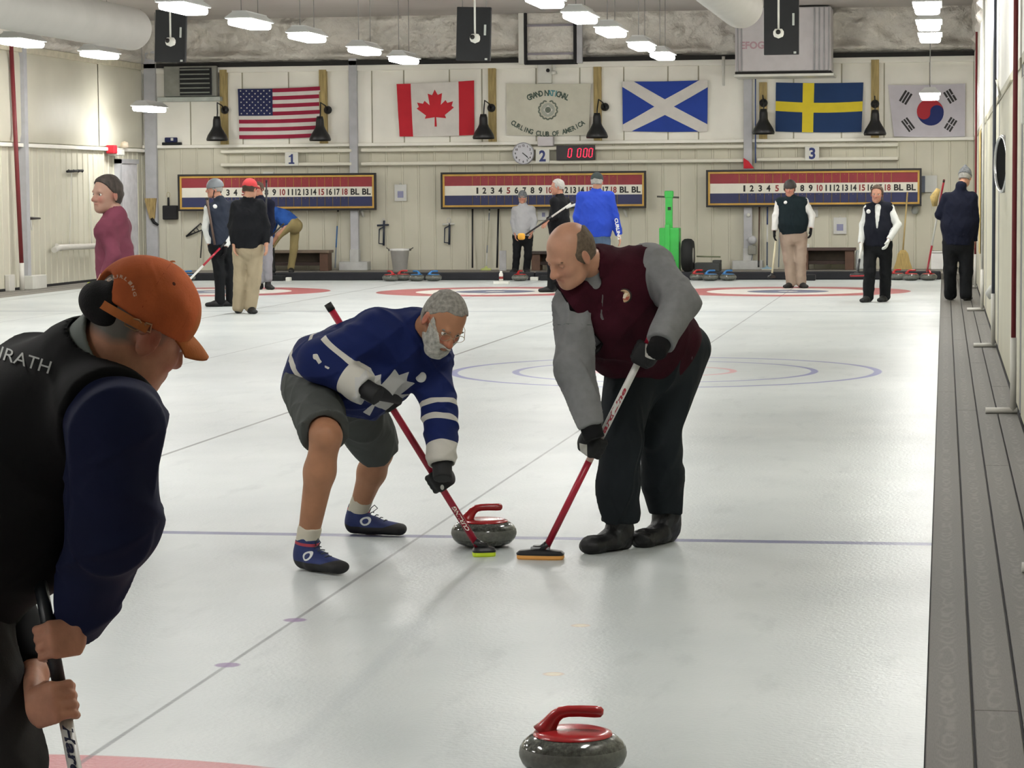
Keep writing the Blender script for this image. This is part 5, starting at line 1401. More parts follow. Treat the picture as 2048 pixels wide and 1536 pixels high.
HGREY = mat('grey hair', '#8f8d88', .8, var=.15, nscale=60, stretch=(1, 1, .2)); HBRN = mat('brown hair', '#4a3a2e', .8, var=.2, nscale=60); HWHT = mat('white hair', '#aaa8a2', .8, var=.1, nscale=60)
GT = CB('light grey sweatpants', '#8b8c93')
WBADGE = mat('white badge', '#dadad8', .5, var=0)
# man with grey helmet, white sleeves
Yp = grd(447, 613).y
figure('person in grey helmet, dark vest and white sleeves, holding a broom towards the left', Yp, dict(head=(429, 378), nk=(440, 402), shL=(418, 418, -.12), shR=(462, 413, .1), elL=(410, 455, -.14), elR=(464, 455, .02),
    wrL=(418, 487, -.12), wrR=(452, 493, -.1), hipL=(432, 492, -.08), hipR=(456, 492, .08), knL=(440, 550, -.06), knR=(460, 552, .06), anL=(440, 604, -.06), anR=(462, 606, .06)),
    (-.92, -.35, -.02), (0, 0, 1), .98, top=WSH, vest=CB('slate vest', '#252b38'), bottom=BLKT, shoe=BSHOE, toes=((-1, -.3, 0), (-.9, -.4, 0)), gloves=GLV, skin=SKIN3, hat=helmet(mat('grey helmet shell', '#70757a', .5)),
    badge=('f', 430, 413, .03, WBADGE), cw=(.165, .12), leg=(.085, .066, .062), hair=(HGREY, 'short'))
p0 = at(456, 486, Yp-.15); p1 = at(360, 592, Yp-1.2)
def wrap_broom(e): return e
broom('curling_broom', at(452, 484, Yp-.12), Vector((at(384, 572, Yp-.5).x-.35, Yp-.7, .02)), [(0, .62, BW), (.62, .9, BR), (.9, 1, BK)], 'red and white broom held low by the man in the grey helmet', HB, PADY, r=.015)
broom('curling_broom', at(413, 395, Yp-.22), at(431, 497, Yp-.2), [(0, 1, mat('brown shaft', '#5a463c', .5))], 'brown broom shaft held upright against the chest of the man in the grey helmet', HB, PADW, head=False, r=.016)
# man in red cap from behind
Yp = grd(490, 627).y
figure('person in red cap, black jacket and khaki trousers seen from behind', Yp, dict(head=(500, 378), nk=(496, 400), shL=(474, 412), shR=(518, 410), elL=(464, 452), elR=(532, 452), wrL=(468, 488, -.1), wrR=(533, 486, -.06), hipL=(481, 496), hipR=(511, 496),
    knL=(481, 560), knR=(508, 562), anL=(476, 616), anR=(501, 619)), (.35, .93, -.1), (0, 0, 1), 1.0, top=BLKJ, bottom=KHA, shoe=BSHOE, toes=((-.2, 1, 0), (.5, -.8, 0)), hat=ballcap(mat('red cap', '#c2383c', .8)), hair=(mat('dark hair', '#3b2c20', .8), 'short'),
    cw=(.21, .14), ww=(.21, .15), pw=(.18, .15), leg=(.10, .078, .07), hem=-.0, arm=(.068, .055, .043))
# man behind him
Yp = 29.2
figure('person in dark navy top and grey sweatpants, half hidden behind the red cap', Yp, dict(head=(517, 378), nk=(520, 398), shL=(504, 408), shR=(540, 408, -.05), elL=(502, 445), elR=(545, 448, -.1), wrL=(506, 470), wrR=(536, 474, -.18), hipL=(514, 476), hipR=(534, 476),
    knL=(519, 518), knR=(535, 518), anL=(520, 560), anR=(536, 557)), (-.3, -.95, -.05), (0, 0, 1), .9, top=NAVJ, bottom=GT, shoe=BSHOE, toes=((-.3, -1, 0), (.6, -.8, 0)), skin=SKIN3, hair=(HBRN, 'short'), zfloor=0, cw=(.17, .12), leg=(.085, .07, .062), badge=('f', 525, 425, .03, mat('light blue badge', '#4fb3c8', .5, var=0)))
broom('curling_broom', at(533, 360, Yp-.21), at(532, 480, Yp-.21), [(0, 1, BK)], 'black shaft held upright by the man in dark navy', HB, PADW, head=False, r=.014)
broom('curling_broom', at(568, 447, Yp-.2), at(538, 476, Yp-.2), [(0, 1, BK)], 'short black shaft end sticking out right of the man in dark navy', HB, PADW, head=False, r=.014)
# bending man in blue jacket, one foot on the bench
Yp = 34.3
figure('person in blue jacket bending over with one foot on the bench', Yp, dict(head=(529, 425, -.05), nk=(541, 420), shL=(549, 422, -.15), shR=(556, 428, .12), elL=(541, 450, -.2), elR=(546, 458, .1), wrL=(536, 474, -.2), wrR=(543, 482, .05), hipL=(584, 448, -.1), hipR=(590, 452, .1),
    knL=(556, 470, -.15), knR=(588, 498, .08), anL=(544, 490, -.1), anR=(582, 538, .08)), (-.8, -.1, -.6), (-.5, 0, .8), .95, top=CB('mid blue jacket', '#2a55a0'), bottom=KH2, shoe=BSHOE, toes=((-1, -.1, 0), (.3, -1, 0)), hair=(HBRN, 'short'), zfloor=WZ,
    cw=(.15, .13), ww=(.15, .13), pw=(.15, .14), leg=(.085, .065, .055), hem=-.02)
# woman in grey fleece
Yp = 33.9
figure('person in light grey zip fleece, knit cap and black trousers at the bumper', Yp, dict(head=(1045, 395), nk=(1046, 411), shL=(1031, 421), shR=(1063, 420), elL=(1026, 444), elR=(1070, 442), wrL=(1030, 465, -.06), wrR=(1064, 462, -.18), hipL=(1035, 474), hipR=(1056, 474),
    knL=(1033, 512), knR=(1056, 512), anL=(1031, 547), anR=(1053, 547)), (.05, -1, -.02), (0, 0, 1), .88, top=GREYF, bottom=BLKT, shoe=BSHOE, toes=((-.2, -1, 0), (.3, -1, 0)), hair=(mat('blond grey hair', '#b3a587', .8), 'long'), hat=beanie(GREYH), zfloor=WZ, skin=SKIN3,
    cw=(.165, .11), ww=(.15, .11), pw=(.155, .115), leg=(.082, .058, .05))
# white haired man
Yp = grd(1100, 584).y
figure('person with short white hair in a black jacket, seen from the side, holding a broom', Yp, dict(head=(1115, 374), nk=(1120, 394), shL=(1108, 404, -.15), shR=(1130, 403, .12), elL=(1110, 432, -.2), elR=(1132, 430, .1), wrL=(1096, 440, -.32), wrR=(1120, 448, -.1), hipL=(1112, 470, -.08), hipR=(1122, 470, .08),
    knL=(1104, 530, -.1), knR=(1122, 530, .1), anL=(1103, 577, -.08), anR=(1122, 577, .1)), (-.98, -.2, -.03), (0, 0, 1), .97, top=BLKJ, bottom=BLKT, shoe=BSHOE, toes=((-1, -.2, 0), (-1, 0, 0)), hair=(HWHT, 'short'), skin=SKIN3, cw=(.14, .13), ww=(.15, .14), pw=(.14, .13))
broom('curling_broom', at(1146, 404, Yp-.38), at(1046, 473, Yp-.38), [(0, .55, BK), (.55, 1, BW)], 'black and white broom with orange yellow pad held across by the white-haired man', HB, mat('amber pad', '#d9a33c', .8), r=.014, head=False)
c = at(1043, 473, Yp-.38); q = MB(); q.bevbox(c+Vector((-.055, -.05, -.05)), c+Vector((.055, .03, .05)), mat('amber pad', '#d9a33c', .8), .03); 
_b = [o for o in COL.objects if o.name.startswith('curling_broom')][-1]; q.build('pad', _b)
# man in royal blue from behind
Yp = 25.6
figure('person in royal blue fleece and dark cap seen from behind', Yp, dict(head=(1194, 364), nk=(1192, 382), shL=(1164, 394), shR=(1218, 393), elL=(1155, 434), elR=(1230, 434), wrL=(1158, 470, .08), wrR=(1238, 470, .05), hipL=(1176, 482), hipR=(1208, 482),
    knL=(1177, 545), knR=(1208, 545), anL=(1177, 603), anR=(1208, 603)), (.1, 1, -.1), (0, 0, 1), 1.0, top=ROYAL, bottom=CB('denim grey blue', '#46586e'), shoe=BSHOE, toes=((0, 1, 0), (0, 1, 0)), hat=ballcap(mat('dark grey green cap', '#2d3534', .9)), hair=(HGREY, 'short'),
    cw=(.215, .14), ww=(.215, .16), pw=(.19, .16), arm=(.072, .062, .055), hem=-.06)
q = MB(); a = at(1236, 455, Yp-.08); put_text(q, 'CURLING', frame(at(1229, 437, Yp-.085), (.16, 0, -1), (0, -1, 0)), .045, WBADGE, False, width=.30)
_p = [o for o in COL.objects if o.get('category') == 'person'][-1]; q.build('sleeve_text', _p)
broom('curling_broom', at(1220, 384, Yp+.15), at(1126, 418, Yp+.16), [(0, 1, BW)], 'white shaft end sticking out left of the man in royal blue', HB, PADW, head=False, tip=False, r=.016)
# helmeted man in dark vest
Yp = grd(1590, 576).y
figure('person in dark helmet, dark green vest and beige trousers facing the camera', Yp, dict(head=(1580, 378), nk=(1584, 396), shL=(1560, 405), shR=(1608, 404), elL=(1551, 432, -.02), elR=(1624, 430, -.02), wrL=(1549, 461, -.08), wrR=(1622, 456, -.08), hipL=(1572, 470), hipR=(1602, 470),
    knL=(1578, 520), knR=(1601, 520), anL=(1582, 567), anR=(1603, 566)), (-.12, -1, -.06), (0, 0, 1), 1.0, top=WSH, vest=DKV, bottom=CB('warm beige trousers', '#9a8a7c'), shoe=BSHOE, toes=((-.5, -1, 0), (.5, -1, 0)), gloves=GLV, skin=SKIN3, hat=helmet(mat('dark helmet shell', '#2f2c2a', .6)),
    cw=(.21, .14), ww=(.205, .155), pw=(.175, .14), leg=(.10, .078, .066), vhem=-.02, badge=('f', 1571, 405, .028, WBADGE), arm=(.066, .052, .043))
broom('curling_broom', at(1552, 478, Yp-.1), at(1543, 556, Yp-.35), [(0, 1, mat('cream shaft', '#c9c2a4', .4))], 'cream broom hanging from the hand of the helmeted man', HB, HB, along=(.4, 1), r=.015, tip=False)
# man with V neck vest
Yp = grd(1755, 604).y
figure('person in dark V-neck vest, white shirt and black trousers walking towards the camera', Yp, dict(head=(1754, 388, -.05), nk=(1756, 408), shL=(1737, 418), shR=(1778, 416), elL=(1726, 450, .02), elR=(1796, 450, -.05), wrL=(1722, 486, -.05), wrR=(1778, 479, -.18), hipL=(1741, 490), hipR=(1771, 488),
    knL=(1739, 545, -.08), knR=(1771, 545, .04), anL=(1737, 596, -.05), anR=(1770, 594, .1)), (-.10, -1, -.08), (.06, 0, 1), .98, top=WSH, vest=CB('midnight vest', '#10131f'), bottom=BLKT, shoe=BSHOE, toes=((-.5, -1, 0), (-.4, -1, 0)), skin=SKIN3, hair=(HBRN, 'short'),
    gloves=WSH, cw=(.165, .12), ww=(.165, .13), pw=(.16, .13), vneck=.26, leg=(.088, .07, .066), vhem=.02, badge=('f', 1737, 423, .03, WBADGE))
broom('curling_broom', at(1724, 484, Yp-.12), at(1714, 553, Yp-.45), [(0, .45, BK), (.45, 1, BW)], 'black and white broom trailing from the hand of the man in the V-neck', HB, mat('red pad', '#a8323a', .8), along=(1, .3), r=.015, tip=False)
# man on the walkway from behind
Yp = grd(1918, 601).y
figure('person in navy coat and grey knit hat walking away on the right walkway', Yp, dict(head=(1930, 355, .08), nk=(1922, 372), shL=(1894, 396), shR=(1944, 395), elL=(1878, 430, .02), elR=(1950, 440), wrL=(1890, 432, .2), wrR=(1948, 482, .05), hipL=(1900, 485), hipR=(1932, 485),
    knL=(1900, 540), knR=(1932, 542), anL=(1901, 590, .1), anR=(1932, 592, -.05)), (.25, 1, -.35), (.1, .3, 1), 1.0, top=NAVJ, bottom=BLKT, shoe=mat('black shoe pale sole', '#1b1b1b', .6), toes=((0, 1, 0), (.3, 1, 0)), hat=beanie(GREYH, 1), hair=(HGREY, 'short'),
    cw=(.215, .15), ww=(.215, .17), pw=(.185, .16), leg=(.105, .082, .075), hem=.03, arm=(.072, .058, .048))
broom('curling_broom', at(1888, 360, Yp+.25), at(1853, 549, Yp+1.4), [(0, .3, BR), (.3, .75, BW), (.75, 1, BR)], 'red and white broom carried by the man in the navy coat, head on the stones', HB, PADW, r=.014, head=False)
q = MB(); a = at(1874, 395, Yp+.3)
q.tube([a+Vector((-.03, 0, -.12)), a+Vector((-.04, 0, 0)), a+Vector((.02, 0, .12))], [.035, .06, .03], STRAW, 10)
tag(q.build('straw_whisk'), 'straw coloured whisk held before the man in the navy coat', 'whisk')
# woman in dusty rose walking behind the foreground man
Yp = 5.0
figure('person in dusty rose long-sleeved top with tied-back hair at the left wall side', Yp, dict(head=(214, 388), nk=(232, 434), shL=(213, 462, -.1), shR=(240, 455, .12), elL=(228, 512, -.17), elR=(252, 510, .1), wrL=(208, 552, -.2), wrR=(250, 560, -.02), hipL=(226, 590, -.08), hipR=(244, 590, .08),
    knL=(226, 720, -.1), knR=(250, 720, .05), anL=(224, 880, -.1), anR=(262, 880, .1)), (-.55, -.83, -.05), (.05, 0, 1), .96, top=PINK, bottom=BLKT, shoe=BSHOE, toes=((-1, -.3, 0), (-1, -.2, 0)), skin=mat('fair skin', '#b8917f', .55, var=.04, masks=(('lip', ('#9f6058', .006)), ('rosy', ('#b5796a', .03))), sub=.05),
    hair=(mat('dark brown hair with grey', '#453d38', .7, var=.25, nscale=50, stretch=(1, 1, .3)), 'back'), cw=(.118, .10), ww=(.108, .095), pw=(.132, .12), leg=(.085, .06, .05), arm=(.05, .042, .034), h=.010, hh=.005, hem=-.0)
broom('curling_broom', at(218, 540, Yp-.24), at(184, 580, Yp-.27), [(0, 1, BK)], 'broom end with bright yellow pad behind the orange cap', HB, PADY, head=False, r=.014)
c = at(183, 573, Yp-.27); q = MB(); q.bevbox(c+Vector((-.022, -.03, -.04)), c+Vector((.022, .05, .028)), PADY, .012); _b = [o for o in COL.objects if o.name.startswith('curling_broom')][-1]; q.build('pad', _b)
# ---------------------------------------------------------------- helpers for the near people
def A3(px, py, Y): return V3(at(px, py, Y))
def poly_sd(P2, poly):      # signed distance to a 2D polygon, negative inside
    poly = np.array(poly, float); n = len(poly); d = np.full(len(P2), 1e9); ins = np.zeros(len(P2), bool)
    for i in range(n):
        a = poly[i]; b = poly[(i+1) % n]; e = b-a; w = P2-a; t = np.clip((w @ e)/max(1e-12, e @ e), 0, 1)
        d = np.minimum(d, np.linalg.norm(w-t[:, None]*e, axis=1))
        c = ((a[1] > P2[:, 1]) != (b[1] > P2[:, 1])) & (P2[:, 0] < (b[0]-a[0])*(P2[:, 1]-a[1])/((b[1]-a[1]) if b[1] != a[1] else 1e-12)+a[0])
        ins ^= c
    return np.where(ins, -d, d)
def decal(polys, Y0, ymax):   # shapes printed straight through the front of a garment (projected along the hall)
    W = [[(lambda v: (v.x, v.z))(at(x, y, Y0)) for x, y in pl] for pl in polys]
    def g(p):
        P2 = p[:, [0, 2]]; d = np.full(len(p), 1e9)
        for pl in W: d = np.minimum(d, poly_sd(P2, pl))
        return np.where(p[:, 1] < ymax, d, 1.0)
    return g
def bandf(pt, n, w, near=None, rad=.14):
    pt = V3(pt); n = nrm(n)
    def g(p):
        d = np.abs((p-pt) @ n)-w
        if near is not None: d = np.maximum(d, near(p)-rad)
        return d
    return g
def seg(px0, py0, px1, py1, w):
    dx, dy = px1-px0, py1-py0; L = math.hypot(dx, dy); nx, ny = -dy/L*w, dx/L*w
    return [(px0+nx, py0+ny), (px1+nx, py1+ny), (px1-nx, py1-ny), (px0-nx, py0-ny)]
def on_shaft(b, t, py):      # point of the shaft seen at picture height py
    b, t = V3(b), V3(t); lo, hi = 0., 1.
    for _ in range(40):
        m = (lo+hi)/2; p = Vector(b+(t-b)*m)-CPOS; y = 768-CF*p.dot(UPV)/p.dot(fwd)
        if y > py: lo = m
        else: hi = m
    return b+(t-b)*lo
def union_attr(*fs): return lambda p: np.min([f(p) for f in fs], axis=0)
def shaft_text(s, px_lo, px_hi, m_, h):
    def f(q, bot, top):
        a = Vector(on_shaft(bot, top, px_lo)); b = Vector(on_shaft(bot, top, px_hi)); x = (b-a).normalized()
        v = (CPOS-(a+b)/2); v = (v-x*v.dot(x)).normalized(); M = frame(a+v*.0001, x, v)
        vs, fs, w = text2d(s, True, .3); L = (b-a).length; R = .0154
        pts = []
        for vx, vy in vs:
            t = (vy-.45)*h/R; pts.append(M @ Vector((vx/w*L, R*math.sin(t), R*math.cos(t))))
        q.add(pts, fs, m_)
    return f

# ================================================================ sweeper in the blue jersey
def sweeper_blue():
    J = {}
    aF = V3(grd(614, 1139)); aF[2] = .10; aR = V3(grd(716, 1068)); aR[2] = .10
    toF = nrm((.80, -.60, 0)); toR = nrm((.97, -.22, 0))
    knF = A3(652, 872, aF[1]-.06); knR = A3(757, 905, aR[1]-.12)
    hpF = A3(618, 775, .06); hpR = A3(700, 790, .30); hp = (hpF+hpR)/2+V3((-.01, .0, .03))
    shF = A3(758, 668, -.08); shR = A3(858, 712, .12); mid = (shF+shR)/2; nk = A3(834, 660, .0)
    elF = A3(640, 722, -.16); wrF = A3(728, 776, -.22)
    elR = A3(880, 822, .02); wrR = A3(884, 925, -.10)
    bot = V3(grd(968, 1112)); bot[2] = 0.0; top = A3(655, 607, .06)
    gF = on_shaft(bot, top, 800); gR = on_shaft(bot, top, 962); sd = nrm(top-bot)
    e = empty('person', (float(aF[0]+aR[0])/2, float(aF[1]+aR[1])/2, 0), 'grey-bearded person in blue and white hockey jersey and grey shorts, sweeping', 'person')
    H = head_sdf(A3(887, 641, -.13), (.46, -.60, -.66), (.46, -.28, .83), 1.03)
    neck = rc(H.P(-.03, 0, -.055), nk, .056, .070)
    S = nrm(shR-shF); ax = nrm(hp-mid)
    chest = mid+ax*.14
    tor = un(.08, ec(chest, mid*.4+hp*.6, (.19, .14), (.185, .155), S), ec(mid*.4+hp*.6, hp, (.185, .155), (.185, .14), nrm(hpR-hpF)), rc(shF, shR, .075, .075), rc(mid, nk, .085, .06))
    wF2 = wrF+nrm(wrF-elF)*.03; wR2 = wrR+nrm(wrR-elR)*.02
    outF = V3((-.15, -1, .25)); outR = V3((.35, -1, .2))
    hF = hand_grip(wF2, gF, sd, outF, .0135, 1.06, 1); hR = hand_grip(wR2, gR, sd, outR, .0135, 1.06, 1)
    def legs(k): return [un(.03, rc(a, b, .088-k, .062-k), rc(b, b*.68+c*.32, .060-k, .062-k), rc(b*.68+c*.32, c, .062-k, .040-k*.5)) for a, b, c in ((hpF, knF, aF), (hpR, knR, aR))]
    L = legs(0)
    knee = [el(k_+V3((.01, -.045, .0)), (.040, .030, .048)) for k_ in (knF, knR)]
    body = un(.014, H, neck, infl(tor, -.065), rc(shF, elF, .05, .042), rc(elF, wF2, .044, .03), rc(shR, elR, .05, .042), rc(elR, wR2, .044, .03), *L, *knee, hF, hR)
    at_ = skin_attrs(H)
    mesh_sdf('body', body, .0052, SKIN2, e, at_); eyes(H, e, .0122)
    # gloves
    WG = mat('black and white glove', '#101113', .7, var=.05, masks=(('g', '#c9c9c4'),))
    for hd, gg, oo in ((hF, gF, outF), (hR, gR, outR)):
        c1 = gg+nrm(oo)*.03-sd*.03
        mesh_sdf('glove', infl(hd, .0035), .0036, WG, e, {'g': lambda p, c1=c1: np.linalg.norm((p-c1)*np.array([1, .6, .7]), axis=1)-.013})
    for el_, w_ in ((elF, wrF), (elR, wrR)):
        dd = nrm(w_-el_); mesh_sdf('glove_cuff', cut(cut(rc(w_-dd*.03, w_+dd*.08, .042, .040), w_+dd*.075, dd), w_-dd*.03, -dd), .005, WG, e, {'g': lambda p: np.ones(len(p))})
    # socks and shoes
    SOCK = CB('white sock', '#c2bcac')
    for kn, an in ((knF, aF), (knR, aR)):
        d = nrm(an-kn); f = cut(rc(an-d*.13, an+d*.02, .049, .048), an-d*.085, -d)
        mesh_sdf('sock', folds(f, .0012, 60, 2), .006, SOCK, e)
    SH = mat('navy shoe', '#1b2a5e', .7, var=.12, nscale=14, bump=.2, bscale=150, bdist=.002, masks=(('red', '#a83c4c'), ('sole', '#1c1c1e'), ('logo', '#cfd2d0')))
    for an, t, z in ((aF, toF, 0), (aR, toR, 0)):
        f = shoe_sdf(an, t, .315, 0, w=.052); P = f.P
        f = un(.02, f, rc(P(.055, .08), P(.065, .125), .050, .046)); f = sub(f, rc(P(.06, .12), P(.07, .18), .040, .045), .004)
        sole = lambda p, P=P, f=f: np.maximum((p-P(0, .034)) @ f_up+np.clip(-((p-P(.2, 0)) @ t_)*.0, 0, 1), -1)
        o = P(0, 0)
        def solef(p, o=o, t=t):
            u = (p-o)[:, 2]; a = (p-o) @ nrm(t); return u-.040-np.clip((a-.20)/.08, 0, 1)*.026-np.clip((.04-a)/.06, 0, 1)*.02
        redf = lambda p, o=o, t=t: np.maximum(np.abs((p-o)[:, 2]-.122+((p-o) @ nrm(t))*.15)-.006, (p-o) @ nrm(t)-.12)
        s_ = nrm(np.cross((0, 0, 1), t))*-1
        def logof(p, o=o, t=t, s_=s_):
            a = (p-o) @ nrm(t)-.115; u = (p-o)[:, 2]-.066; sd_ = (p-o) @ s_
            return np.where(sd_ > 0, np.abs(np.hypot(a*.8, u*1.15)-.017)-.0042, 1)
        sh = mesh_sdf('shoe', f, .0052, SH, e, {'sole': solef, 'red': redf, 'logo': logof})
        mb = MB(); c0 = Vector(P(.115, .105)); tt = Vector(nrm(t)); ss = Vector(s_)
        mb.tube([c0, c0+Vector((0, 0, .018))+tt*.012+ss*.01, c0+Vector((0, 0, .032))+tt*.03+ss*.012, c0+Vector((0, 0, .018))+tt*.045+ss*.012, c0+Vector((0, 0, .0))+tt*.02+ss*.005], .0022, mat('grey lace', '#3d444a', .8), 6)
        for k in range(4): a_ = c0+tt*(.012+.022*k)+Vector((0, 0, -.006-.011*k)); mb.tube([a_-ss*.018, a_+Vector((0, 0, .004)), a_+ss*.018], .0025, mat('grey lace', '#3d444a', .8), 6)
        mb.build('laces', sh)
    # shorts
    sh_ = []
    for a, b in ((hpF, knF), (hpR, knR)):
        d = nrm(b-a); sh_.append(cut(rc(a, b, .118, .098), b-d*.035, d))
    f = un(.05, ec(hp-ax*.02, hp+V3((0, 0, -.05)), (.17, .14), (.16, .13), nrm(hpR-hpF)), *sh_)
    for a, b in ((hpF, knF), (hpR, knR)):
        d = nrm(b-a); f = sub(f, rc(b-d*.03, b+d*.1, .074, .074), .004)
    f = cut(f, A3(600, 742, .2), (.2, 0, 1))
    mesh_sdf('shorts', folds(f, .006, 14, 21, 1.8), .0065, CB('grey shorts', '#474a48'), e)
    # jersey
    def slv(a, b, c, r0, r1, r2): return un(.03, rc(a, b, r0, r1), rc(b, c, r1, r2))
    sF = cut(slv(shF, elF, wrF, .088, .082, .058), wrF+nrm(wrF-elF)*.005, wrF-elF)
    sR = cut(slv(shR, elR, wrR, .086, .070, .058), wrR+nrm(wrR-elR)*.012, wrR-elR)
    sF = sub(sF, rc(wrF, wrF+nrm(wrF-elF)*.05, .045, .05), .003); sR = sub(sR, rc(wrR, wrR+nrm(wrR-elR)*.05, .045, .05), .003)
    body_ = cut(un(.06, infl(tor, .026), rc(A3(648, 735, .2), A3(642, 785, .2), .150, .163)), A3(610, 792, .2), V3((-.25, -.05, -1)))
    # front of the jersey sags below the belly
    sag = ec(A3(735, 760, -.05), A3(700, 800, .02), (.13, .10), (.15, .09), S)
    f = un(.035, body_, cut(sag, A3(715, 832, 0), V3((-.25, 0, -1))), sF, sR)
    f = un(.02, f, rc(nk, nk+(H.P(-.03, 0, -.07)-nk)*.35, .078, .070)); f = sub(f, rc(nk, H.P(-.02, 0, -.05), .058, .066), .004)
    f = folds(f, .0065, 13, 5, 1.8)
    arm_far = lambda p: rc(shF, elF, .0, .0)(p)
    rseg = rc(elR*.7+shR*.3, wrR, .0, .0); dR = nrm(wrR-elR)
    def cuff(el_, wr_, l):
        d = nrm(wr_-el_); return lambda p: np.maximum(-((p-(wr_-d*l)) @ d), rc(wr_-d*l, wr_, 0, 0)(p)-.085)
    upR = nrm(elR-shR)
    white = union_attr(cuff(elF, wrF, .085), cuff(elR, wrR, .075),
        bandf(A3(868, 808, .0), nrm(upR+V3((-.12, 0, -.1))), .0115, rseg, .10), bandf(A3(868, 847, 0), nrm(dR+V3((-.08, 0, 0))), .0115, rseg, .10),
        lambda p: np.maximum(bandf(A3(612, 716, 0), ax, .012)(p), (p @ V3((1, 0, 0)))-float(A3(640, 700, 0)[0])),
        lambda p: np.maximum(bandf(A3(592, 744, 0), nrm(ax+V3((.35, 0, -.55))), .012)(p), (p @ V3((1, 0, 0)))-float(A3(634, 700, 0)[0])),
        decal([seg(643, 675, 700, 720, 5), seg(698, 718, 734, 744, 5)], -.2, .02),
        decal([[(631, 707), (640, 706), (646, 717), (650, 722), (644, 727), (638, 718), (632, 716)], [(656, 729), (666, 733), (664, 737), (656, 733)]], -.2, .05))
    half = [(0, 1.0), (.075, .83), (.19, .88), (.145, .52), (.275, .66), (.32, .57), (.47, .61), (.43, .47), (.49, .42), (.25, .20), (.285, .10), (.02, .14), (.055, -.12)]
    leafp = half+[(-x, y) for x, y in reversed(half)][:-1]
    cx, cy, vx, vy = 768, 788, .72, -.69
    lp = [(cx+(-vy)*u*118+vx*(v-.45)*112, cy+vx*u*118+vy*(v-.45)*112) for u, v in leafp]
    leaf = decal([lp], -.12, .08)
    pin = decal([[(713+0, 0)]*3], 0, 0) if False else None
    JM = mat('royal blue jersey', '#05184e', .8, var=.08, nscale=4, bump=.22, bscale=260, bdist=.002, wrinkle=.5, wscale=6, spec=.3, masks=(('white', '#c4c1b8'), ('leaf', '#bdbdbb')))
    mesh_sdf('jersey', f, .0055, JM, e, {'white': white, 'leaf': leaf})
    c = Vector(A3(842, 754, -.12)); 
    src = infl(tor, .022); dv = nrm(V3(c)-V3(CPOS)); t_ = np.linalg.norm(V3(c)-V3(CPOS))-.4
    for _ in range(60):
        q = V3(CPOS)+dv*t_; d_ = float(f(q[None])[0])
        if d_ < .002: break
        t_ += d_*.8
    mb = MB(); mb.lathe([(0, .006), (.020, .006), (.023, .002), (.023, -.004)], WBADGE, q, 18, M=frame((0, 0, 0), (1, 0, .2), -Vector(dv))); mb.build('badge', e)
    # hair, beard, glasses
    def q3(p): return (p-H.c) @ H.F/H.k, (p-H.c) @ H.S/H.k, (p-H.c) @ H.U/H.k
    hs = infl(un(.03, H.cran, el(H.P(-.04, 0, -.02), np.array([.055, .064, .06])*H.k, H.A)), .0045)
    def hr(p): fq, sq, uq = q3(p); return np.maximum(hs(p), np.maximum(fq-.042-np.clip(uq-.05, -.05, 1)*.75+.024*(1-np.cos(np.clip(np.abs(sq)*70, 0, 3.14)))/2-.006, np.maximum(-.045-uq+np.clip(fq+.02, 0, 1)*1.5, .030-np.hypot(fq+.006, uq+.012)))*H.k*.7)
    hr.bb = hs.bb
    mesh_sdf('hair', folds(hr, .0016, 90, 3), .0034, mat('cropped grey hair', '#85827b', .85, var=.22, nscale=70, bump=.5, bscale=300, bdist=.003), e)
    bs = un(.02, infl(H, .0045), el(H.P(.055, 0, -.105), np.array([.042, .048, .042])*H.k, H.A))
    def br(p):
        fq, sq, uq = q3(p)
        low = uq+.045-np.clip((np.abs(sq)-.03)*1.7, 0, .08)
        back = -(fq-.020)-np.clip(-uq-.055, 0, .03)*1.2
        mouth = .013-np.hypot((uq+.066)*1.3, sq*.55)
        muz = np.maximum(uq+.047, -uq-.3)
        return np.maximum.reduce([bs(p), (np.minimum(low, muz))*H.k*.8, back*H.k*.8-.0, mouth*H.k])
    br.bb = bs.bb
    mesh_sdf('beard', folds(br, .0022, 70, 9), .004, mat('white grey beard', '#a9a79f', .9, var=.2, nscale=60, bump=.6, bscale=220, bdist=.004), e)
    GL = mat('thin gold frame', '#a5927a', .3, metal=.6); 
    mb = MB()
    for s in (-1, 1):
        c = H.P(.104, s*.033, .0); ring = [Vector(c+(H.S*math.cos(t)*.024+H.U*math.sin(t)*.017)*H.k) for t in np.linspace(0, 2*math.pi, 21)]
        mb.tube(ring, .0013, GL, 6, caps=False); mb.tube([Vector(H.P(.102, s*.056, .004)), Vector(H.P(.05, s*.080, .008)), Vector(H.P(-.01, s*.082, .01))], .0014, GL, 6)
    mb.tube([Vector(H.P(.106, -.009, .002)), Vector(H.P(.112, 0, .004)), Vector(H.P(.106, .009, .002))], .0013, GL, 6); mb.build('glasses', e)
    for s in (-1, 1):
        f = ec(H.P(.092, s*.018, .021), H.P(.082, s*.050, .020), (.006, .005), (.004, .004), H.U); mesh_sdf('eyebrow', f, .0028, mat('grey eyebrow', '#77736b', .9), e)
    broom('curling_broom', top, bot, [(0, 1, mat('bright red shaft', '#a51a34', .3, var=.03))], 'red curling broom with lime pad swept by the person in the blue jersey', HB, mat('lime pad', '#cfe832', .7, var=.05), along=(.95, .3), L=.098, W=.07, r=.0148,
          text=shaft_text('CURLING', 1062, 1012, BWHITE, .016))
    return e
sweeper_blue()

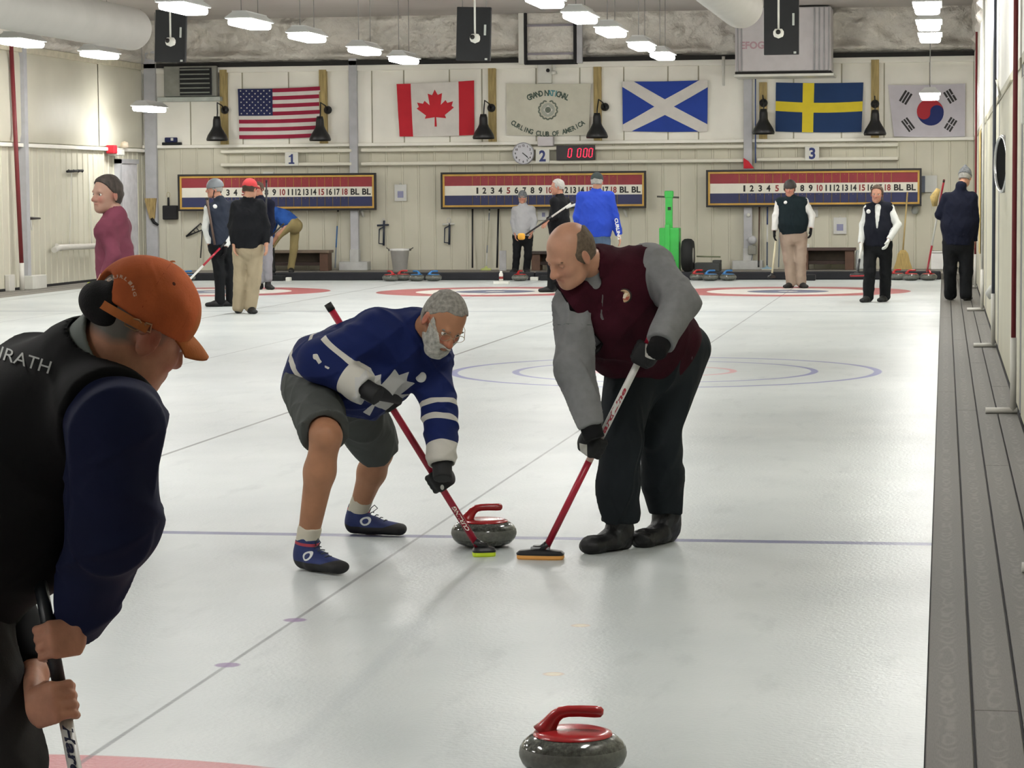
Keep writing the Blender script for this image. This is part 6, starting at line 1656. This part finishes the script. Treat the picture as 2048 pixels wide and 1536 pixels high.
# ================================================================ sweeper in the maroon vest
def sweeper_maroon():
    a1 = V3(grd(1240, 1098)); a1[2] = .10; a2 = V3(grd(1334, 1084)); a2[2] = .10
    t1 = nrm((-.58, -.81, 0)); t2 = nrm((-.50, -.87, 0))
    k1 = A3(1243, 880, a1[1]-.13); k2 = A3(1316, 868, a2[1]-.15)
    h1 = A3(1272, 722, .42); h2 = A3(1365, 695, .62); hp = (h1+h2)/2+V3((.0, 0, .02))
    s1 = A3(1150, 600, .06); s2 = A3(1300, 532, .24); mid = (s1+s2)/2; nk = A3(1196, 532, .10)
    e1 = A3(1147, 735, .02); w1 = A3(1180, 848, -.02); e2 = A3(1360, 607, .08); w2 = A3(1322, 684, -.10)
    bot = V3(grd(1081, 1118)); bot[2] = 0; top = A3(1337, 602, .0)
    sd = nrm(top-bot); g1 = on_shaft(bot, top, 893); g2 = on_shaft(bot, top, 706)
    e = empty('person', (float(a1[0]+a2[0])/2, float(a1[1]+a2[1])/2, 0), 'balding person in maroon vest, grey sleeves and dark trousers, sweeping', 'person')
    H = head_sdf(A3(1141, 507, -.08), (-.60, -.60, -.53), (-.22, -.42, .88), 1.06, jaw=1.06)
    neck = rc(H.P(-.03, 0, -.05), nk, .060, .075)
    S = nrm(s2-s1); ax = nrm(hp-mid); SH = nrm(h2-h1)
    wst = mid*.42+hp*.58+V3((-.05, -.03, -.02))
    tor = un(.08, ec(mid+ax*.12, wst, (.205, .145), (.19, .175), S), ec(wst, hp, (.19, .17), (.19, .155), SH), rc(s1, s2, .078, .078), rc(mid, nk, .09, .065))
    o1 = V3((-.55, -1, 0)); o2 = V3((.1, -1, .5))
    wa = w1+nrm(w1-e1)*.02; wb = w2+nrm(w2-e2)*.0
    hd1 = hand_grip(wa, g1, sd, o1, .0135, 1.08); hd2 = hand_grip(wb, g2, sd, o2, .0135, 1.08)
    body = un(.014, H, neck, infl(tor, -.04), rc(s1, e1, .05, .045), rc(e1, wa, .045, .032), rc(s2, e2, .05, .045), rc(e2, wb, .045, .032),
              rc(h1, k1, .075, .055), rc(k1, a1, .055, .038), rc(h2, k2, .075, .055), rc(k2, a2, .055, .038), hd1, hd2)
    mesh_sdf('body', body, .0048, mat('pinkish skin', '#b78970', .48, var=.06, nscale=16, masks=(('lip', ('#9c5e52', .006)), ('rosy', ('#b07d66', .04))), spec=.4, sub=.05), e, skin_attrs(H)); eyes(H, e, .0118)
    # heavy lids look down
    for s in (-1, 1):
        f = cut(el(H.P(.0775, s*.0315, .0015), np.array([.0140]*3)*H.k), H.P(0, 0, -.0045), -H.U); mesh_sdf('eyelid', f, .003, mat('eyelid skin', '#a97a64', .55), e)
        f = ec(H.P(.092, s*.016, .019), H.P(.082, s*.050, .020), (.0055, .004), (.004, .003), H.U); mesh_sdf('eyebrow', f, .0028, mat('brown eyebrow', '#6b4e3c', .9), e)
    WG = mat('black glove white patch', '#0e0f11', .75, var=.05, masks=(('g', '#c4c2ba'),))
    for hd, cc, r_ in ((hd1, A3(1166, 900, g1[1]-.05), .016), (hd2, A3(1308, 704, g2[1]-.05), .036)):
        mesh_sdf('glove', infl(hd, .004), .0038, WG, e, {'g': lambda p, cc=cc, r_=r_: np.maximum(np.abs((p-cc)[:, 0])-r_, np.abs((p-cc)[:, 2]+.2*(p-cc)[:, 0])-r_*(.75 if r_ > .02 else 1.6))})
    for el_, w_ in ((e1, w1), (e2, w2)):
        dd = nrm(w_-el_); mesh_sdf('glove_cuff', cut(cut(rc(w_-dd*.06, w_+dd*.06, .046, .044), w_+dd*.065, dd), w_-dd*.015, -dd), .006, GLV, e)
    # trousers
    L = [cut(un(.03, rc(h, k, .112, .082), rc(k, k*.5+a*.5, .080, .076), rc(k*.5+a*.5, a, .076, .068)), a+V3((0, 0, .035)), (0, 0, -1)) for h, k, a in ((h1, k1, a1), (h2, k2, a2))]
    f = un(.05, ec(hp-ax*.06, hp+V3((0, 0, -.04)), (.19, .155), (.18, .145), SH), *L)
    f = un(.03, f, el(avg(k1, a1)+V3((-.035, 0, -.03)), (.05, .05, .12)), el(k2+V3((.05, .02, -.06)), (.05, .06, .08)))
    mesh_sdf('trousers', folds(f, .009, 11, 31, 2.2, (0, 0, 1)), .0065, CB('charcoal trousers', '#1c2226'), e)
    SB = mat('black overshoe', '#141517', .5, var=.2, nscale=9, bump=.6, bscale=22, bdist=.012, wrinkle=.8, wscale=14, masks=(('sole', '#060607'), ('strap', '#26292b')))
    for a, t in ((a1, t1), (a2, t2)):
        f = shoe_sdf(a, t, .30, 0, w=.054); P = f.P
        f = un(.03, f, rc(P(.06, .09), P(.06, .15), .055, .058), el(P(.23, .035), (.05, .05, .035)))
        f = sub(f, rc(P(.07, .17), P(.07, .24), .046, .05), .004)
        f = sub(f, bxs(P(.13, -.004), (.025, .07, .008), (t, np.cross((0, 0, 1), t), (0, 0, 1)), .003), .004)
        o = P(0, 0); mesh_sdf('shoe', folds(f, .0045, 26, 4, 1.6), .0055, SB, e, {'sole': lambda p: p[:, 2]-.019, 'strap': lambda p, o=o, t=t: np.maximum(np.abs((p-o) @ nrm(t)-.115+((p-o)[:, 2]-.06)*.5)-.012, .03-(p-o)[:, 2])})
        q = MB(); c = Vector(P(.05, .12, -.062)); q.box((-.007, -.004, -.02), (.007, .004, .02), mat('grey pull tab', '#8a8d8c', .6), Matrix.Translation(c)) 
        if a is a2: q.build('pull_tab', e)
    # shirt and vest
    def sl(s, el_, w, r0, r1, r2): return cut(un(.03, rc(s, el_, r0, r1), rc(el_, w, r1, r2)), w+nrm(w-el_)*.004, w-el_)
    A1 = sl(s1+V3((0, 0, -.02)), e1, w1, .080, .070, .050); A2 = sl(s2, e2, w2, .090, .074, .056)
    f = un(.03, infl(tor, .0), A1, A2, rc(nk, nk+(H.P(-.03, 0, -.07)-nk)*.4, .072, .066)); f = cut(f, hp, ax)
    f = sub(f, rc(nk, H.P(-.02, 0, -.05), .055, .064), .004)
    band = bandf(A3(1140, 650, 0), nrm(e1-s1), .0022, rc(s1, e1, 0, 0), .10)
    mesh_sdf('shirt', folds(f, .0075, 14, 13, 2.2), .0065, mat('heather grey jersey', '#7b7c7d', .9, var=.05, nscale=30, bump=.25, bscale=220, bdist=.002, wrinkle=.5, wscale=7, spec=.2, masks=(('seam', '#5c6260'),)), e, {'seam': band})
    v = cut(infl(tor, .019), hp+ax*.03, ax)
    v = un(.07, v, cut(ec(A3(1232, 640, .10), A3(1250, 690, .20), (.12, .10), (.14, .10), S), A3(1225, 722, 0), (-.12, 0, -1)))
    v = un(.03, v, el(s1+V3((.01, 0, .0)), (.098, .10, .105)))
    holes = un(0, cut(el(s1+V3((-.05, 0, -.10)), (.18, .22, .18)), A3(1152, 626, 0), V3((.80, 0, .60))), cut(el(s2+S*.11, (.19, .2, .18)), s2-S*.005, -(S+ax*.12)))
    v = sub(v, holes, .008)
    v = un(.018, v, rc(nk, nk+(H.P(-.03, 0, -.07)-nk)*.35, .088, .080)); v = sub(v, rc(nk, H.P(-.02, 0, -.05), .070, .074), .004)
    # open zip neck
    v = sub(v, el(A3(1188, 560, nk[1]-.12), (.030, .10, .045)), .01)
    zip_ = decal([seg(1202, 590, 1199, 638, 1.3), seg(1199, 628, 1203, 641, 2.2)], -.05, .2)
    mesh_sdf('vest', folds(v, .007, 12, 17, 1.4), .006, mat('maroon fleece', '#35101b', .95, var=.15, nscale=9, bump=.5, bscale=160, bdist=.003, wrinkle=.4, wscale=6, spec=.15, masks=(('zip', '#5d5a5a'), ('edge', '#0d0709'))), e, {'zip': zip_, 'edge': lambda p: holes(p)-.008})
    dv = nrm(A3(1248, 592, 0)-V3(CPOS)); t_ = 10.0
    for _ in range(80):
        q = V3(CPOS)+dv*t_; d_ = float(v(q[None])[0])
        if d_ < .002: break
        t_ += d_*.7
    M = frame(q, (1, 0, .15), -Vector(dv)); mb = MB()
    mb.lathe([(0, .004), (.028, .004), (.032, .001), (.032, -.006)], mat('dark badge rim', '#1f1412', .5), n=24, M=M); mb.lathe([(0, .0052), (.026, .0052)], mat('badge tan', '#b99a78', .6), n=24, M=M)
    mb.add([M @ Vector(v_) for v_ in [(-.024, -.008, .006), (.016, -.020, .006), (.024, -.004, .006), (.01, -.006, .006), (-.01, .004, .006)]], [(0, 1, 2, 3, 4)], mat('badge red', '#9c4634', .6))
    mb.add([M @ Vector((x, y, .0062)) for x, y in [(-.018, -.004), (.004, -.012), (.012, 0), (.02, .008), (.008, .012), (-.004, .004)]], [tuple(range(6))], mat('badge ivory', '#d8cdb6', .6))
    mb.add([M @ Vector((x, y, .0064)) for x, y in [(-.02, .006), (-.004, .008), (.008, .016), (-.002, .022), (-.016, .016)]], [tuple(range(5))], mat('badge olive', '#5c4a30', .6))
    mb.build('badge', e)
    # fringe of hair round the sides and back
    def q3(p): return (p-H.c) @ H.F/H.k, (p-H.c) @ H.S/H.k, (p-H.c) @ H.U/H.k
    hs = infl(un(.03, H.cran, el(H.P(-.035, 0, -.01), np.array([.062, .068, .066])*H.k, H.A)), .0042)
    def hr(p):
        fq, sq, uq = q3(p)
        return np.maximum(hs(p), np.maximum.reduce([fq-.030, uq-.085+np.clip(fq+.02, 0, 1)*1.2+np.clip(.03-np.abs(sq), 0, 1)*1.0, -.040-uq+np.clip(fq, 0, 1)*1.2])*H.k*.7)
    hr.bb = hs.bb
    mesh_sdf('hair', folds(hr, .0012, 90, 3), .0036, mat('thinning brown hair', '#5e5142', .85, var=.2, nscale=70, bump=.5, bscale=300, bdist=.002), e)
    broom('curling_broom', top, bot, [(0, .36, mat('bright red shaft', '#a51a34', .3, var=.03)), (.36, .40, mat('pink blend', '#c9a598', .35)), (.40, .80, BW), (.80, 1, mat('bright red shaft', '#a51a34', .3, var=.03))], 'red and white curling broom with orange pad held by the person in the maroon vest',
          HB, PADO, along=(1, -.02), L=.20, W=.075, r=.0150, text=shaft_text('HardLine', 886, 775, mat('red letters', '#9a2234', .5, var=0), .018))
    b_ = [o for o in COL.objects if o.name.startswith('curling_broom')][-1]
    q = MB(); M = frame(Vector(bot)+Vector((0, 0, .04)), (1, -.02, 0), (0, 0, 1)); q.bevbox((-.04, -.018, 0), (.04, .018, .014), mat('grey clip', '#9b9da0', .4), .004, M); q.build('head_clip', b_)
    return e
sweeper_maroon()
# ================================================================ person in the foreground
def front_person():
    Y0 = -5.45
    bot = V3(grd(229, 1962)); bot[2] = 0; top = A3(72, 1120, Y0-.08); sd = nrm(top-bot)
    s1 = A3(228, 850, -5.62); s2 = A3(70, 770, -5.28); mid = (s1+s2)/2; nk = A3(192, 738, -5.44)
    hp = A3(-120, 1160, -5.40); SH = nrm((.25, -.95, -.05)); h1 = hp+SH*.09; h2 = hp-SH*.09
    e1 = A3(222, 1062, -5.60); w1 = A3(152, 1248, -5.50)
    e2 = A3(-30, 1120, -5.22); w2 = A3(62, 1345, -5.40)
    g1 = on_shaft(bot, top, 1285); g2 = on_shaft(bot, top, 1405)
    k1 = A3(5, 1530, -5.50); k2 = A3(-60, 1520, -5.15)
    a1 = A3(-130, 1900, -5.55); a2 = A3(-260, 1890, -5.1); a1[2] = a2[2] = .10
    e = empty('person', (float(a1[0]+a2[0])/2, float(a1[1]+a2[1])/2, 0), 'person in orange cap and black vest leaning in from the left foreground', 'person')
    H = head_sdf(A3(280, 651, -5.45), (.62, .64, -.45), (.40, .02, .90), 1.08, nose=.92, jaw=1.12)
    neck = un(.03, rc(H.P(-.030, 0, -.045), nk, .064, .085), rc(H.P(.0, 0, -.07), nk, .055, .07))
    S = nrm(s1-s2); ax = nrm(hp-mid); wst = mid*.5+hp*.5
    tor = un(.08, ec(mid+ax*.12, wst, (.215, .155), (.20, .17), S), ec(wst, hp, (.20, .17), (.19, .16), SH), rc(s1, s2, .085, .085), rc(mid, nk, .10, .085))
    wa = w1+nrm(g1-w1)*.02; wb = w2+nrm(g2-w2)*.02
    hd1 = hand_grip(wa, g1, sd, (.75, -.75, .1), .0135, .98); hd2 = hand_grip(wb, g2, sd, (-.45, -.9, 0), .0135, 1.05)
    nose_ = H
    body = un(.014, H, neck, infl(tor, -.045), rc(s1, e1, .06, .05), rc(e1, wa, .048, .032), rc(s2, e2, .06, .05), rc(e2, wb, .048, .034),
              rc(h1, k1, .08, .06), rc(k1, a1, .058, .042), rc(h2, k2, .08, .06), rc(k2, a2, .058, .042), hd1, hd2)
    at_ = skin_attrs(H)
    SKF = mat('foreground skin', '#be8a70', .5, var=.10, nscale=22, bump=.25, bscale=120, bdist=.002, masks=(('lip', ('#8e5448', .006)), ('rosy', ('#a05a48', .05)), ('hairline', ('#6f6b64', .02))), spec=.35, sub=.06)
    def q3(p): return (p-H.c) @ H.F/H.k, (p-H.c) @ H.S/H.k, (p-H.c) @ H.U/H.k
    def hairline(p):
        fq, sq, uq = q3(p); near = np.linalg.norm(p-H.c, axis=1)-.135
        return np.maximum.reduce([near, fq-.02, -.045-uq+np.clip(fq+.06, 0, 1)*.5, np.abs(np.hypot(fq+.008, uq+.01))*-1+.030])
    at_['hairline'] = hairline
    mesh_sdf('body', body, .0040, SKF, e, at_); eyes(H, e, .0118)
    # shirt collar, vest, sleeves
    CO = mat('grey shirt collar', '#6f7672', .85, var=.06, bump=.3, bscale=300, bdist=.001)
    nd = nrm(H.P(-.02, 0, -.05)-nk)
    f = cut(rc(nk-nd*.02, nk+nd*.12, .104, .090), nk+nd*.088, nd+V3((.25, -.1, -.1))); f = sub(f, rc(nk-nd*.1, nk+nd*.14, .092, .080), .003)
    mesh_sdf('collar', f, .0045, CO, e)
    def sl(s, el_, w, r0, r1, r2): 
        m_ = el_; return cut(un(.04, rc(s, el_, r0, r1), rc(el_, w, r1, r2)), w, w-el_)
    A1 = sl(s1, e1, w1, .100, .080, .052)
    A1 = un(.03, A1, el(e1+V3((.012, 0, -.01)), (.062, .06, .06)))
    NV = mat('navy sleeve', '#0f1838', .8, var=.10, nscale=3, bump=.2, bscale=300, bdist=.001, wrinkle=.6, wscale=5, spec=.25)
    mesh_sdf('sleeve', folds(A1, .007, 12, 5, 2.2), .0055, NV, e)
    A2 = sl(s2, e2, w2, .100, .082, .052); mesh_sdf('sleeve', folds(A2, .006, 18, 6), .007, mat('black sleeve', '#0c0d10', .8, var=.1, wrinkle=.5, wscale=5, spec=.2), e)
    v = cut(infl(tor, .022), hp+ax*.0, ax)
    v = un(.03, v, el(s1-S*.04, (.10, .10, .10)))
    v = sub(v, cut(el(s1+S*.12, (.20, .20, .20)), s1-S*.012, -S), .006); v = sub(v, cut(el(s2-S*.12, (.19, .19, .19)), s2+S*.01, S), .006)
    v = un(.02, v, rc(nk-nd*.04, nk-nd*.01, .114, .112)); v = sub(v, rc(nk-nd*.1, nk+nd*.16, .105, .105), .004)
    v = folds(v, .006, 9, 23, 1.2); mesh_sdf('vest', v, .0065, mat('black softshell vest', '#0b0c0e', .8, var=.1, bump=.2, bscale=300, bdist=.001, wrinkle=.35, wscale=4, spec=.2), e)
    L = [cut(un(.03, rc(h, k, .125, .085), rc(k, a, .082, .068)), a+V3((0, 0, .03)), (0, 0, -1)) for h, k, a in ((h1, k1, a1), (h2, k2, a2))]
    f = un(.05, ec(hp-ax*.04, hp+V3((0, 0, -.05)), (.19, .16), (.18, .15), SH), *L)
    mesh_sdf('trousers', folds(f, .008, 12, 8, 1.8), .0075, CB('dark grey trousers', '#2b2b2b'), e)
    for a in (a1, a2): mesh_sdf('shoe', shoe_sdf(a, (.85, .4, 0), .30, 0, w=.052), .008, BSHOE, e)
    # lettering on the back of the vest, laid on the cloth
    P0 = V3(CPOS)
    def hit(px, py, src, t0=3.5):
        dv = V3(ray(px, py).normalized()); t = t0
        for _ in range(90):
            q = P0+dv*t; d = float(src(q[None])[0])
            if d < .0008: break
            t += min(max(d, 0)*.5, .05)
            if t > 7: t = 5.2; break
        return P0+dv*(t-.006)
    src = v
    q = MB(); vs, fs, w = text2d('NRATH', False, .15)
    ca, sa = math.cos(math.radians(17)), math.sin(math.radians(17)); Wp = 132; Hp = 27
    pts = []
    for x, y in vs:
        u = x/w*Wp; vv = y*Hp; px = -26+u*ca+vv*sa*.5; py = 710+u*sa-vv*ca
        pts.append(tuple(hit(px, py, src)))
    q.add(pts, fs, mat('silver thread', '#a9aca8', .6, var=.1)); q.build('back_lettering', e)
    # cap
    OR = mat('faded orange cotton', '#bd6339', .85, var=.16, nscale=9, bump=.3, bscale=180, bdist=.002, wrinkle=.35, wscale=14, spec=.2, masks=(('seam', '#8a3d20'), ('stain', ('#a5703c', .05)), ('hole', '#4c2416')))
    k = H.k; A = H.A
    n_ = nrm(H.U+H.F*.06)
    dome = el(H.P(-.008, 0, .040), np.array([.107, .089, .094])*k, A); inner = el(H.P(-.008, 0, .040), np.array([.100, .082, .087])*k, A)
    f = cut(dome, H.P(0, 0, .014), -n_)
    f = sub(f, cut(inner, H.P(0, 0, .028), n_), .002)
    hole = el(H.P(-.112, 0, .030), np.array([.05, .036, .034])*k, A); f = sub(f, hole, .004)
    def seam(p):
        fq, sq, uq = q3(p); a = np.arctan2(sq, fq+.008); r = np.hypot(sq, fq+.008)
        d = np.min([np.abs(np.sin(a-math.radians(b))*r) for b in (0, 60, 120)], axis=0); return np.maximum(d-.0009, .0)-.0001*(d < .0009)
    def hole_(p):
        fq, sq, uq = q3(p); d = np.full(len(p), 1.)
        for a_ in (35, 95, 155, -35, -95): 
            a = math.radians(a_); c = H.P(-.008+.070*math.cos(a), -.062*math.sin(a)*-1, .104); d = np.minimum(d, np.linalg.norm(p-c, axis=1)-.0045)
        return d
    def stain(p): return np.linalg.norm(p-H.P(.10, .03, .05), axis=1)-.035
    cp = mesh_sdf('cap', folds(f, .0012, 30, 2), .0034, OR, e, {'seam': seam, 'hole': hole_, 'stain': stain})
    nb = 18; q = MB(); vs = []
    for j in range(7):
        r = j/6
        for i in range(nb+1):
            a = -1.15+2.3*i/nb; root = (.086*math.cos(a)+.004, .072*math.sin(a)); 
            fo = root[0]+r*.066*math.cos(a*.72); so = root[1]-r*.004*math.sin(a)
            vs.append(H.P(fo, so, (.034-.012*r-.30*so*so/.083-.012*r*r)))
    N_ = nb+1; m_ = len(vs); vs2 = [v_-H.U*.0055 for v_ in vs]
    F1 = [(j*N_+i, j*N_+i+1, (j+1)*N_+i+1, (j+1)*N_+i) for j in range(6) for i in range(nb)]
    F2 = [tuple(m_+x for x in reversed(t)) for t in F1]
    rim = [(6*N_+i, 6*N_+i+1, m_+6*N_+i+1, m_+6*N_+i) for i in range(nb)]+[(j*N_, (j+1)*N_, m_+(j+1)*N_, m_+j*N_) for j in range(6)]+[(j*N_+nb, (j+1)*N_+nb, m_+(j+1)*N_+nb, m_+j*N_+nb) for j in range(6)]
    q.add(vs+vs2, F1+F2+rim, OR, True); br = q.build('brim', None); attach(br, cp)
    q = MB(); q.lathe([(.0, .004), (.005, .003), (.007, 0)], OR, H.P(-.008, 0, .135*1.0), 10); attach(q.build('button', None), cp)
    # strap with buckle across the back
    sp = [Vector(H.P(-.008+(.109)*math.cos(a), (.091)*math.sin(a), 0.010+.004*math.cos(a))) for a in np.radians(np.linspace(100, 238, 15))]
    q = MB(); vs = []
    for p_ in sp: vs += [p_-Vector(H.U)*.009, p_+Vector(H.U)*.009]
    q.add(vs+[v_+(v_-Vector(H.c)).normalized()*.002 for v_ in vs], [(2*i, 2*i+2, 2*i+3, 2*i+1) for i in range(14)]+[(30+2*i, 30+2*i+1, 30+2*i+3, 30+2*i+2) for i in range(14)]+[(2*i+1, 2*i+3, 33+2*i, 31+2*i) for i in range(14)]+[(2*i, 30+2*i, 32+2*i, 2*i+2) for i in range(14)], OR)
    st = q.build('strap', None); attach(st, cp)
    # the near end of the strap, buckle and keeper lie low on the near side
    def onh(px, py): return Vector(hit(px, py, dome, 4.2))
    MT = mat('brushed buckle', '#b08d6d', .3, metal=.7)
    for ring, nm in (([(254, 634), (278, 640), (282, 645), (277, 661), (270, 661), (250, 650), (250, 638)], 'buckle'), ([(291, 646), (303, 649), (300, 664), (288, 660)], 'keeper')):
        q = MB(); pts = [onh(*r_) for r_ in ring]; q.tube(pts+[pts[0]], .0022, MT, 8, caps=False); attach(q.build(nm, None), cp)
    # white lettering arc on the cap back
    q = MB(); arc = [(213, 563), (224, 555), (238, 552), (248, 555), (256, 561), (264, 570), (268, 582), (271, 594)]
    for i in range(len(arc)-1):
        a, b = arc[i], arc[i+1]; dx, dy = b[0]-a[0], b[1]-a[1]; L = math.hypot(dx, dy); nx, ny = -dy/L*4.0, dx/L*4.0
        ch = 'CURLING'[i % 7]; tv, tf, tw = text2d(ch, True)
        pts = []
        for x, y in tv:
            u = x/max(tw, .3)*.78+.1; px = a[0]+dx*u-nx*(y*1.6-.8)*-1*-1; py = a[1]+dy*u-ny*(y*1.6-.8)
            pts.append(tuple(hit(px, py, dome, 4.2)))
        q.add(pts, tf, mat('pale thread', '#c9a890', .7, var=.05))
    attach(q.build('cap_lettering', None), cp)
    # black fleece ball showing through the cap opening
    bl = el(A3(206, 606, -5.50), (.052, .056, .044), ((.85, .1, -.52), (0, 1, 0), (.52, 0, .85)))
    bl = un(.02, bl, el(A3(228, 628, -5.50), (.032, .050, .030)), el(A3(236, 592, -5.50), (.024, .052, .036)))
    mesh_sdf('ear_warmer', bl, .0034, mat('black fleece', '#101113', .95, var=.15, nscale=30, bump=.6, bscale=240, bdist=.003), e)
    broom('curling_broom', top, bot, [(0, .62, BW), (.62, .66, BG), (.66, 1, mat('dark grey shaft', '#24292c', .35, var=.03))], 'white and grey curling broom in both hands of the person in the orange cap', HB, PADY, along=(.9, .3), r=.0142, text=shaft_text('HardLine', 1448, 1640, mat('navy letters', '#1c2140', .5, var=0), .020), tip=False)
front_person()
# tiny green light and white bag edge by the foreground person
